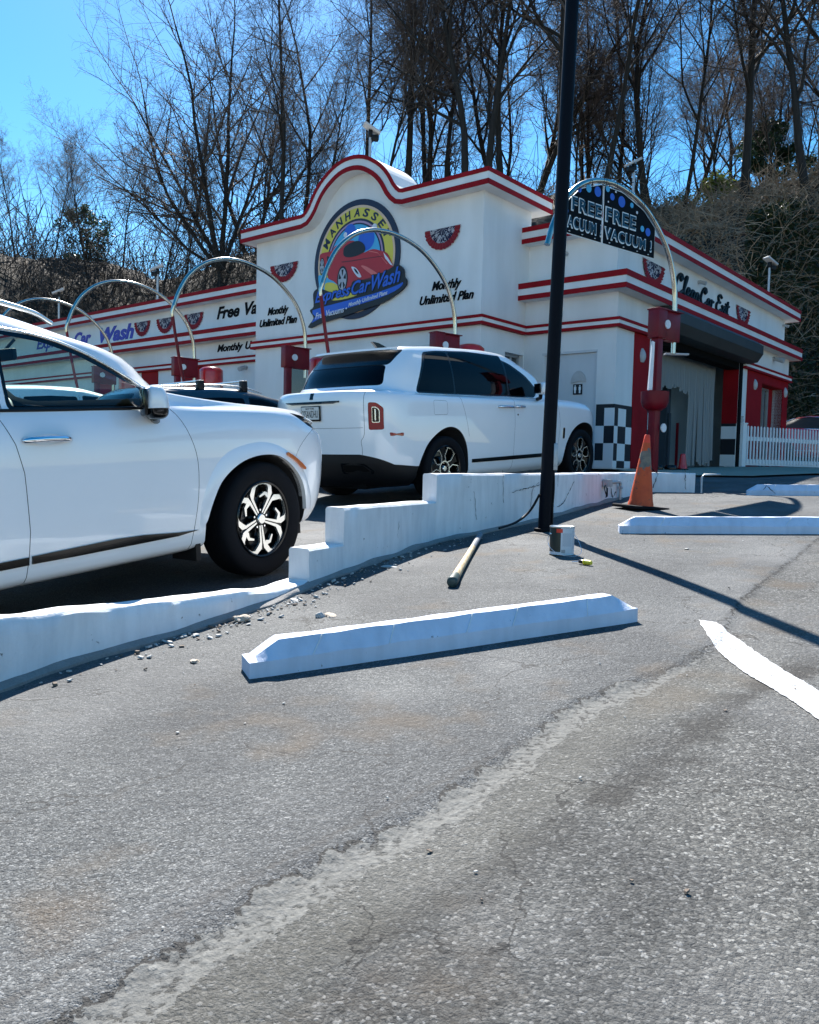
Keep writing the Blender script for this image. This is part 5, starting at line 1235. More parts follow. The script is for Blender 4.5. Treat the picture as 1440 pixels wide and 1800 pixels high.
def boolean(me, cutters):
    a = bpy.data.objects.new('a', me); COL.objects.link(a); tmp = [a]
    for c in cutters:
        b_ = bpy.data.objects.new('b', c); COL.objects.link(b_); tmp.append(b_)
        md = a.modifiers.new('b', 'BOOLEAN'); md.operation = 'DIFFERENCE'; md.object = b_; md.solver = 'EXACT'
    dg = bpy.context.evaluated_depsgraph_get(); dg.update(); out = bpy.data.meshes.new_from_object(a.evaluated_get(dg))
    for o in tmp: bpy.data.objects.remove(o)
    return out
def inpoly(x, y, poly):
    c = False; j = len(poly) - 1
    for i in range(len(poly)):
        if (poly[i][1] > y) != (poly[j][1] > y) and x < (poly[j][0] - poly[i][0]) * (y - poly[i][1]) / (poly[j][1] - poly[i][1]) + poly[i][0]: c = not c
        j = i
    return c
def rounded(poly, r=.04, k=4):
    out = []; n = len(poly)
    for i in range(n):
        p = Vector(poly[i]); a = Vector(poly[i - 1]); c = Vector(poly[(i + 1) % n]); da = (a - p); dc = (c - p); rr = min(r, da.length * .45, dc.length * .45)
        p0 = p + da.normalized() * rr; p1 = p + dc.normalized() * rr
        for j in range(k + 1):
            t = j / k; q = p0 * (1 - t) ** 2 + p * 2 * t * (1 - t) + p1 * t * t; out.append((q.x, q.y))
    return out
def split_body(outer, cutters, classify, mats, root, slot_keep=()):
    """cut outer, keep faces lying on the original surface, sort them into named parts with the smooth normals of the loft"""
    bm0 = bmesh.new(); bm0.from_mesh(outer); bm0.normal_update(); bv = BVHTree.FromBMesh(bm0); bm0.faces.ensure_lookup_table()
    vn = [v.normal.copy() for v in bm0.verts]; tri = {}
    res = boolean(outer.copy(), cutters)
    groups = {}
    V = [v.co.copy() for v in res.vertices]
    for p in res.polygons:
        c = p.center; loc, nr, fi, d = bv.find_nearest(c)
        # use an interior sample of the polygon: centre works for the near-convex pieces made here
        on = d is not None and d < 4e-3 and p.normal.dot(nr) > .85
        if on and len(p.vertices) > 0:
            for vi in p.vertices:
                if bv.find_nearest(V[vi])[3] > 5e-3: on = False; break
        if not on: continue
        g = classify(c, p.normal)
        if g: groups.setdefault(g, []).append(p)
    from mathutils.interpolate import poly_3d_calc
    objs = {}
    for g, polys in groups.items():
        idx = {}; vs = []; fs = []; nl = []
        for p in polys:
            f = []
            for vi in p.vertices:
                if vi not in idx: idx[vi] = len(vs); vs.append(V[vi])
                f.append(idx[vi])
            fs.append(f)
        me = bpy.data.meshes.new(g); me.from_pydata(vs, [], fs); me.update()
        nv = []
        for v in vs:
            loc, nr, fi, d = bv.find_nearest(v); f = bm0.faces[fi]
            if len(f.verts) > 6: nv.append(nr); continue
            w = poly_3d_calc([q.co for q in f.verts], loc); N = Vector((0, 0, 0))
            for ww, q in zip(w, f.verts): N += vn[q.index] * ww
            nv.append(N.normalized() if N.length > 0 else nr)
        for p in me.polygons: p.use_smooth = True
        me.normals_split_custom_set_from_vertices(nv)
        name = g[0] if isinstance(g, tuple) else g.split('#')[0]
        objs[g] = link(name, me, mats[name], root)
    bm0.free(); return objs
def inset(me, d, name='liner'):
    m2 = me.copy(); bm = bmesh.new(); bm.from_mesh(m2); bm.normal_update()
    nrm = [v.normal.copy() for v in bm.verts]
    for v, n_ in zip(bm.verts, nrm): v.co -= n_ * d
    bm.to_mesh(m2); bm.free(); return m2
def car_matrix(X, Y, Z, h, g):
    F = Vector((math.sin(h) * math.cos(g), math.cos(h) * math.cos(g), math.sin(g))); Lf = Vector((-math.cos(h), math.sin(h), 0)); Uu = F.cross(Lf)
    return Matrix(((F.x, Lf.x, Uu.x, X), (F.y, Lf.y, Uu.y, Y), (F.z, Lf.z, Uu.z, Z), (0, 0, 0, 1)))
def wheel(root, x, y, z, r, rr, width, side, kind, spin=0.0, name='wheel'):
    """side -1: right. Tyre + rim centred at (x,y,z), outer face outwards"""
    e = empty(name, (x, y, z)); e.parent = root; e.rotation_euler = (0, 0, 0 if side < 0 else math.pi)
    h = width / 2
    mb = MB(); pr = [(rr - .012, -h * .80), (rr + .012, -h * .92), (r * .90, -h * 1.0), (r * .965, -h * .93), (r * .992, -h * .78), (r, -h * .4), (r, h * .4), (r * .992, h * .78), (r * .965, h * .93), (r * .9, h), (rr + .01, h * .9), (rr - .012, h * .8), (rr - .03, 0)]
    mb.lathe(pr, 56, axis='y', close=True)
    for q in (-h * .35, -h * .12, h * .12, h * .35): mb.lathe([(r + .001, q - .006), (r - .008, q), (r + .001, q + .006)], 56, axis='y')
    mb.build('tyre', MAT['rubber'], e, 50)
    mb = MB(); mb.lathe([(rr - .005, -h * .88), (rr - .012, -h * .92), (rr - .022, -h * .88), (rr - .028, -h * .5), (rr - .05, h * .7)], 56, axis='y'); mb.lathe([(0, -h * .02), (rr - .04, h * .1), (rr - .03, h * .6)], 40, axis='y')
    mb.lathe([(0, h * -.25), (.13, h * -.22), (.155, h * -.1), (.155, h * .1), (0, h * .1)], 32, axis='y')
    mb.build('rim_barrel', MAT['gloss_black'], e, 50)
    yo = -h * .80
    def strip_(mb, pts, w, y_, dy=.02):
        n = len(pts); ws = w if isinstance(w, list) else [w] * n; L_, R_ = [], []
        for i, p in enumerate(pts):
            a, c = Vector(pts[max(i - 1, 0)]), Vector(pts[min(i + 1, n - 1)]); d1, d2 = Vector(p) - a, c - Vector(p); d = ((d1.normalized() if d1.length else Vector((0, 0))) + (d2.normalized() if d2.length else Vector((0, 0)))).normalized(); nr = Vector((-d.y, d.x)); L_.append(Vector(p) + nr * ws[i] / 2); R_.append(Vector(p) - nr * ws[i] / 2)
        vs = []
        for i in range(n):
            rad = Vector(pts[i]).length / rr; yy = y_ + .022 * (1 - rad)
            vs += [(L_[i].x, yy, L_[i].y), (R_[i].x, yy, R_[i].y), (R_[i].x, yy + dy, R_[i].y), (L_[i].x, yy + dy, L_[i].y)]
        mb.add(vs, [(i * 4 + k, i * 4 + (k + 1) % 4, (i + 1) * 4 + (k + 1) % 4, (i + 1) * 4 + k) for i in range(n - 1) for k in range(4)] + [(0, 1, 2, 3), ((n - 1) * 4 + 3, (n - 1) * 4 + 2, (n - 1) * 4 + 1, (n - 1) * 4)])
    pol = lambda rad, deg: (rad * rr * math.cos(R(deg + spin)), rad * rr * math.sin(R(deg + spin)))
    mf = MB(); md = MB()
    if kind == 'five':
        for k in range(5):
            a = 72 * k
            p = [pol(.17, a + 12), pol(.58, a + 5.2), pol(.72, a + 8), pol(.90, a + 15), pol(.925, a + 22), pol(.925, a + 32), pol(.925, a + 42), pol(.90, a + 52), pol(.72, a + 63), pol(.60, a + 66.5), pol(.17, a + 60)]
            strip_(mf, p, [.011, .020, .040, .036, .018, .014, .016, .032, .040, .020, .011], yo)
            strip_(mf, [pol(.64, a + 10), pol(.67, a + 24), pol(.58, a + 40)], [.034, .022, .012], yo)
            strip_(md, [pol(.15, a), pol(.62, a), pol(.80, a)], [.045, .030, .012], yo + .010)
            strip_(md, [pol(.2, a + 36), pol(.55, a + 36)], [.06, .09], yo + .05)
    elif kind == 'petal':
        for k in range(5):
            a = 72 * k
            loopp = [pol(.32, a - 10), pol(.55, a - 25), pol(.88, a - 19), pol(.93, a - 3), pol(.90, a + 15), pol(.55, a + 25), pol(.32, a + 10)]
            strip_(mf, loopp, [.014, .012, .010, .009, .010, .012, .014], yo)
            strip_(md, [pol(.25, a + 36), pol(.6, a + 36), pol(.93, a + 36)], [.05, .05, .09], yo + .006)
        strip_(mf, [pol(.31, q) for q in range(0, 361, 15)], .016, yo - .003)
    else:
        for k in range(5): strip_(mf, [pol(.15, 72 * k), pol(.6, 72 * k), pol(.96, 72 * k)], [.05, .05, .07], yo)
    mf.build('rim_spokes', MAT['machined'], e, 30)
    if md.v: md.build('rim_spokes', MAT['gloss_black'], e, 30)
    mb = MB(); mb.lathe([(0, yo + .004), (.030, yo + .005), (.036, yo + .012), (.036, yo + .05)], 24, axis='y'); mb.build('hub_cap', MAT['machined'], e, 40)
    mb = MB()
    for k in range(5):
        q = pol(.235, 72 * k + 36); mb.T = Matrix.Translation((q[0], yo + .018, q[1])); mb.lathe([(0, 0), (.007, 0), (.0085, .01), (.0085, .03)], 8, axis='y')
    mb.T = Matrix.Identity(4); mb.build('wheel_nuts', MAT['chrome'], e, 40)
    return e
# ------------------------------------------------------------------ the near white SUV
def shell_on(outer_bv, pts, off, y_side=-1):
    """drop 2D (x,z) points onto the right (-y) side of the body"""
    out = []
    for x, z in pts:
        hit = outer_bv.ray_cast(Vector((x, y_side * 3, z)), Vector((0, -y_side, 0)))
        out.append(Vector((x, hit[0].y + y_side * off, z)) if hit[0] else Vector((x, y_side * .9, z)))
    return out
def bvh(me):
    bm = bmesh.new(); bm.from_mesh(me); t = BVHTree.FromBMesh(bm); bm.free(); return t
def side_patch(bv, poly, off, th, mat, name, root, sides=(-1,), n=None):
    """panel following the body side, outline poly in (x,z): grid of the bounding shape is avoided by a fan of strips"""
    for sd_ in sides:
        mb = MB(); P = shell_on(bv, poly, off, sd_); P2 = shell_on(bv, poly, -th, sd_); k = len(P)
        c = sum(P, Vector((0, 0, 0))) / k; c = shell_on(bv, [(c.x, c.z)], off, sd_)[0]
        vs = P + P2 + [c]; mb.add(vs, [(i, (i + 1) % k, 2 * k) for i in range(k)] + [(i, k + i, k + (i + 1) % k, (i + 1) % k) for i in range(k)])
        mb.build(name, mat, root, 40)
ID4 = Matrix.Identity(4)
def mirror_cutters(fn): return fn
ARCH_F = [(.935, .05), (.925, .445), (.971, .557), (1.04, .668), (1.149, .748), (1.282, .799), (1.45, .817), (1.606, .793), (1.75, .702), (1.846, .578), (1.895, .403), (1.885, .05)]
def smooth_poly(p, k=4):
    a = spline([(x, z, 0) for x, z in p], k * (len(p) - 1)); return [(v.x, v.y) for v in a]
def arches(af, ar):
    out = []
    for poly in (af, ar):
        pl = [poly[0]] + smooth_poly(poly[1:-1], 4) + [poly[-1]]
        for y0, y1 in ((-1.3, -.50), (.50, 1.3)): out.append(cyl_y(0, 0, 0, y0, y1, squash=pl))
    return out
# rows shared by the family SUVs (near white one, black one, far white one)
def family_rows():
    return [dict(z=.24, w=.78, xr=-2.3, xf=2.06, ar=.5, af=.6, nf=3, sub=2), dict(z=.285, w=.915, xr=-2.42, xf=2.23, ar=.5, af=.62, nf=3, sub=2), dict(z=.35, w=.945, xr=-2.5, xf=2.31, af=.64, nf=3.1, sub=2),
        dict(z=.45, w=.962, xr=-2.54, xf=2.37, af=.66, nf=3.2), dict(z=.62, w=.977, xr=-2.56, xf=2.41, af=.68, nf=3.2), dict(z=.80, w=.983, xr=-2.57, xf=2.42, af=.68, nf=3.2),
        dict(z=[(-2.5, .98), (.8, .97), (1.6, .95), (2.4, .90)], w=.979, xr=-2.56, xf=2.40, af=.68, nf=3.2),
        dict(z=[(-2.5, 1.08), (.6, 1.06), (1.2, 1.05), (1.7, 1.03), (2.1, 1.0), (2.35, .975)], w=.963, xr=-2.54, xf=2.36, af=.68, nf=3.1),
        dict(z=[(-2.5, 1.15), (.4, 1.135), (.9, 1.12), (1.4, 1.108), (1.9, 1.08), (2.1, 1.055), (2.35, 1.02)], w=.932, xr=-2.52, xf=2.30, af=.70, nf=3, sub=3),
        dict(z=[(-2.4, 1.24), (.3, 1.235), (.6, 1.19), (.85, 1.155), (1.4, 1.142), (1.9, 1.115), (2.2, 1.075)], w=[(-2.4, .90), (.4, .90), (1.0, .885), (2.2, .86)], xr=-2.48, xf=2.22, af=.72, nf=2.9, sub=9),
        dict(z=[(-2.3, 1.33), (.2, 1.33), (.6, 1.255), (.9, 1.185), (1.2, 1.17)], w=[(-2.3, .872), (.3, .872), (.9, .82), (1.2, .79)], xr=-2.42, xf=1.20, ar=.4, af=.62),
        dict(z=[(-2.3, 1.46), (.1, 1.46), (.5, 1.43), (.8, 1.40)], w=.828, xr=-2.33, xf=.78, ar=.4, af=.60, nf=2.7),
        dict(z=[(-2.2, 1.575), (-.2, 1.565), (.3, 1.52)], w=.775, xr=-2.22, xf=.46, ar=.4, af=.60, nf=2.7), dict(z=[(-2.1, 1.65), (-.8, 1.655), (-.2, 1.62), (.2, 1.585)], w=.71, xr=-2.10, xf=.24, ar=.4, af=.6),
        dict(z=[(-2.0, 1.695), (-.9, 1.70), (-.3, 1.675), (.1, 1.63)], w=.57, xr=-2.0, xf=.10, ar=.4, af=.6), dict(z=[(-1.8, 1.715), (-.9, 1.725), (-.3, 1.695), (-.1, 1.675)], w=.28, xr=-1.85, xf=-.08, ar=.3, af=.3)]
SIDE_F = [(-.27, 1.15), (.585, 1.15), (.60, 1.175), (.545, 1.24), (.39, 1.325), (.185, 1.415), (-.01, 1.475), (-.25, 1.505)]
SIDE_R = [(-.37, 1.15), (-.36, 1.51), (-.8, 1.525), (-1.22, 1.51), (-1.22, 1.15)]
SIDE_Q = [(-1.32, 1.17), (-1.32, 1.505), (-1.85, 1.47), (-2.08, 1.22), (-2.08, 1.17)]
WS = [(-.72, 1.205), (.72, 1.205), (.635, 1.60), (-.635, 1.60)]
RG = [(-.70, 1.25), (.70, 1.25), (.60, 1.60), (-.60, 1.60)]
def grow(poly, d):
    c = Vector((sum(p[0] for p in poly) / len(poly), sum(p[1] for p in poly) / len(poly))); out = []; n = len(poly)
    for i in range(n):
        a, p, q = Vector(poly[i - 1]), Vector(poly[i]), Vector(poly[(i + 1) % n]); d1 = (p - a).normalized(); d2 = (q - p).normalized(); nr = Vector((d1.y + d2.y, -d1.x - d2.x)); nr = nr.normalized() if nr.length > 1e-6 else Vector((0, 0))
        if nr.dot(p - c) < 0: nr = -nr
        out.append(tuple(p + nr * d))
    return out
def family_suv(paintm, glass, label, M4, detail=True, name='parked_suv'):
    root = empty(name, label=label, cat='car'); root.matrix_world = M4
    outer = loft(family_rows(), 4, 60, 16); bv = bvh(outer)
    sf, sr, sq, ws, rg = rounded(SIDE_F, .03), rounded(SIDE_R, .04), rounded(SIDE_Q, .05), rounded(WS, .07), rounded(RG, .07)
    ARCH_R = [(-.5 * 0 + (x - 2.9), z) for x, z in ARCH_F]
    holes = [('y', sf), ('y', sr), ('y', sq)]
    cut = arches(ARCH_F, ARCH_R); g = .004
    wc = [rib(sf, .003, -1.3, 1.3, 'y', True), rib(sr, .003, -1.3, 1.3, 'y', True), rib(sq, .003, -1.3, 1.3, 'y', True), rib(ws, .003, .0, 2.0, 'x', True), rib(rg, .003, -2.9, -1.6, 'x', True)]
    sfo, sro = rounded(grow(SIDE_F, .030), .04), rounded(grow(SIDE_R, .022), .04)
    dl = [(.625, 1.21), (.665, 1.165), (.742, 1.097), (.822, .955), (.865, .811), (.862, .597), (.828, .385), (.80, .20)]; bl = [(-.322, 1.53), (-.322, 1.145), (-.352, 1.095), (-.294, .97), (-.262, .831), (-.255, .658), (-.249, .539), (-.257, .422), (-.280, .20)]; cl = [(-1.27, 1.53), (-1.27, 1.1), (-1.18, .9), (-1.06, .75), (-1.0, .60)]
    if detail: lines = [rib(smooth_poly(dl, 3), g, -1.3, 1.3, 'y'), rib(bl, g, -1.3, 1.3, 'y'), rib(cl, g, -1.3, 1.3, 'y'),
                 rib(smooth_poly([(2.10, .985), (1.96, .94), (1.83, .85), (1.74, .72)], 3), .003, -1.3, 1.3, 'y'), rib([(.95, -.855), (1.6, -.845), (2.0, -.78), (2.17, -.62)], .005, .9, 1.6, 'z'), rib([(.95, .855), (1.6, .845), (2.0, .78), (2.17, .62)], .005, .9, 1.6, 'z')]
    else: lines = [rib(bl, g, -1.3, 1.3, 'y'), rib(cl, g, -1.3, 1.3, 'y')]
    HLP = [(1.80, 1.085), (2.05, 1.045), (2.5, .99), (2.5, .87), (2.20, .905), (1.96, .995)]
    lines += [rib(sfo, .002, -1.3, 1.3, 'y', True)]
    if detail: lines.append(rib(HLP, .003, -1.3, 1.3, 'y', True))
    doorF = dl[:-1] + [(.80, .1), (-.28, .1)] + bl[::-1][1:]
    def cls(c, n_):
        if abs(n_.y) > .25:
            for nm, pl in (('front_side_window', sf), ('rear_side_window', sr), ('quarter_window', sq)):
                if inpoly(c.x, c.z, pl): return nm + ('#l' if c.y > 0 else '')
        if c.x > 0 and n_.x > .15 and c.z > 1.17 and inpoly(c.y, c.z, ws): return 'windscreen'
        if c.x < -1.6 and n_.x < -.3 and inpoly(c.y, c.z, rg): return 'rear_window'
        if detail and abs(n_.y) > .1 and inpoly(c.x, c.z, HLP): return 'headlight' + ('#l' if c.y > 0 else '')
        if abs(n_.y) > .25 and inpoly(c.x, c.z, sfo): return 'window_trim' + ('#l' if c.y > 0 else '')
        if abs(c.y) > .7 and -1.27 < c.x < .87 and n_.z < .8 and c.z < 1.5:
            if inpoly(c.x, c.z, [(-.28, .1), (-.25, .54), (-.255, .658), (-.262, .831), (-.294, .97), (-.352, 1.095), (-.33, 1.145), (-.322, 1.6), (.62, 1.6), (.62, 1.21)] + dl[1:]): return 'front_door' + ('#l' if c.y > 0 else '')
            if c.x < -.24 and c.x > -1.27 and (c.x > -1.0 or c.z > .6): return 'rear_door' + ('#l' if c.y > 0 else '')
        return 'body'
    mats = dict(body=paintm, front_door=paintm, rear_door=paintm, front_side_window=glass, rear_side_window=glass, quarter_window=glass, windscreen=glass, rear_window=glass, window_trim=MAT['gloss_black'], headlight=MAT['gloss_black'])
    split_body(outer, cut + wc + lines, cls, mats, root)
    # inner liner, dark, seen through the gaps and windows
    li = inset(outer, .016); lme = boolean(li, arches(ARCH_F, ARCH_R))
    bm = bmesh.new(); bm.from_mesh(lme); kill = []
    if detail:
        for f in bm.faces:
            h = False
            for v in list(f.verts) + [None]:
                c = v.co if v else f.calc_center_median()
                if abs(c.y) > .6 and c.z > 1.1 and any(inpoly(c.x, c.z, grow(pl, .004)) for pl in (SIDE_F, SIDE_R, SIDE_Q)): h = True
                if c.x > .1 and c.z > 1.17 and f.normal.x > .1 and inpoly(c.y, c.z, ws): h = True
                if c.x < -1.7 and f.normal.x < -.2 and inpoly(c.y, c.z, rg): h = True
            if h: kill.append(f)
        bmesh.ops.delete(bm, geom=kill, context='FACES')
    bm.to_mesh(lme); bm.free(); link('inner_shell', lme, MAT['interior'], root)
    return root, bv, outer
Mq = car_matrix(-2.528, 4.744, .114, .55, .085)
root, bv, outer = family_suv(MAT['car_white'], MAT['glass'], 'large near white SUV at the left edge, cut off behind its front door', Mq)
for x, y in ((1.45, -.975), (1.45, .975), (-1.45, -.975), (-1.45, .975)):
    s = -1 if y < 0 else 1; wheel(root, x, y - s * .12 + s * 0, .385, .385, .262, .235, s, 'five', spin=54)
side_patch(bv, [(-.243, .378), (.0, .376), (.4, .378), (.70, .380), (.86, .395), (.70, .402), (.45, .424), (.266, .430), (.0, .424), (-.243, .418)], .010, .0, MAT['gloss_black'], 'sill_trim', root, (-1, 1))
side_patch(bv, [(-1.0, .366), (-.6, .374), (-.262, .376), (-.262, .416), (-.6, .412), (-1.0, .405)], .010, .0, MAT['gloss_black'], 'sill_trim', root, (-1, 1))
side_patch(bv, smooth_poly([(1.665, .800), (1.76, .750), (1.842, .690), (1.866, .703), (1.775, .768), (1.675, .820), (1.665, .800)], 2)[:-1], .024, .0, MAT['amber'], 'side_marker', root, (-1, 1))
for sd_ in (-1, 1):
    P = shell_on(bv, [(1.97, 1.045), (2.12, 1.012), (2.24, .985)], .004, sd_); mb = MB(); mb.tube(P, .007, 6); mb.build('headlight_strip', MAT['white_letter'], root, 50)
# wheel-arch lip: raised painted band round each arch
for cxo in (0, -2.9):
    for sd_ in (-1, 1):
        inn = smooth_poly(ARCH_F[1:-1], 4); outp = smooth_poly([(.872, .36), (.885, .55), (.975, .735), (1.10, .845), (1.28, .893), (1.47, .900), (1.66, .845), (1.85, .70), (1.955, .52), (2.0, .38)], 4)
        inn = [inn[int(i * (len(inn) - 1) / 35)] for i in range(36)]; outp = [outp[int(i * (len(outp) - 1) / 35)] for i in range(36)]
        mb = MB(); a = shell_on(bv, [(x + cxo, z) for x, z in outp], -.001, sd_); b_ = shell_on(bv, [(x * .35 + ox * .65 + cxo, z * .35 + oz * .65) for (x, z), (ox, oz) in zip(inn, outp)], .012, sd_); c_1 = shell_on(bv, [(x + cxo, z) for x, z in inn], .016, sd_)
        d_ = [v + Vector((0, -sd_ * .06, 0)) for v in c_1]; vs = a + b_ + c_1 + d_
        mb.add(vs, [(r * 36 + i, r * 36 + i + 1, (r + 1) * 36 + i + 1, (r + 1) * 36 + i) for r in range(3) for i in range(35)]); mb.build('arch_lip', MAT['car_white'], root, 50)
# door handles
for sd_ in (-1, 1):
    for x0 in (-.258, -1.12):
        P = shell_on(bv, [(x0, .985), (x0 + .05, .99), (x0 + .13, .992), (x0 + .22, .988), (x0 + .268, .982)], .0, sd_)
        Q = [P[0], P[1] + Vector((0, sd_ * .035, 0)), P[2] + Vector((0, sd_ * .042, 0)), P[3] + Vector((0, sd_ * .035, 0)), P[4]]
        mb = MB(); mb.tube(spline(Q, 20), [.008] + [.015] * 19 + [.008], 10); h = mb.build('door_handle', MAT['chrome'], root, 60)
        cup = [(x0 + .135 + .125 * math.cos(R(a)), .988 + .036 * math.sin(R(a))) for a in range(0, 360, 12)]
        mb = MB(); rim = shell_on(bv, cup, .0015, sd_); rim2 = shell_on(bv, [(x0 + .135 + (x - x0 - .135) * .80, .988 + (z - .988) * .7) for x, z in cup], .003, sd_); k = len(rim)
        mb.add(rim + rim2, [(i, (i + 1) % k, k + (i + 1) % k, k + i) for i in range(k)]); mb.build('handle_cup', MAT['car_white'], root, 60)
# chrome line over the side glass, roof rails, mirrors
for sd_ in (-1, 1):
    pts = [(.62, 1.185), (.575, 1.265), (.41, 1.352), (.20, 1.444), (0, 1.505), (-.25, 1.537), (-.8, 1.556), (-1.3, 1.545), (-1.85, 1.50), (-2.12, 1.24)]
    P = shell_on(bv, [(v.x, v.y) for v in spline([(x, z, 0) for x, z in pts], 60)], .003, sd_); mb = MB(); mb.tube(P, .008, 8); mb.build('window_chrome', MAT['machined'], root, 60)
    P = shell_on(bv, [(v.x, v.y) for v in spline([(.60, 1.138, 0), (-.3, 1.133, 0), (-2.1, 1.155, 0)], 30)], .003, sd_); mb = MB(); mb.tube(P, .008, 8); mb.build('belt_trim', MAT['black_plastic'], root, 60)
    mb = MB(); mb.tube(spline([(.20, sd_ * .62, 1.60), (.05, sd_ * .635, 1.655), (-.3, sd_ * .64, 1.705), (-1.0, sd_ * .64, 1.735), (-1.7, sd_ * .63, 1.71), (-1.9, sd_ * .62, 1.66)], 40), .014, 8); mb.build('roof_rail', MAT['machined'], root, 60)
def mirror(root, x, y, z, sd_, size, capm, lower=True, stalk=None):
    e = empty('door_mirror', (x, y, z), (0, 0, R(32 * sd_))); e.parent = root
    def blob(z0, z1, mat, name, sx_, off=0):
        bm = bmesh.new(); bmesh.ops.create_uvsphere(bm, u_segments=28, v_segments=18, radius=1)
        for v in bm.verts:
            c = v.co; c = Vector([math.copysign(abs(q) ** .62, q) for q in c]); tp_ = 1 - .18 * c.z - .12 * (c.y * sd_)
            zz = c.z * size[2]; zz = min(max(zz, z0), z1)
            v.co = Vector((c.x * size[0] * sx_ * (1.0 if c.x < 0 else 1.25) * tp_ + off, c.y * size[1], zz))
        me = bpy.data.meshes.new(name); bm.to_mesh(me); bm.free(); link(name, me, mat, e, 40)
    blob(-size[2] * (.35 if lower else 1), size[2], capm, 'mirror_cap', 1)
    if lower: blob(-size[2], -size[2] * .35, MAT['gloss_black'], 'mirror_base', .93)
    mb = MB(); mb.box(-size[0] - .012, -size[0] * .86, -size[1] * .86, size[1] * .86, -size[2] * .78, size[2] * .8, .01); mb.build('mirror_glass', MAT['gloss_black'], e, 30)
    mb = MB(); st = stalk or [(.0, -sd_ * size[1] * .6, -size[2] * .8), (.02, -sd_ * (size[1] + .05), -size[2] - .01), (.03, -sd_ * (size[1] + .12), -size[2] - .01)]
    mb.tube(st, .028, 10); mb.build('mirror_stalk', MAT['gloss_black'], e, 50)
for sd_ in (-1, 1): mirror(root, .505, sd_ * 1.05, 1.165, sd_, (.058, .095, .095), MAT['car_white'])
# cabin
mb = MB(); mb.prism([(.62, .80), (.62, 1.06), (.72, 1.115), (1.05, 1.13), (1.10, .80)], -.72, .72, 'y'); mb.prism([(.60, 1.03), (.60, 1.10), (.68, 1.155), (.80, 1.145), (.8, 1.03)], .12, .60, 'y'); mb.build('dashboard', MAT['interior2'], root, 30)
mb = MB(); T_ = Matrix.Translation((.43, .38, 1.06)) @ Matrix.Rotation(R(-65), 4, 'Y'); mb.T = T_
mb.tube([(.18 * math.cos(R(a)), .18 * math.sin(R(a)), 0) for a in range(0, 361, 12)], .015, 8, cap=False); mb.tube([(-.17, 0, 0), (.17, 0, 0)], .018, 8); mb.tube([(0, 0, 0), (-.0, .0, -.25)], .03, 8); mb.tube([(0, -.17, 0), (0, 0, -.02)], .018, 6); mb.build('steering_wheel', MAT['interior2'], root, 50)
for y in (-.38, .38):
    for x in (-.55, -1.45):
        mb = MB(); mb.box(x - .05, x + .45, y - .25, y + .25, .62, .78, .04); mb.T = Matrix.Translation((x - .05, y, .72)) @ Matrix.Rotation(R(-16), 4, 'Y'); mb.box(-.08, .06, -.24, .24, 0, .58, .05); mb.box(-.06, .04, -.13, .13, .62, .80, .035); mb.build('seat', MAT['interior'], root, 40)
mb = MB(); mb.box(.28, .31, -.13, .13, 1.43, 1.50, .012); mb.tube([(.31, 0, 1.49), (.38, 0, 1.56)], .01, 6); mb.build('rear_view_mirror', MAT['interior'], root, 40)
mb = MB(); mb.box(-2.2, 1.9, -.5, .5, .22, .50); mb.build('underbody', MAT['dark_matte'], root)
for bx_ in ((1.93, 2.02, -.80, -.74, .20, .33), (1.93, 2.02, .74, .80, .20, .33), (.86, .90, -.93, -.72, .20, .40)):
    mb = MB(); mb.box(*bx_); mb.build('splash_guard', MAT['black_plastic'], root)
# ------------------------------------------------------------------ black car with roof bars and the far white SUV
def lanecar(x, y, h): return car_matrix(x, y, lanez(x, y) + 0.0, h, .076)
rb, _, _ = family_suv(MAT['car_black'], MAT['tint'], 'black car with silver roof bars seen over the bonnet of the near white SUV', lanecar(-2.72, 12.95, .80), detail=False, name='parked_car')
rb.scale = (.90, .97, .91)
for x, y in ((1.45, -.85), (1.45, .85), (-1.45, -.85), (-1.45, .85)): wheel(rb, x, y, .38, .38, .25, .22, -1 if y < 0 else 1, 'plain')
for x in (.0 - .25, -1.05):
    mb = MB(); mb.tube([(x, -.70, 1.79), (x, .70, 1.79)], .018, 8)
    mb.build('roof_bar', MAT['machined'], rb, 50)
    mb = MB()
    for s in (-1, 1): mb.box(x - .05, x + .05, s * .66 - .05, s * .66 + .05, 1.62, 1.80, .012)
    mb.build('bar_foot', MAT['black_plastic'], rb, 30)
for sd_ in (-1, 1):
    mb = MB(); mb.tube(spline([(.10, sd_ * .66, 1.60), (-.3, sd_ * .66, 1.70), (-1.0, sd_ * .66, 1.735), (-1.8, sd_ * .65, 1.70)], 24), .012, 8); mb.build('roof_rail', MAT['machined'], rb, 60)
rw, _, _ = family_suv(MAT['car_white2'], MAT['tint'], 'white SUV seen through the windows of the near white SUV', lanecar(-5.75, 14.3, .74), detail=False)
for x, y in ((1.45, -.85), (1.45, .85), (-1.45, -.85), (-1.45, .85)): wheel(rw, x, y, .38, .38, .25, .22, -1 if y < 0 else 1, 'plain')
for s in (-1, 1):
    mb = MB(); mb.box(-2.50, -2.40, s * .74 - .10, s * .74 + .10, 1.0, 1.35, .03); mb.build('tail_light', MAT['tail_red'], rw, 30)
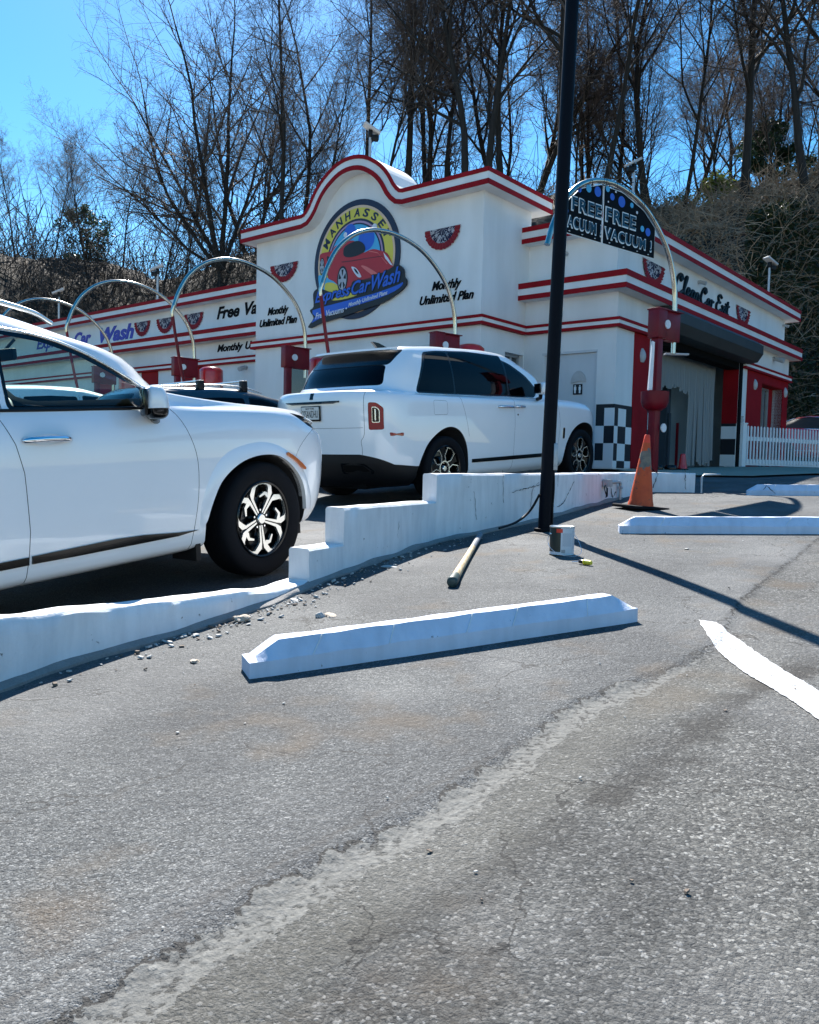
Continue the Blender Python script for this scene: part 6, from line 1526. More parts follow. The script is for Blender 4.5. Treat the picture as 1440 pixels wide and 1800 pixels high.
# ------------------------------------------------------------------ the boxy white luxury SUV
rows = [dict(z=.23, w=.85, xr=-2.72, xf=2.2, ar=.6, af=.6, sub=2), dict(z=.30, w=.93, xr=-2.80, xf=2.32, ar=.62, sub=2), dict(z=.36, w=.968, xr=-2.85, xf=2.38, ar=.62, sub=2),
        dict(z=.50, w=.984, xr=-2.905, xf=2.43, ar=.62), dict(z=.66, w=.99, xr=-2.915, xf=2.44, ar=.62), dict(z=.93, w=.995, xr=-2.93, xf=2.44, ar=.62), dict(z=[(-2.9, 1.16), (2.4, 1.02)], w=.990, xr=-2.935, xf=2.42, ar=.62),
        dict(z=[(-2.9, 1.27), (-1.8, 1.235), (.35, 1.19), (1.2, 1.155), (1.65, 1.12), (2.1, 1.08), (2.35, 1.05)], w=.982, xr=-2.93, xf=2.39, ar=.62, sub=3),
        dict(z=[(-2.9, 1.325), (-1.8, 1.285), (-.9, 1.262), (.35, 1.225), (1.2, 1.205), (1.65, 1.17), (2.1, 1.125), (2.3, 1.09)], w=.960, xr=-2.915, xf=2.34, ar=.62, sub=3),
        dict(z=[(-2.85, 1.365), (-2.0, 1.305), (-.8, 1.285), (.5, 1.25), (1.2, 1.245), (1.65, 1.215), (2.1, 1.155), (2.25, 1.12)], w=.915, xr=-2.87, xf=2.26, ar=.60, sub=9),
        dict(z=[(-2.6, 1.40), (-2.2, 1.35), (-1.5, 1.325), (.5, 1.30), (1.2, 1.29)], w=[(-2.6, .84), (-2.2, .875), (-1.8, .89), (.6, .89), (1.2, .84)], xr=-2.62, xf=1.28, ar=.5, af=.55),
        dict(z=[(-2.5, 1.60), (.9, 1.56)], w=.848, xr=-2.45, xf=.93, ar=.45, af=.55, nf=2.8), dict(z=[(-2.4, 1.77), (-1, 1.78), (.3, 1.74), (.6, 1.72)], w=.785, xr=-2.30, xf=.58, ar=.4, af=.55, nf=2.8),
        dict(z=[(-2.3, 1.85), (-1.5, 1.875), (-.5, 1.875), (0, 1.85), (.4, 1.815)], w=.72, xr=-2.21, xf=.38, ar=.35, af=.55, nf=2.8), dict(z=[(-2.2, 1.875), (-1.5, 1.915), (-.5, 1.915), (0, 1.885), (.2, 1.865)], w=.62, xr=-2.15, xf=.22, ar=.3, af=.5),
        dict(z=[(-2, 1.90), (-1.4, 1.93), (-.6, 1.93), (0, 1.90)], w=.32, xr=-1.95, xf=-.0, ar=.2, af=.3)]
outer = loft(rows, 4, 66, 20); bv = bvh(outer)
lux = empty('parked_suv', label='boxy white luxury SUV with a New York plate, seen from its rear right corner', cat='car'); lux.matrix_world = car_matrix(.796, 11.951, .698, .718, .074)
AF = [(1.135, .05), (1.128, .37), (1.212, .594), (1.407, .8), (1.68, .90), (1.93, .862), (2.085, .72), (2.137, .484), (2.12, .05)]
AR = [(-2.19, .05), (-2.185, .391), (-2.11, .554), (-1.97, .735), (-1.74, .872), (-1.53, .909), (-1.345, .84), (-1.225, .66), (-1.18, .357), (-1.17, .05)]
gl1 = rounded([(-2.03, 1.345), (-1.33, 1.325), (-1.33, 1.832), (-1.52, 1.828), (-1.76, 1.80), (-1.90, 1.58)], .05); gl2 = rounded([(-1.30, 1.325), (-.155, 1.305), (-.155, 1.84), (-.6, 1.853), (-1.30, 1.838)], .03)
gl3 = rounded([(-.115, 1.305), (.475, 1.292), (.57, 1.38), (.30, 1.56), (.02, 1.70), (-.115, 1.765)], .04)
frame = rounded([(-2.07, 1.325), (.50, 1.275), (.60, 1.385), (.32, 1.585), (.02, 1.735), (-.36, 1.845), (-.9, 1.87), (-1.52, 1.85), (-1.80, 1.82), (-1.94, 1.58)], .06)
rgl = rounded([(-.70, 1.418), (.70, 1.418), (.645, 1.656), (-.645, 1.656)], .05); spo = rounded([(-.67, 1.66), (.67, 1.66), (.70, 1.845), (-.70, 1.845)], .04)
wsc = rounded([(-.74, 1.33), (.74, 1.33), (.60, 1.80), (-.60, 1.80)], .07)
tg = smooth_poly([(-.74, 1.36), (-.745, 1.10), (-.74, .86), (-.70, .78), (-.705, .70), (-.70, .60)], 3); tg2 = [(-y, z) for y, z in tg]
TLP = rounded([(.788, .905), (.788, 1.215), (.860, 1.21), (.912, 1.15), (.912, .905)], .02, 3); TLPm = [(-y, z) for y, z in TLP][::-1]
bl = [(-3.0, .63), (-2.83, .625), (-2.70, .57), (-2.55, .50), (-2.2, .462), (-2.05, .46)]
fuel = rounded([(-1.86, 1.06), (-1.60, 1.06), (-1.60, 1.225), (-1.86, 1.235)], .03)
g = .004
cut = arches(AF, AR) + [rib(frame, .002, -1.3, 1.3, 'y', True), rib(gl1, .004, -1.3, 1.3, 'y', True), rib(gl2, .004, -1.3, 1.3, 'y', True), rib(gl3, .004, -1.3, 1.3, 'y', True), rib(rgl, .004, -3.2, -1.9, 'x', True), rib(spo, .004, -3.2, -1.9, 'x', True), rib(wsc, .004, .2, 2, 'x', True),
    rib([(-.128, 1.30), (-.140, 1.15), (-.145, .9), (-.179, .52), (-.22, .2)], g, -1.3, 1.3, 'y'), rib([(-1.33, 1.32), (-1.318, 1.26), (-1.25, 1.08), (-1.206, .925), (-1.175, .78)], g, -1.3, 1.3, 'y'), rib([(.94, 1.30), (.97, 1.22), (1.015, 1.05), (1.032, .878), (1.0, .70), (.962, .535), (.95, .20)], g, -1.3, 1.3, 'y'),
    rib(tg, g, -3.2, -2.3, 'x'), rib(tg2, g, -3.2, -2.3, 'x'), rib([(-.73, .93), (.73, .93)], g, -3.2, -2.3, 'x'), rib(TLP, .003, -3.2, -2.3, 'x', True), rib(TLPm, .003, -3.2, -2.3, 'x', True), rib(bl, .003, -1.3, 1.3, 'y'), rib(fuel, .003, -1.3, -.7, 'y', True)]
def blz(x): return float(np.interp(x, [p[0] for p in bl], [p[1] for p in bl]))
def cls(c, n_):
    L_ = '#l' if c.y > 0 else ''
    if abs(n_.y) > .25 and abs(c.y) > .6:
        for nm, pl in (('quarter_window', gl1), ('rear_side_window', gl2), ('front_side_window', gl3)):
            if inpoly(c.x, c.z, pl): return nm + L_
        if inpoly(c.x, c.z, frame): return 'window_frame' + L_
    if c.x < -1.9 and n_.x < -.2:
        if inpoly(c.y, c.z, rgl): return 'rear_window'
        if inpoly(c.y, c.z, spo): return 'rear_spoiler'
        if inpoly(c.y, c.z, TLP) or inpoly(c.y, c.z, TLPm): return 'tail_light' + L_
        if c.x < -2.3 and abs(c.y) < .745 and .63 < c.z < 1.36 and abs(c.y) < float(np.interp(c.z, [.6, .7, .78, .86, 1.1, 1.36], [.70, .705, .70, .74, .745, .74])): return 'tailgate' if c.z > .93 else 'lower_tailgate'
    if c.x > .2 and n_.x > .2 and c.z > 1.28 and inpoly(c.y, c.z, wsc): return 'windscreen'
    if c.x < -2.05 and c.z < blz(c.x) and n_.z < .9: return 'rear_bumper'
    if abs(c.y) > .8 and n_.z < .7:
        xm = float(np.interp(c.z, [.2, .52, .9, 1.15, 1.3], [-.22, -.179, -.145, -.14, -.128])); xf_ = float(np.interp(c.z, [.2, .535, .70, .878, 1.05, 1.22, 1.3], [.95, .962, 1.0, 1.032, 1.015, .97, .94])); xr_ = float(np.interp(c.z, [.78, .925, 1.08, 1.26, 1.32], [-1.175, -1.206, -1.25, -1.318, -1.33]))
        if c.z < 1.31:
            if xm < c.x < xf_: return 'front_door' + L_
            if xr_ < c.x < xm: return 'rear_door' + L_
        if c.y < 0 and inpoly(c.x, c.z, fuel): return 'fuel_flap'
    return 'body'
W2 = MAT['car_white2']
mats = dict(body=W2, front_door=W2, rear_door=W2, tailgate=W2, lower_tailgate=W2, fuel_flap=W2, rear_bumper=MAT['black_plastic'], window_frame=MAT['gloss_black'], quarter_window=MAT['tint'], rear_side_window=MAT['tint'], front_side_window=MAT['tint'], rear_window=MAT['tint'], rear_spoiler=MAT['gloss_black'], windscreen=MAT['tint'], tail_light=MAT['tail_red'])
ob = split_body(outer, cut, cls, mats, lux)
li = inset(outer, .012); lme = boolean(li, arches(AF, AR)); link('inner_shell', lme, MAT['interior'], lux)
for x, y in ((1.6475, -.87), (1.6475, .87), (-1.6475, -.87), (-1.6475, .87)): wheel(lux, x, y, .40, .40, .290, .26, -1 if y < 0 else 1, 'petal', spin=62 if x < 0 else 15)
side_patch(bv, [(-1.117, .445), (-.186, .437), (-.186, .490), (-1.115, .490)], .014, 0, MAT['gloss_black'], 'sill_trim', lux, (-1, 1)); side_patch(bv, [(-.176, .437), (.92, .435), (.92, .486), (-.176, .490)], .014, 0, MAT['gloss_black'], 'sill_trim', lux, (-1, 1))
side_patch(bv, rounded([(-2.60, .828), (-2.425, .824), (-2.42, .862), (-2.61, .870)], .01, 2), .004, 0, MAT['tail_red'], 'side_marker', lux, (-1, 1)); side_patch(bv, [(2.19, .83), (2.25, .82), (2.25, .85), (2.19, .86)], .004, 0, MAT['tail_red'], 'side_marker', lux, (-1, 1))
side_patch(bv, rounded([(1.092, .675), (1.150, .675), (1.163, .836), (1.100, .836)], .02, 3), .008, 0, MAT['chrome'], 'side_vent', lux, (-1, 1)); side_patch(bv, rounded([(1.102, .69), (1.142, .69), (1.152, .822), (1.110, .822)], .015, 3), .011, 0, MAT['gloss_black'], 'side_vent', lux, (-1, 1))
mb = MB(); mb.box(-2.7, 2.2, -.62, .62, .215, .5); mb.build('underbody', MAT['dark_matte'], lux)
for sd_ in (-1, 1):
    for x0, x1 in ((-.52, -.18), (-.12, .095)):
        P = shell_on(bv, [(x0, 1.148), (x0 + .03, 1.15), ((x0 + x1) / 2, 1.148), (x1 - .03, 1.145), (x1, 1.143)], 0, sd_)
        Q = [P[0], P[1] + Vector((0, sd_ * .03, 0)), P[2] + Vector((0, sd_ * .035, 0)), P[3] + Vector((0, sd_ * .03, 0)), P[4]]; mb = MB(); mb.tube(spline(Q, 14), .015, 8); mb.build('door_handle', MAT['chrome'], lux, 60)
    P = shell_on(bv, [(v.x, v.y) for v in spline([(x, z, 0) for x, z in ((-2.09, 1.318), (-1.2, 1.30), (.0, 1.278), (.52, 1.262))], 30)], .002, sd_); mb = MB(); mb.tube(P, .006, 6); mb.build('window_chrome', MAT['machined'], lux, 60)
    mirror(lux, .40, sd_ * 1.09, 1.395, sd_, (.075, .11, .085), MAT['chrome'] if False else W2, lower=False, stalk=[(0, -sd_ * .05, -.06), (0, -sd_ * .07, -.13), (.0, -sd_ * .17, -.145)])
P = shell_on(bv, [(-.07, 1.04)], .002, -1)[0]; mb = MB(); mb.T = Matrix.Translation(P); mb.lathe([(0, -.003), (.012, -.003), (.013, .003), (0, .003)], 14, axis='y'); mb.build('door_lock', MAT['gloss_black'], lux, 40)
def back_pt(y, z, off):
    h = bv.ray_cast(Vector((-4, y, z)), Vector((1, 0, 0))); return Vector((h[0].x - off, y, z))
def back_patch(poly, off, th, mat, name, parent=lux):
    mb = MB(); P = [back_pt(y, z, off) for y, z in poly]; P2 = [p + Vector((off + th, 0, 0)) for p in P]; k = len(P); mb.add(P + P2, [tuple(range(k)), tuple(range(k, 2 * k))[::-1]] + [(i, k + i, k + (i + 1) % k, (i + 1) % k) for i in range(k)]); return mb.build(name, mat, parent, 40)
if not any(k == 'tail_light' for k in ob): back_patch(TLPm, .001, 0, MAT['tail_red'], 'tail_light')
# chrome/black bar over the plate, plate, badge
mb = MB(); n_ = 20
vs = []
for i in range(n_ + 1):
    y = -.45 + .9 * i / n_; hw = .018 if abs(y) < .36 else .018 - .010 * (abs(y) - .36) / .09
    for z, o in ((1.245, .004), (1.243, .035), (1.228 - (hw - .018), .04), (1.213 if abs(y) < .38 else 1.224, .004)): vs.append(back_pt(y, z, o))
mb.add(vs, [(i * 4 + k, i * 4 + (k + 1) % 4, (i + 1) * 4 + (k + 1) % 4, (i + 1) * 4 + k) for i in range(n_) for k in range(4)] + [(0, 1, 2, 3), tuple(range(n_ * 4, n_ * 4 + 4))[::-1]]); mb.build('tailgate_bar', MAT['gloss_black'], lux, 30)
xb = back_pt(0, 1.1, 0).x
pe = empty('number_plate', (xb - .006, 0, 1.105)); pe.parent = lux
mb = MB(); mb.box(-.014, .0, -.168, .168, -.090, .090, .006); mb.build('plate_frame', MAT['gloss_black'], pe, 30)
mb = MB(); mb.box(-.0185, -.0141, -.150, .150, -.068, .078, .001); mb.build('plate_face', simple('plate_white', (.62, .62, .60), .4, var=.04), pe)
def ptext(s, y, z, w, h, of, mat):
    me = text_mesh(s, 1, 0, of, .001); co = np.array([v.co for v in me.vertices]); mn, mx = co.min(0), co.max(0)
    for v in me.vertices: v.co = Vector((-.0195 - v.co.z * .5, -(y + (v.co.x - mn[0]) / (mx[0] - mn[0]) * w), z + (v.co.y - mn[1]) / (mx[1] - mn[1]) * h))
    o = bpy.data.objects.new('plate_lettering', me); COL.objects.link(o); me.materials.append(mat); o.parent = pe
ptext('NEW YORK', -.075, .050, .15, .018, .01, MAT['ink_black']); ptext('22SANDHU', -.135, -.048, .27, .085, .0, MAT['ink_black'])
back_patch(rounded([(-.028, 1.268), (.028, 1.268), (.028, 1.345), (-.028, 1.345)], .006, 2), .006, 0, MAT['gloss_black'], 'badge')
for s in (-1, 1):
    for (poly, of, mt_, nm) in ((rounded([(s * .822, .985), (s * .822, 1.165), (s * .860, 1.162), (s * .886, 1.128), (s * .886, .985)], .012, 3), .003, MAT['machined'], 'tail_light_frame'), (rounded([(s * .827, .993), (s * .827, 1.157), (s * .858, 1.154), (s * .881, 1.124), (s * .881, .993)], .010, 3), .006, MAT['gloss_black'], 'tail_light_core'), (rounded([(s * .850, 1.01), (s * .850, 1.14), (s * .858, 1.14), (s * .858, 1.01)], .004, 2), .009, MAT['machined'], 'tail_light_bar')):
        back_patch(poly, of, 0, mt_, nm)
    back_patch(rounded([(s * .42, .40), (s * .42, .525), (s * .72, .52), (s * .80, .43), (s * .78, .40)], .02, 3), .010, 0, MAT['gloss_black'], 'exhaust_surround'); back_patch(rounded([(s * .45, .42), (s * .45, .505), (s * .70, .50), (s * .76, .43)], .02, 3), .013, 0, MAT['dark_matte'], 'exhaust_opening')
# recess lines of the plate area, fin, spoiler lip
mb = MB(); mb.prism([(-.20 - 1.55, 1.90), (.07 - 1.55, 1.90), (-.02 - 1.75, 1.99), (-.13 - 1.75, 2.0)], -.02, .02, 'y'); mb.build('roof_fin', MAT['gloss_black'], lux, 30)
mb = MB(); vs = []
for i in range(21):
    y = -.66 + 1.32 * i / 20; x0 = back_pt(y * .97, 1.80, 0).x; 
    vs += [Vector((x0 + .06, y, 1.872)), Vector((x0 - .08, y, 1.862)), Vector((x0 - .085, y, 1.838)), Vector((x0 + .03, y, 1.835))]
mb.add(vs, [(i * 4 + k, i * 4 + (k + 1) % 4, (i + 1) * 4 + (k + 1) % 4, (i + 1) * 4 + k) for i in range(20) for k in range(4)] + [(0, 1, 2, 3), (83, 82, 81, 80)]); mb.build('roof_lip', W2, lux, 40)
# ------------------------------------------------------------------ red sedan behind the fence
rows = [dict(z=.22, w=.80, xr=-2.25, xf=2.2, sub=2), dict(z=.30, w=.89, xr=-2.35, xf=2.3), dict(z=.55, w=.915, xr=-2.40, xf=2.38), dict(z=[(-2.4, .80), (2.3, .68)], w=.91, xr=-2.40, xf=2.36, af=.8), dict(z=[(-2.3, .98), (0, .93), (1, .88), (2.2, .74)], w=.87, xr=-2.36, xf=2.28, af=.8, sub=8),
        dict(z=[(-2.1, 1.06), (-1.6, 1.04), (0, 1.0), (.9, .95)], w=.80, xr=-1.85, xf=1.05, ar=.5, af=.6), dict(z=1.20, w=.70, xr=-1.35, xf=.60, ar=.4, af=.5), dict(z=[(-1, 1.36), (0, 1.37), (.2, 1.33)], w=.60, xr=-.98, xf=.25, ar=.3, af=.4), dict(z=1.42, w=.30, xr=-.7, xf=-.1, ar=.2, af=.2)]
outer = loft(rows, 4, 36, 12)
red = empty('parked_sedan', label='red sedan parked behind the white picket fence, cut by the right edge', cat='car'); red.matrix_world = car_matrix(12.1, 23.6, gz(12.1, 23.6) + .08, R(112), 0.0)
gA = rounded([(-1.62, 1.06), (-1.50, 1.10), (-1.05, 1.30), (-.7, 1.345), (-.32, 1.35), (-.32, 1.02)], .03); gB = rounded([(-.28, 1.02), (-.28, 1.35), (.1, 1.31), (.5, 1.12), (.66, 1.0)], .03)
AF2 = [(1.0, .05), (1.02, .45), (1.15, .62), (1.4, .70), (1.65, .62), (1.78, .45), (1.8, .05)]; AR2 = [(x - 2.8, z) for x, z in AF2]
wsr = rounded([(-.62, 1.04), (.62, 1.04), (.5, 1.33), (-.5, 1.33)], .05)
def cls2(c, n_):
    if abs(n_.y) > .25:
        if inpoly(c.x, c.z, gA): return 'rear_side_window' + ('#l' if c.y > 0 else '')
        if inpoly(c.x, c.z, gB): return 'front_side_window' + ('#l' if c.y > 0 else '')
    if inpoly(c.y, c.z, wsr) and abs(n_.x) > .2: return 'windscreen' if c.x > 0 else 'rear_window'
    return 'body'
split_body(outer, arches(AF2, AR2) + [rib(gA, .012, -1.3, 1.3, 'y', True), rib(gB, .012, -1.3, 1.3, 'y', True), rib(wsr, .006, -3, 3, 'x', True), rib([(-.30, 1.05), (-.33, .6), (-.35, .2)], .006, -1.3, 1.3, 'y')], cls2, dict(body=MAT['car_red'], rear_side_window=MAT['tint'], front_side_window=MAT['tint'], windscreen=MAT['tint'], rear_window=MAT['tint']), red)
link('inner_shell', boolean(inset(outer, .012), arches(AF2, AR2)), MAT['interior'], red)
bv = bvh(outer)
for sd_ in (-1, 1):
    P = shell_on(bv, [(-1.68, 1.03), (-1.62, 1.07), (-1.50, 1.12), (-1.05, 1.32), (-.7, 1.365), (.1, 1.33), (.5, 1.14), (.70, .985), (-.3, 1.0), (-1.68, 1.03)], .004, sd_); mb = MB(); mb.tube(P, .014, 6); mb.build('window_chrome', MAT['chrome'], red, 60)
    P = shell_on(bv, [(-2.0, .40), (2.0, .38)], .01, sd_); mb = MB(); mb.tube(P, .016, 6); mb.build('sill_chrome', MAT['chrome'], red, 60)
for x, y in ((1.4, -.80), (1.4, .80), (-1.4, -.80), (-1.4, .80)): wheel(red, x, y, .32, .32, .22, .2, -1 if y < 0 else 1, 'plain')
# ================================================================== HILLSIDE AND WOOD
def ts_of(x, y): d = Vector((x, y)) - CC; return d.dot(A), d.dot(B)
def sms(v): v = np.clip(v, 0, 1); return v * v * (3 - 2 * v)
def hillz(x, y):
    x = np.asarray(x, float); y = np.asarray(y, float)
    t = (x - CC.x) * A.x + (y - CC.y) * A.y; s = (x - CC.x) * B.x + (y - CC.y) * B.y
    s0 = 12.0 + 5.0 * sms((3 - t) / 2.5) - 5.5 * sms((t - 8.5) / 2); u = np.clip((s - s0) / 15.0, 0, 1); g = (1 - (1 - u) ** 2) * (12.3 - 3.0 * sms((3 - t) / 2.5))
    g2 = sms((t - 27.5) / 14.0) * 11.5 * sms((s + 6) / 8)
    g3 = sms((-t - 13 + 0) / 14.0) * 9 * sms((s - 6) / 8)
    n_ = .45 * np.sin(x * .55 + 1.3 * np.sin(y * .31)) * np.sin(y * .47 + x * .2) + .2 * np.sin(x * 1.7 + y * .9) * np.sin(y * 1.3 - x * .6)
    z = np.maximum(np.maximum(g, g2), g3)
    return z + n_ * np.clip(z / 2, 0, 1) - .6 * (z < .01)+ 1.2
def hz(x, y): return float(hillz(np.array([x]), np.array([y]))[0])
hx = np.arange(-80, 90, .8); hy = np.arange(16, 110, .8); HX, HY = np.meshgrid(hx, hy); hh_ = hillz(HX.ravel(), HY.ravel())
idx = np.arange(len(hx) * len(hy)).reshape(len(hy), len(hx))
vs = list(zip(HX.ravel().tolist(), HY.ravel().tolist(), hh_.tolist())); fs = np.stack([idx[:-1, :-1], idx[:-1, 1:], idx[1:, 1:], idx[1:, :-1]], -1).reshape(-1, 4)
zq = hh_[fs].max(1); fs = fs[zq > 1.18].tolist()
me = bpy.data.meshes.new('hillside'); me.from_pydata(vs, [], fs); me.update()
m, n, b = new_mat('leaf_litter'); v = tex(n, 'Voronoi', 5.5); nz_ = tex(n, 'Noise', .35, 6).outputs[0]; sp = n.nodes.new('ShaderNodeSeparateColor'); n.links.new(v.outputs['Color'], sp.inputs[0])
c0 = ramp(n, sp.outputs[0], [(0, (.014, .011, .008)), (.5, (.034, .025, .016)), (.85, (.07, .052, .035)), (1, (.17, .135, .10))])  # palest cells put sunlit specks into the litter colour
n.links.new(mix(n, 1, c0, ramp(n, nz_, [(.35, (.45, .47, .42)), (.65, (1, 1, 1))]), 'MULTIPLY'), b.inputs['Base Color']); b.inputs['Roughness'].default_value = .9
bump(n, b, sp.outputs[1], .12); tag(link('hillside', me, m, smooth=60), kind='structure')
# bark
def bark(name, c, vine=0.):
    m, n, b = new_mat(name); st = tex(n, 'Noise', 3, 6); mp = n.nodes.new('ShaderNodeMapping'); tc = n.nodes.new('ShaderNodeTexCoord'); mp.inputs['Scale'].default_value = (4, 4, .6); n.links.new(tc.outputs['Object'], mp.inputs[0]); n.links.new(mp.outputs[0], st.inputs['Vector'])
    n.links.new(ramp(n, st.outputs[0], [(.35, tuple(x * .5 for x in c)), (.65, c)]), b.inputs['Base Color']); b.inputs['Roughness'].default_value = .9; bump(n, b, st.outputs[0], .03); return m
MAT['bark'] = bark('bark', (.030, .025, .021)); MAT['twig'] = simple('twig', (.10, .075, .062), .8, var=.3, scale=1); MAT['twig2'] = simple('twig2', (.15, .11, .085), .8, var=.4, scale=1)  # twig brown lightened in the colour for the sun it would catch
class TreeGen:
    def __init__(s, seed): s.r = random.Random(seed); s.big = MB(); s.fine = MB()
    def poly(s, p, d, L_, n, wob, up):
        pts = [p.copy()]; d = d.normalized(); r = s.r
        for i in range(n):
            d = (d + Vector((r.gauss(0, wob), r.gauss(0, wob), r.gauss(0, wob) + up))).normalized(); pts.append(pts[-1] + d * (L_ / n))
        return pts
    def tube(s, pts, r0, r1, fine, seg):
        n = len(pts); mb = s.fine if fine else s.big; mb.tube(pts, [r0 + (r1 - r0) * (i / (n - 1)) ** .8 for i in range(n)], seg, cap=False)
    def grow(s, p, d, L_, r0, lvl, P):
        n = (9, 8, 6, 4, 2)[lvl]; seg = (9, 6, 4, 3, 3)[lvl]
        pts = s.poly(p, d, L_, n, P['wob'][lvl], P['up'][lvl]); r1 = max(r0 * (.28, .25, .35, .5, .6)[lvl], .0032)
        s.tube(pts, r0, r1, lvl >= 2, seg)
        if lvl >= P['max']: return
        k = P['kids'][lvl]; a0 = P['from'][lvl]
        for i in range(k):
            u = a0 + (1 - a0) * (i + s.r.random()) / k; f = u * n; j = min(int(f), n - 1); q = pts[j].lerp(pts[j + 1], f - j); dd = (pts[j + 1] - pts[j]).normalized()
            ax = dd.orthogonal().normalized(); ax.rotate(Matrix.Rotation(s.r.random() * 6.283, 3, dd)); ang = R(P['ang'][lvl] + s.r.gauss(0, 8)); nd = dd * math.cos(ang) + ax * math.sin(ang)
            rr = (r0 + (r1 - r0) * u) * s.r.uniform(.45, .72) if lvl < 2 else max((r0 + (r1 - r0) * u) * .6, .0042)
            s.grow(q, nd, L_ * P['len'][lvl] * s.r.uniform(.65, 1.15) * (1.15 - .55 * (u - a0) / (1 - a0 + 1e-6)), rr, lvl + 1, P)
        if lvl < 2:   # a leader continuing
            s.grow(pts[-1], pts[-1] - pts[-2], L_ * .45, r1, lvl + 1, P)
    def meshes(s, nm):
        a = s.big.mesh(nm + '_trunk'); b_ = s.fine.mesh(nm + '_crown')
        for me in (a, b_): me.polygons.foreach_set('use_smooth', [True] * len(me.polygons))
        a.materials.append(MAT['bark']); b_.materials.append(MAT['twig']); return a, b_
BASE = dict(wob=(.05, .10, .13, .16, .2), up=(.03, .07, .05, .03, .02), kids=(13, 10, 8, 8), ang=(46, 46, 48, 50), len=(.44, .52, .50, .52), max=4)
BASE['from'] = (.35, .18, .12, .15)
def arche(seed, H, r0, lean=(0, 0), stems=1, **kw):
    P = dict(BASE); P.update(kw); t = TreeGen(seed)
    for k in range(stems):
        a = 6.283 * k / stems + seed; sp_ = .0 if stems == 1 else P.get('spread', .35)
        t.grow(Vector((.25 * math.cos(a) * (stems > 1), .25 * math.sin(a) * (stems > 1), -.5)), Vector((lean[0] + sp_ * math.cos(a), lean[1] + sp_ * math.sin(a), 1)), H * (.62 if stems == 1 else .60), r0, 0, P)
    return t.meshes('tree')
ARCH = [arche(1, 22, .22), arche(2, 24, .17, kids=(12, 9, 7, 7), ang=(42, 44, 48, 50)) , arche(3, 18, .20, stems=3, kids=(9, 9, 7, 8), ang=(40, 44, 48, 50), up=(.02, .06, .04, .03, .02)),
        arche(4, 25, .15, lean=(.07, .0), kids=(11, 8, 7, 8), ang=(40, 42, 48, 50)), arche(5, 16, .085, kids=(14, 8, 7, 7), ang=(40, 42, 45, 50)), arche(6, 21, .21, lean=(-.05, 0), stems=2, spread=.16, kids=(11, 9, 7, 8))]
ARCH[1][0].materials[0] = MAT['bark']; ARCH[4][1].materials[0] = MAT['twig2']
def put_tree(k, px, Y, sc, rot, label, group=None, name='bare_tree', lean=(0, 0)):
    X = (px - 720) / 1436 * Y; z = hz(X, Y)
    root = empty(name, (X, Y, z - .2), (lean[0], lean[1], rot), label=label, cat='tree', group=group); root.scale = (sc, sc, sc)
    for me, nm in zip(ARCH[k], ('trunk', 'crown')):
        o = bpy.data.objects.new(nm, me); COL.objects.link(o); o.parent = root
    return root
# the big fan-shaped tree at the left gets its own limbs
t = TreeGen(77); P = dict(BASE); P.update(kids=(9, 11, 8, 8), ang=(34, 36, 42, 48), wob=(.05, .07, .10, .14, .2), up=(.02, .05, .04, .03, .02)); P['from'] = (.30, .15, .12, .15)
for d, L_, r0 in ((Vector((-.95, -.1, .85)), 13.0, .14), (Vector((-.62, .1, 1)), 14.5, .15), (Vector((-.30, -.2, 1)), 16, .17), (Vector((-.04, .1, 1)), 17, .18), (Vector((.22, .2, 1)), 15, .14), (Vector((-1.2, .1, .45)), 11.5, .10)):
    t.grow(Vector((0, 0, 1.2)), d, L_ * .72, r0, 1, P)
t.grow(Vector((.0, 0, -.5)), Vector((0, 0, 1)), 2.0, .34, 1, dict(P, kids=(0, 0, 0, 0), max=1)); ARCH.append(t.meshes('tree'))
# low twisting growth
put_tree(6, 385, 44, 1.0, 0, 'large spreading bare tree fanning out against the sky at the left', None)
NAMED = [(3, 492, 38, 1.0, 2.0, 'tall bare tree with a leaning trunk between the large left tree and the tower', None, (0, R(-9))),
    (0, 705, 40, 1.0, 1.0, 'thick dark bare tree rising straight behind the arched tower parapet', None, (0, 0)),
    (5, 815, 37, 1.0, .4, 'twin-stemmed bare tree behind the right half of the tower', None, (0, 0)),
    (1, 868, 38, 1.05, 2.2, 'pale straight bare tree just left of the tower roof corner', None, (0, 0)),
    (0, 965, 35, 1.08, 4.0, 'thick bare tree directly left of the black pole', None, (0, 0)),
    (3, 1040, 38, 1.0, 5.1, 'bare tree right of the black pole above the free vacuum sign', None, (0, R(6))),
    (1, 1118, 41, 1.08, 3.0, 'slim bare tree beside the roof floodlight, right of the free vacuum sign', None, (0, 0)),
    (4, 1180, 39, 1.35, 1.7, 'slender straight bare tree in the gap right of the floodlight', None, (0, 0)),
    (0, 1283, 36, 1.02, .2, 'largest bare tree at the right with vine-wrapped trunk on the slope crest', None, (0, 0)),
    (5, 1405, 34, .95, 3.6, 'big forked bare tree near the right edge of the picture', None, (0, R(4)))]
for k, px, Y, sc, rot, lab, g, ln in NAMED: put_tree(k, px, Y, sc, rot, lab, g, lean=ln)
random.seed(12)
GL = 'bare tree in the crowded wood on the hillside behind the car wash'; GG = 'bare trees crowding the hillside'
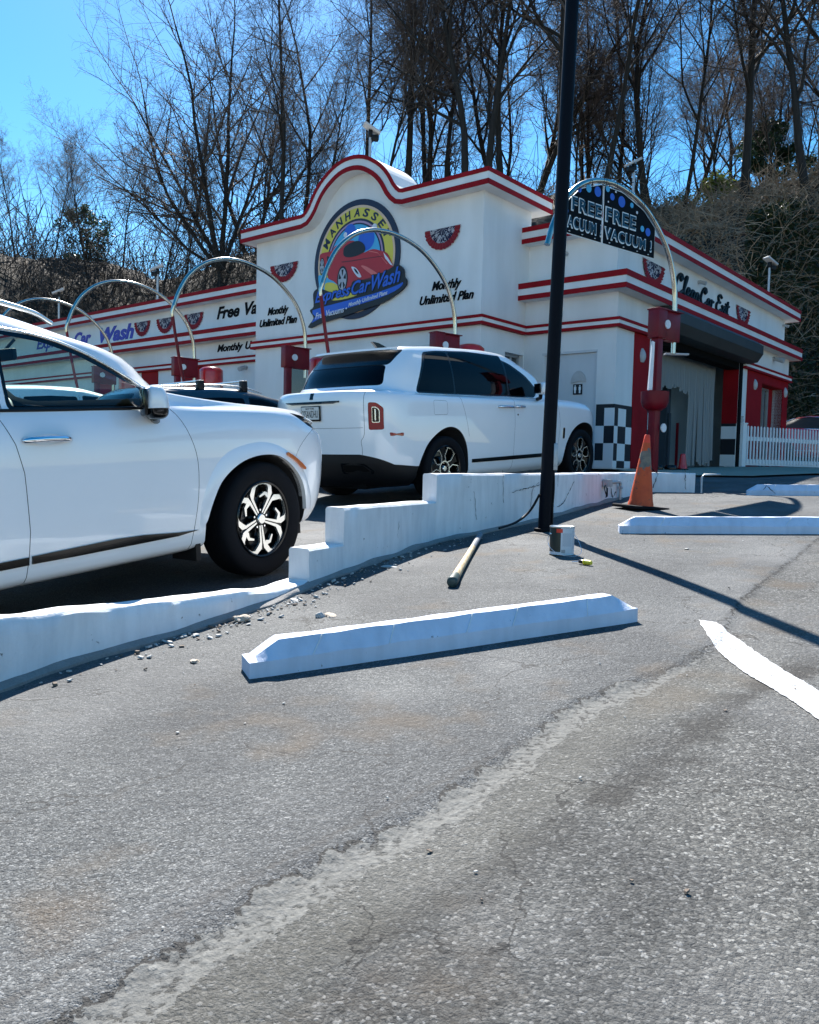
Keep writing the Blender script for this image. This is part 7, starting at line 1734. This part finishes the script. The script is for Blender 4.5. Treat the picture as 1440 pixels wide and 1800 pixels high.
more = [(2, 900, 45, 1.05), (5, 1015, 50, 1.0), (1, 1060, 48, 1.0), (1, 620, 43, 1.0), (5, 740, 46, 1.0), (1, 845, 52, 1.0), (2, 1150, 48, 1.0), (4, 30, 46, .62), (4, 95, 50, .7), (4, 160, 47, .75), (4, 215, 52, .8), (4, 275, 44, .85), (4, 320, 50, .9), (2, 440, 50, .85), (1, 520, 46, .9), (4, 545, 41, 1.0), (4, 650, 39, 1.1),
    (3, 765, 42, 1.0), (4, 790, 50, 1.2), (4, 1000, 42, 1.1), (4, 1085, 44, 1.0),
    (4, 1215, 46, 1.1), (1, 1245, 52, .95), (4, 1240, 41, .8), (5, 1330, 48, .85), (4, 1345, 40, .9), (4, 1385, 44, .95), (0, 1450, 42, .95), (2, 1500, 50, .9), (4, 460, 44, .9), (4, 515, 56, 1.0)]
for k, px, Y, sc in more: put_tree(k, px + random.uniform(-4, 4), Y, sc * random.uniform(.94, 1.06), random.uniform(0, 6.28), GL, GG, lean=(random.uniform(-.04, .04), random.uniform(-.05, .05)))
# ---- evergreens and laurel on the crest at the right and low left
def leafy(name, px, Y, zoff, rx, rz, nleaf, mat, label, seed, ls=.10, cat='shrub'):
    rnd = random.Random(seed); X = (px - 720) / 1436 * Y; z0 = hz(X, Y) + zoff
    root = empty(name, (X, Y, z0), label=label, cat=cat)
    mb = MB(); st = MB()
    clumps = []
    for _ in range(26):
        a = rnd.random() * 6.283; r = rnd.random() ** .5; zz = rnd.random(); w = math.sin(math.pi * min(1, .15 + zz * .85)) ** .6
        clumps.append((Vector((math.cos(a) * r * rx * w, math.sin(a) * r * rx * w, zz * rz * 2)), rx * rnd.uniform(.18, .38)))
    for c, r in clumps: st.tube([(0, 0, 0), (c.x * .4, c.y * .4, c.z * .6), tuple(c)], [.035, .02, .008], 4, cap=False)
    for _ in range(nleaf):
        c, r = rnd.choice(clumps); d = Vector((rnd.gauss(0, 1), rnd.gauss(0, 1), rnd.gauss(0, .8))).normalized() * r * rnd.random() ** .4; p = c + d
        u = Vector((rnd.gauss(0, 1), rnd.gauss(0, 1), rnd.gauss(0, .6))).normalized() * ls * rnd.uniform(.6, 1.3); v = u.orthogonal().normalized() * ls * .42; v.rotate(Matrix.Rotation(rnd.random() * 6.28, 3, u.normalized()))
        mb.add([p - u, p + v, p + u, p - v], [(0, 1, 2, 3)])
    mb.build('crown', mat, root, recalc=False); st.build('trunk', MAT['bark'], root, recalc=False)
def leafmat(name, c1, c2):
    m, n, b = new_mat(name); t = tex(n, 'Noise', 1.2, 4); t2 = tex(n, 'Noise', 14, 2)
    n.links.new(mix(n, .5, ramp(n, t.outputs[0], [(.35, c1), (.65, c2)]), ramp(n, t2.outputs[0], [(.35, c1), (.65, c2)])), b.inputs['Base Color']); b.inputs['Roughness'].default_value = .5
    tl = n.nodes.new('ShaderNodeBsdfTranslucent'); tl.inputs[0].default_value = (*c2, 1); mx = n.nodes.new('ShaderNodeMixShader'); mx.inputs[0].default_value = .35; out = n.nodes['Material Output']; n.links.new(b.outputs[0], mx.inputs[1]); n.links.new(tl.outputs[0], mx.inputs[2]); n.links.new(mx.outputs[0], out.inputs[0]); return m
MAT['laurel'] = leafmat('laurel', (.045, .075, .012), (.16, .20, .04)); MAT['pine'] = leafmat('pine', (.012, .030, .015), (.035, .07, .035)); MAT['ivy'] = leafmat('ivy', (.012, .020, .008), (.05, .065, .022))
leafy('laurel_shrub', 1225, 42, -.3, 2.0, 1.3, 4200, MAT['laurel'], 'yellow-green leafy shrub on the crest left of the vine-wrapped tree', 1)
leafy('laurel_shrub', 1262, 46, .0, 1.7, 1.6, 3500, MAT['laurel'], 'yellow-green shrub directly behind the vine-wrapped tree', 2)
leafy('pine_shrub', 1315, 44, .2, 1.7, 2.6, 5200, MAT['pine'], 'dark conical evergreen right of the vine-wrapped tree', 3, .13)
leafy('laurel_shrub', 1372, 42, -.3, 1.6, .9, 3000, MAT['laurel'], 'low light green shrub between the two big right-hand trees', 4)
leafy('pine_shrub', 1395, 47, .2, 1.6, 2.3, 3600, MAT['pine'], 'dark evergreen behind the big forked tree at the right edge', 5, .13)
leafy('pine_shrub', 150, 52, 0, 1.8, 1.7, 3000, MAT['pine'], 'dark evergreen low at the left, partly behind bare trees', 7, .12)
# ---- brush, vines and litter on the slopes (nobody could count it)
def brush(name, region, nst, label, seed, lo=.6, hi=2.2, upz=(.1, 1.3), rs=(.006, .009, .013)):
    rnd = random.Random(seed); mb = MB()
    for _ in range(nst):
        px, Y = region(rnd); X = (px - 720) / 1436 * Y; z = hz(X, Y)
        if z < 1.25: continue
        L_ = rnd.uniform(lo, hi); d = Vector((rnd.gauss(0, 1), rnd.gauss(-.2, .7), rnd.uniform(*upz))).normalized(); p = Vector((X, Y, z - .05)); pts = [p]
        for i in range(5):
            d = (d + Vector((rnd.gauss(0, .25), rnd.gauss(0, .25), rnd.gauss(-.12, .18)))).normalized(); q = pts[-1] + d * L_ / 5; q.z = max(q.z, hz(q.x, q.y) + .03); pts.append(q)
        r = rnd.choice(rs); mb.tube(pts, [r] * 5 + [r * .4], 3, cap=False)
    return mb
mt_b = simple('dry_stem', (.34, .25, .17), .8, var=.6, scale=.6)
mb = brush('b', lambda r: (r.uniform(1120, 1560), r.uniform(27, 42)), 4200, '', 4); tag(mb.build('brush', mt_b, recalc=False), 'tangled dry brush and vines covering the slope at the right', 'brush', kind='stuff')
mb = brush('b', lambda r: (r.uniform(-200, 560), r.uniform(36, 56)), 3600, '', 5); tag(mb.build('brush', simple('dry_stem_dark', (.13, .095, .065), .8, var=.6, scale=.6), recalc=False), 'dark dry brush on the slope behind the left wing', 'brush', kind='stuff')
mb = brush('b', lambda r: (r.uniform(480, 1180), r.uniform(34, 50)), 2600, '', 6); tag(mb.build('brush', simple('dry_stem_mid', (.16, .115, .08), .8, var=.6, scale=.6), recalc=False), 'dry undergrowth between the trunks behind the tower', 'brush', kind='stuff')
mb = brush('b', lambda r: (r.uniform(-60, 1180), r.uniform(42, 56)), 2600, '', 16, 2.0, 6.5, (1.5, 5), (.010, .014, .02)); tag(mb.build('undergrowth', simple('sapling_stem', (.07, .052, .042), .8, var=.6, scale=.6), recalc=False), 'thin leafless saplings crowding between the tree trunks on the hill', 'saplings', kind='stuff')
def scatter(region, nl, ls, seed, lift=.12):
    rnd = random.Random(seed); mb = MB()
    for _ in range(nl):
        px, Y = region(rnd); X = (px - 720) / 1436 * Y; z = hz(X, Y)
        if z < 1.22: continue
        p = Vector((X, Y, z + rnd.random() * lift)); u = Vector((rnd.gauss(0, 1), rnd.gauss(0, 1), rnd.gauss(0, .6))).normalized() * ls * rnd.uniform(.6, 1.4); v = u.orthogonal().normalized() * ls * .6; v.rotate(Matrix.Rotation(rnd.random() * 6.28, 3, u.normalized()))
        mb.add([p - u, p + v, p + u, p - v], [(0, 1, 2, 3)])
    return mb
mb = scatter(lambda r: (r.uniform(1290, 1620), r.uniform(26.5, 33)), 26000, .085, 3, .45); tag(mb.build('ivy', MAT['ivy'], recalc=False), 'dark ivy covering the foot of the slope behind the red car', 'ivy', kind='stuff')
mb = scatter(lambda r: (r.uniform(1100, 1560), r.uniform(28, 42)), 11000, .075, 8, .1); tag(mb.build('fallen_leaves', simple('dead_leaf', (.26, .18, .11), .7, var=.5, scale=1), recalc=False), 'pale fallen leaves among the brush at the right', 'leaves', kind='stuff')
# ---- long low dark roof on the hill at the far left
hb = empty('hill_building', (-26, 46, 8.6), (0, 0, R(28)), label='long low dark building on the hill at the far left, behind the bare branches', cat='building')
mb = MB(); mb.box(-14, 14, 0, 6, -5, 2.2); mb.build('wall', simple('olive_wall', (.035, .032, .022), .9), hb)
mb = MB(); mb.prism([(-.8, 2.2), (7, 2.2), (7, 2.5), (3.2, 3.9), (-.8, 2.5)], -14.6, 14.6, 'x'); mb.build('roof', simple('olive_roof', (.045, .045, .030), .9), hb)
for x in range(-13, 8, 3): mb = MB(); mb.box(x, x + 1.2, -.03, .0, .4, 1.6); mb.build('window', MAT['win_glass'], hb)
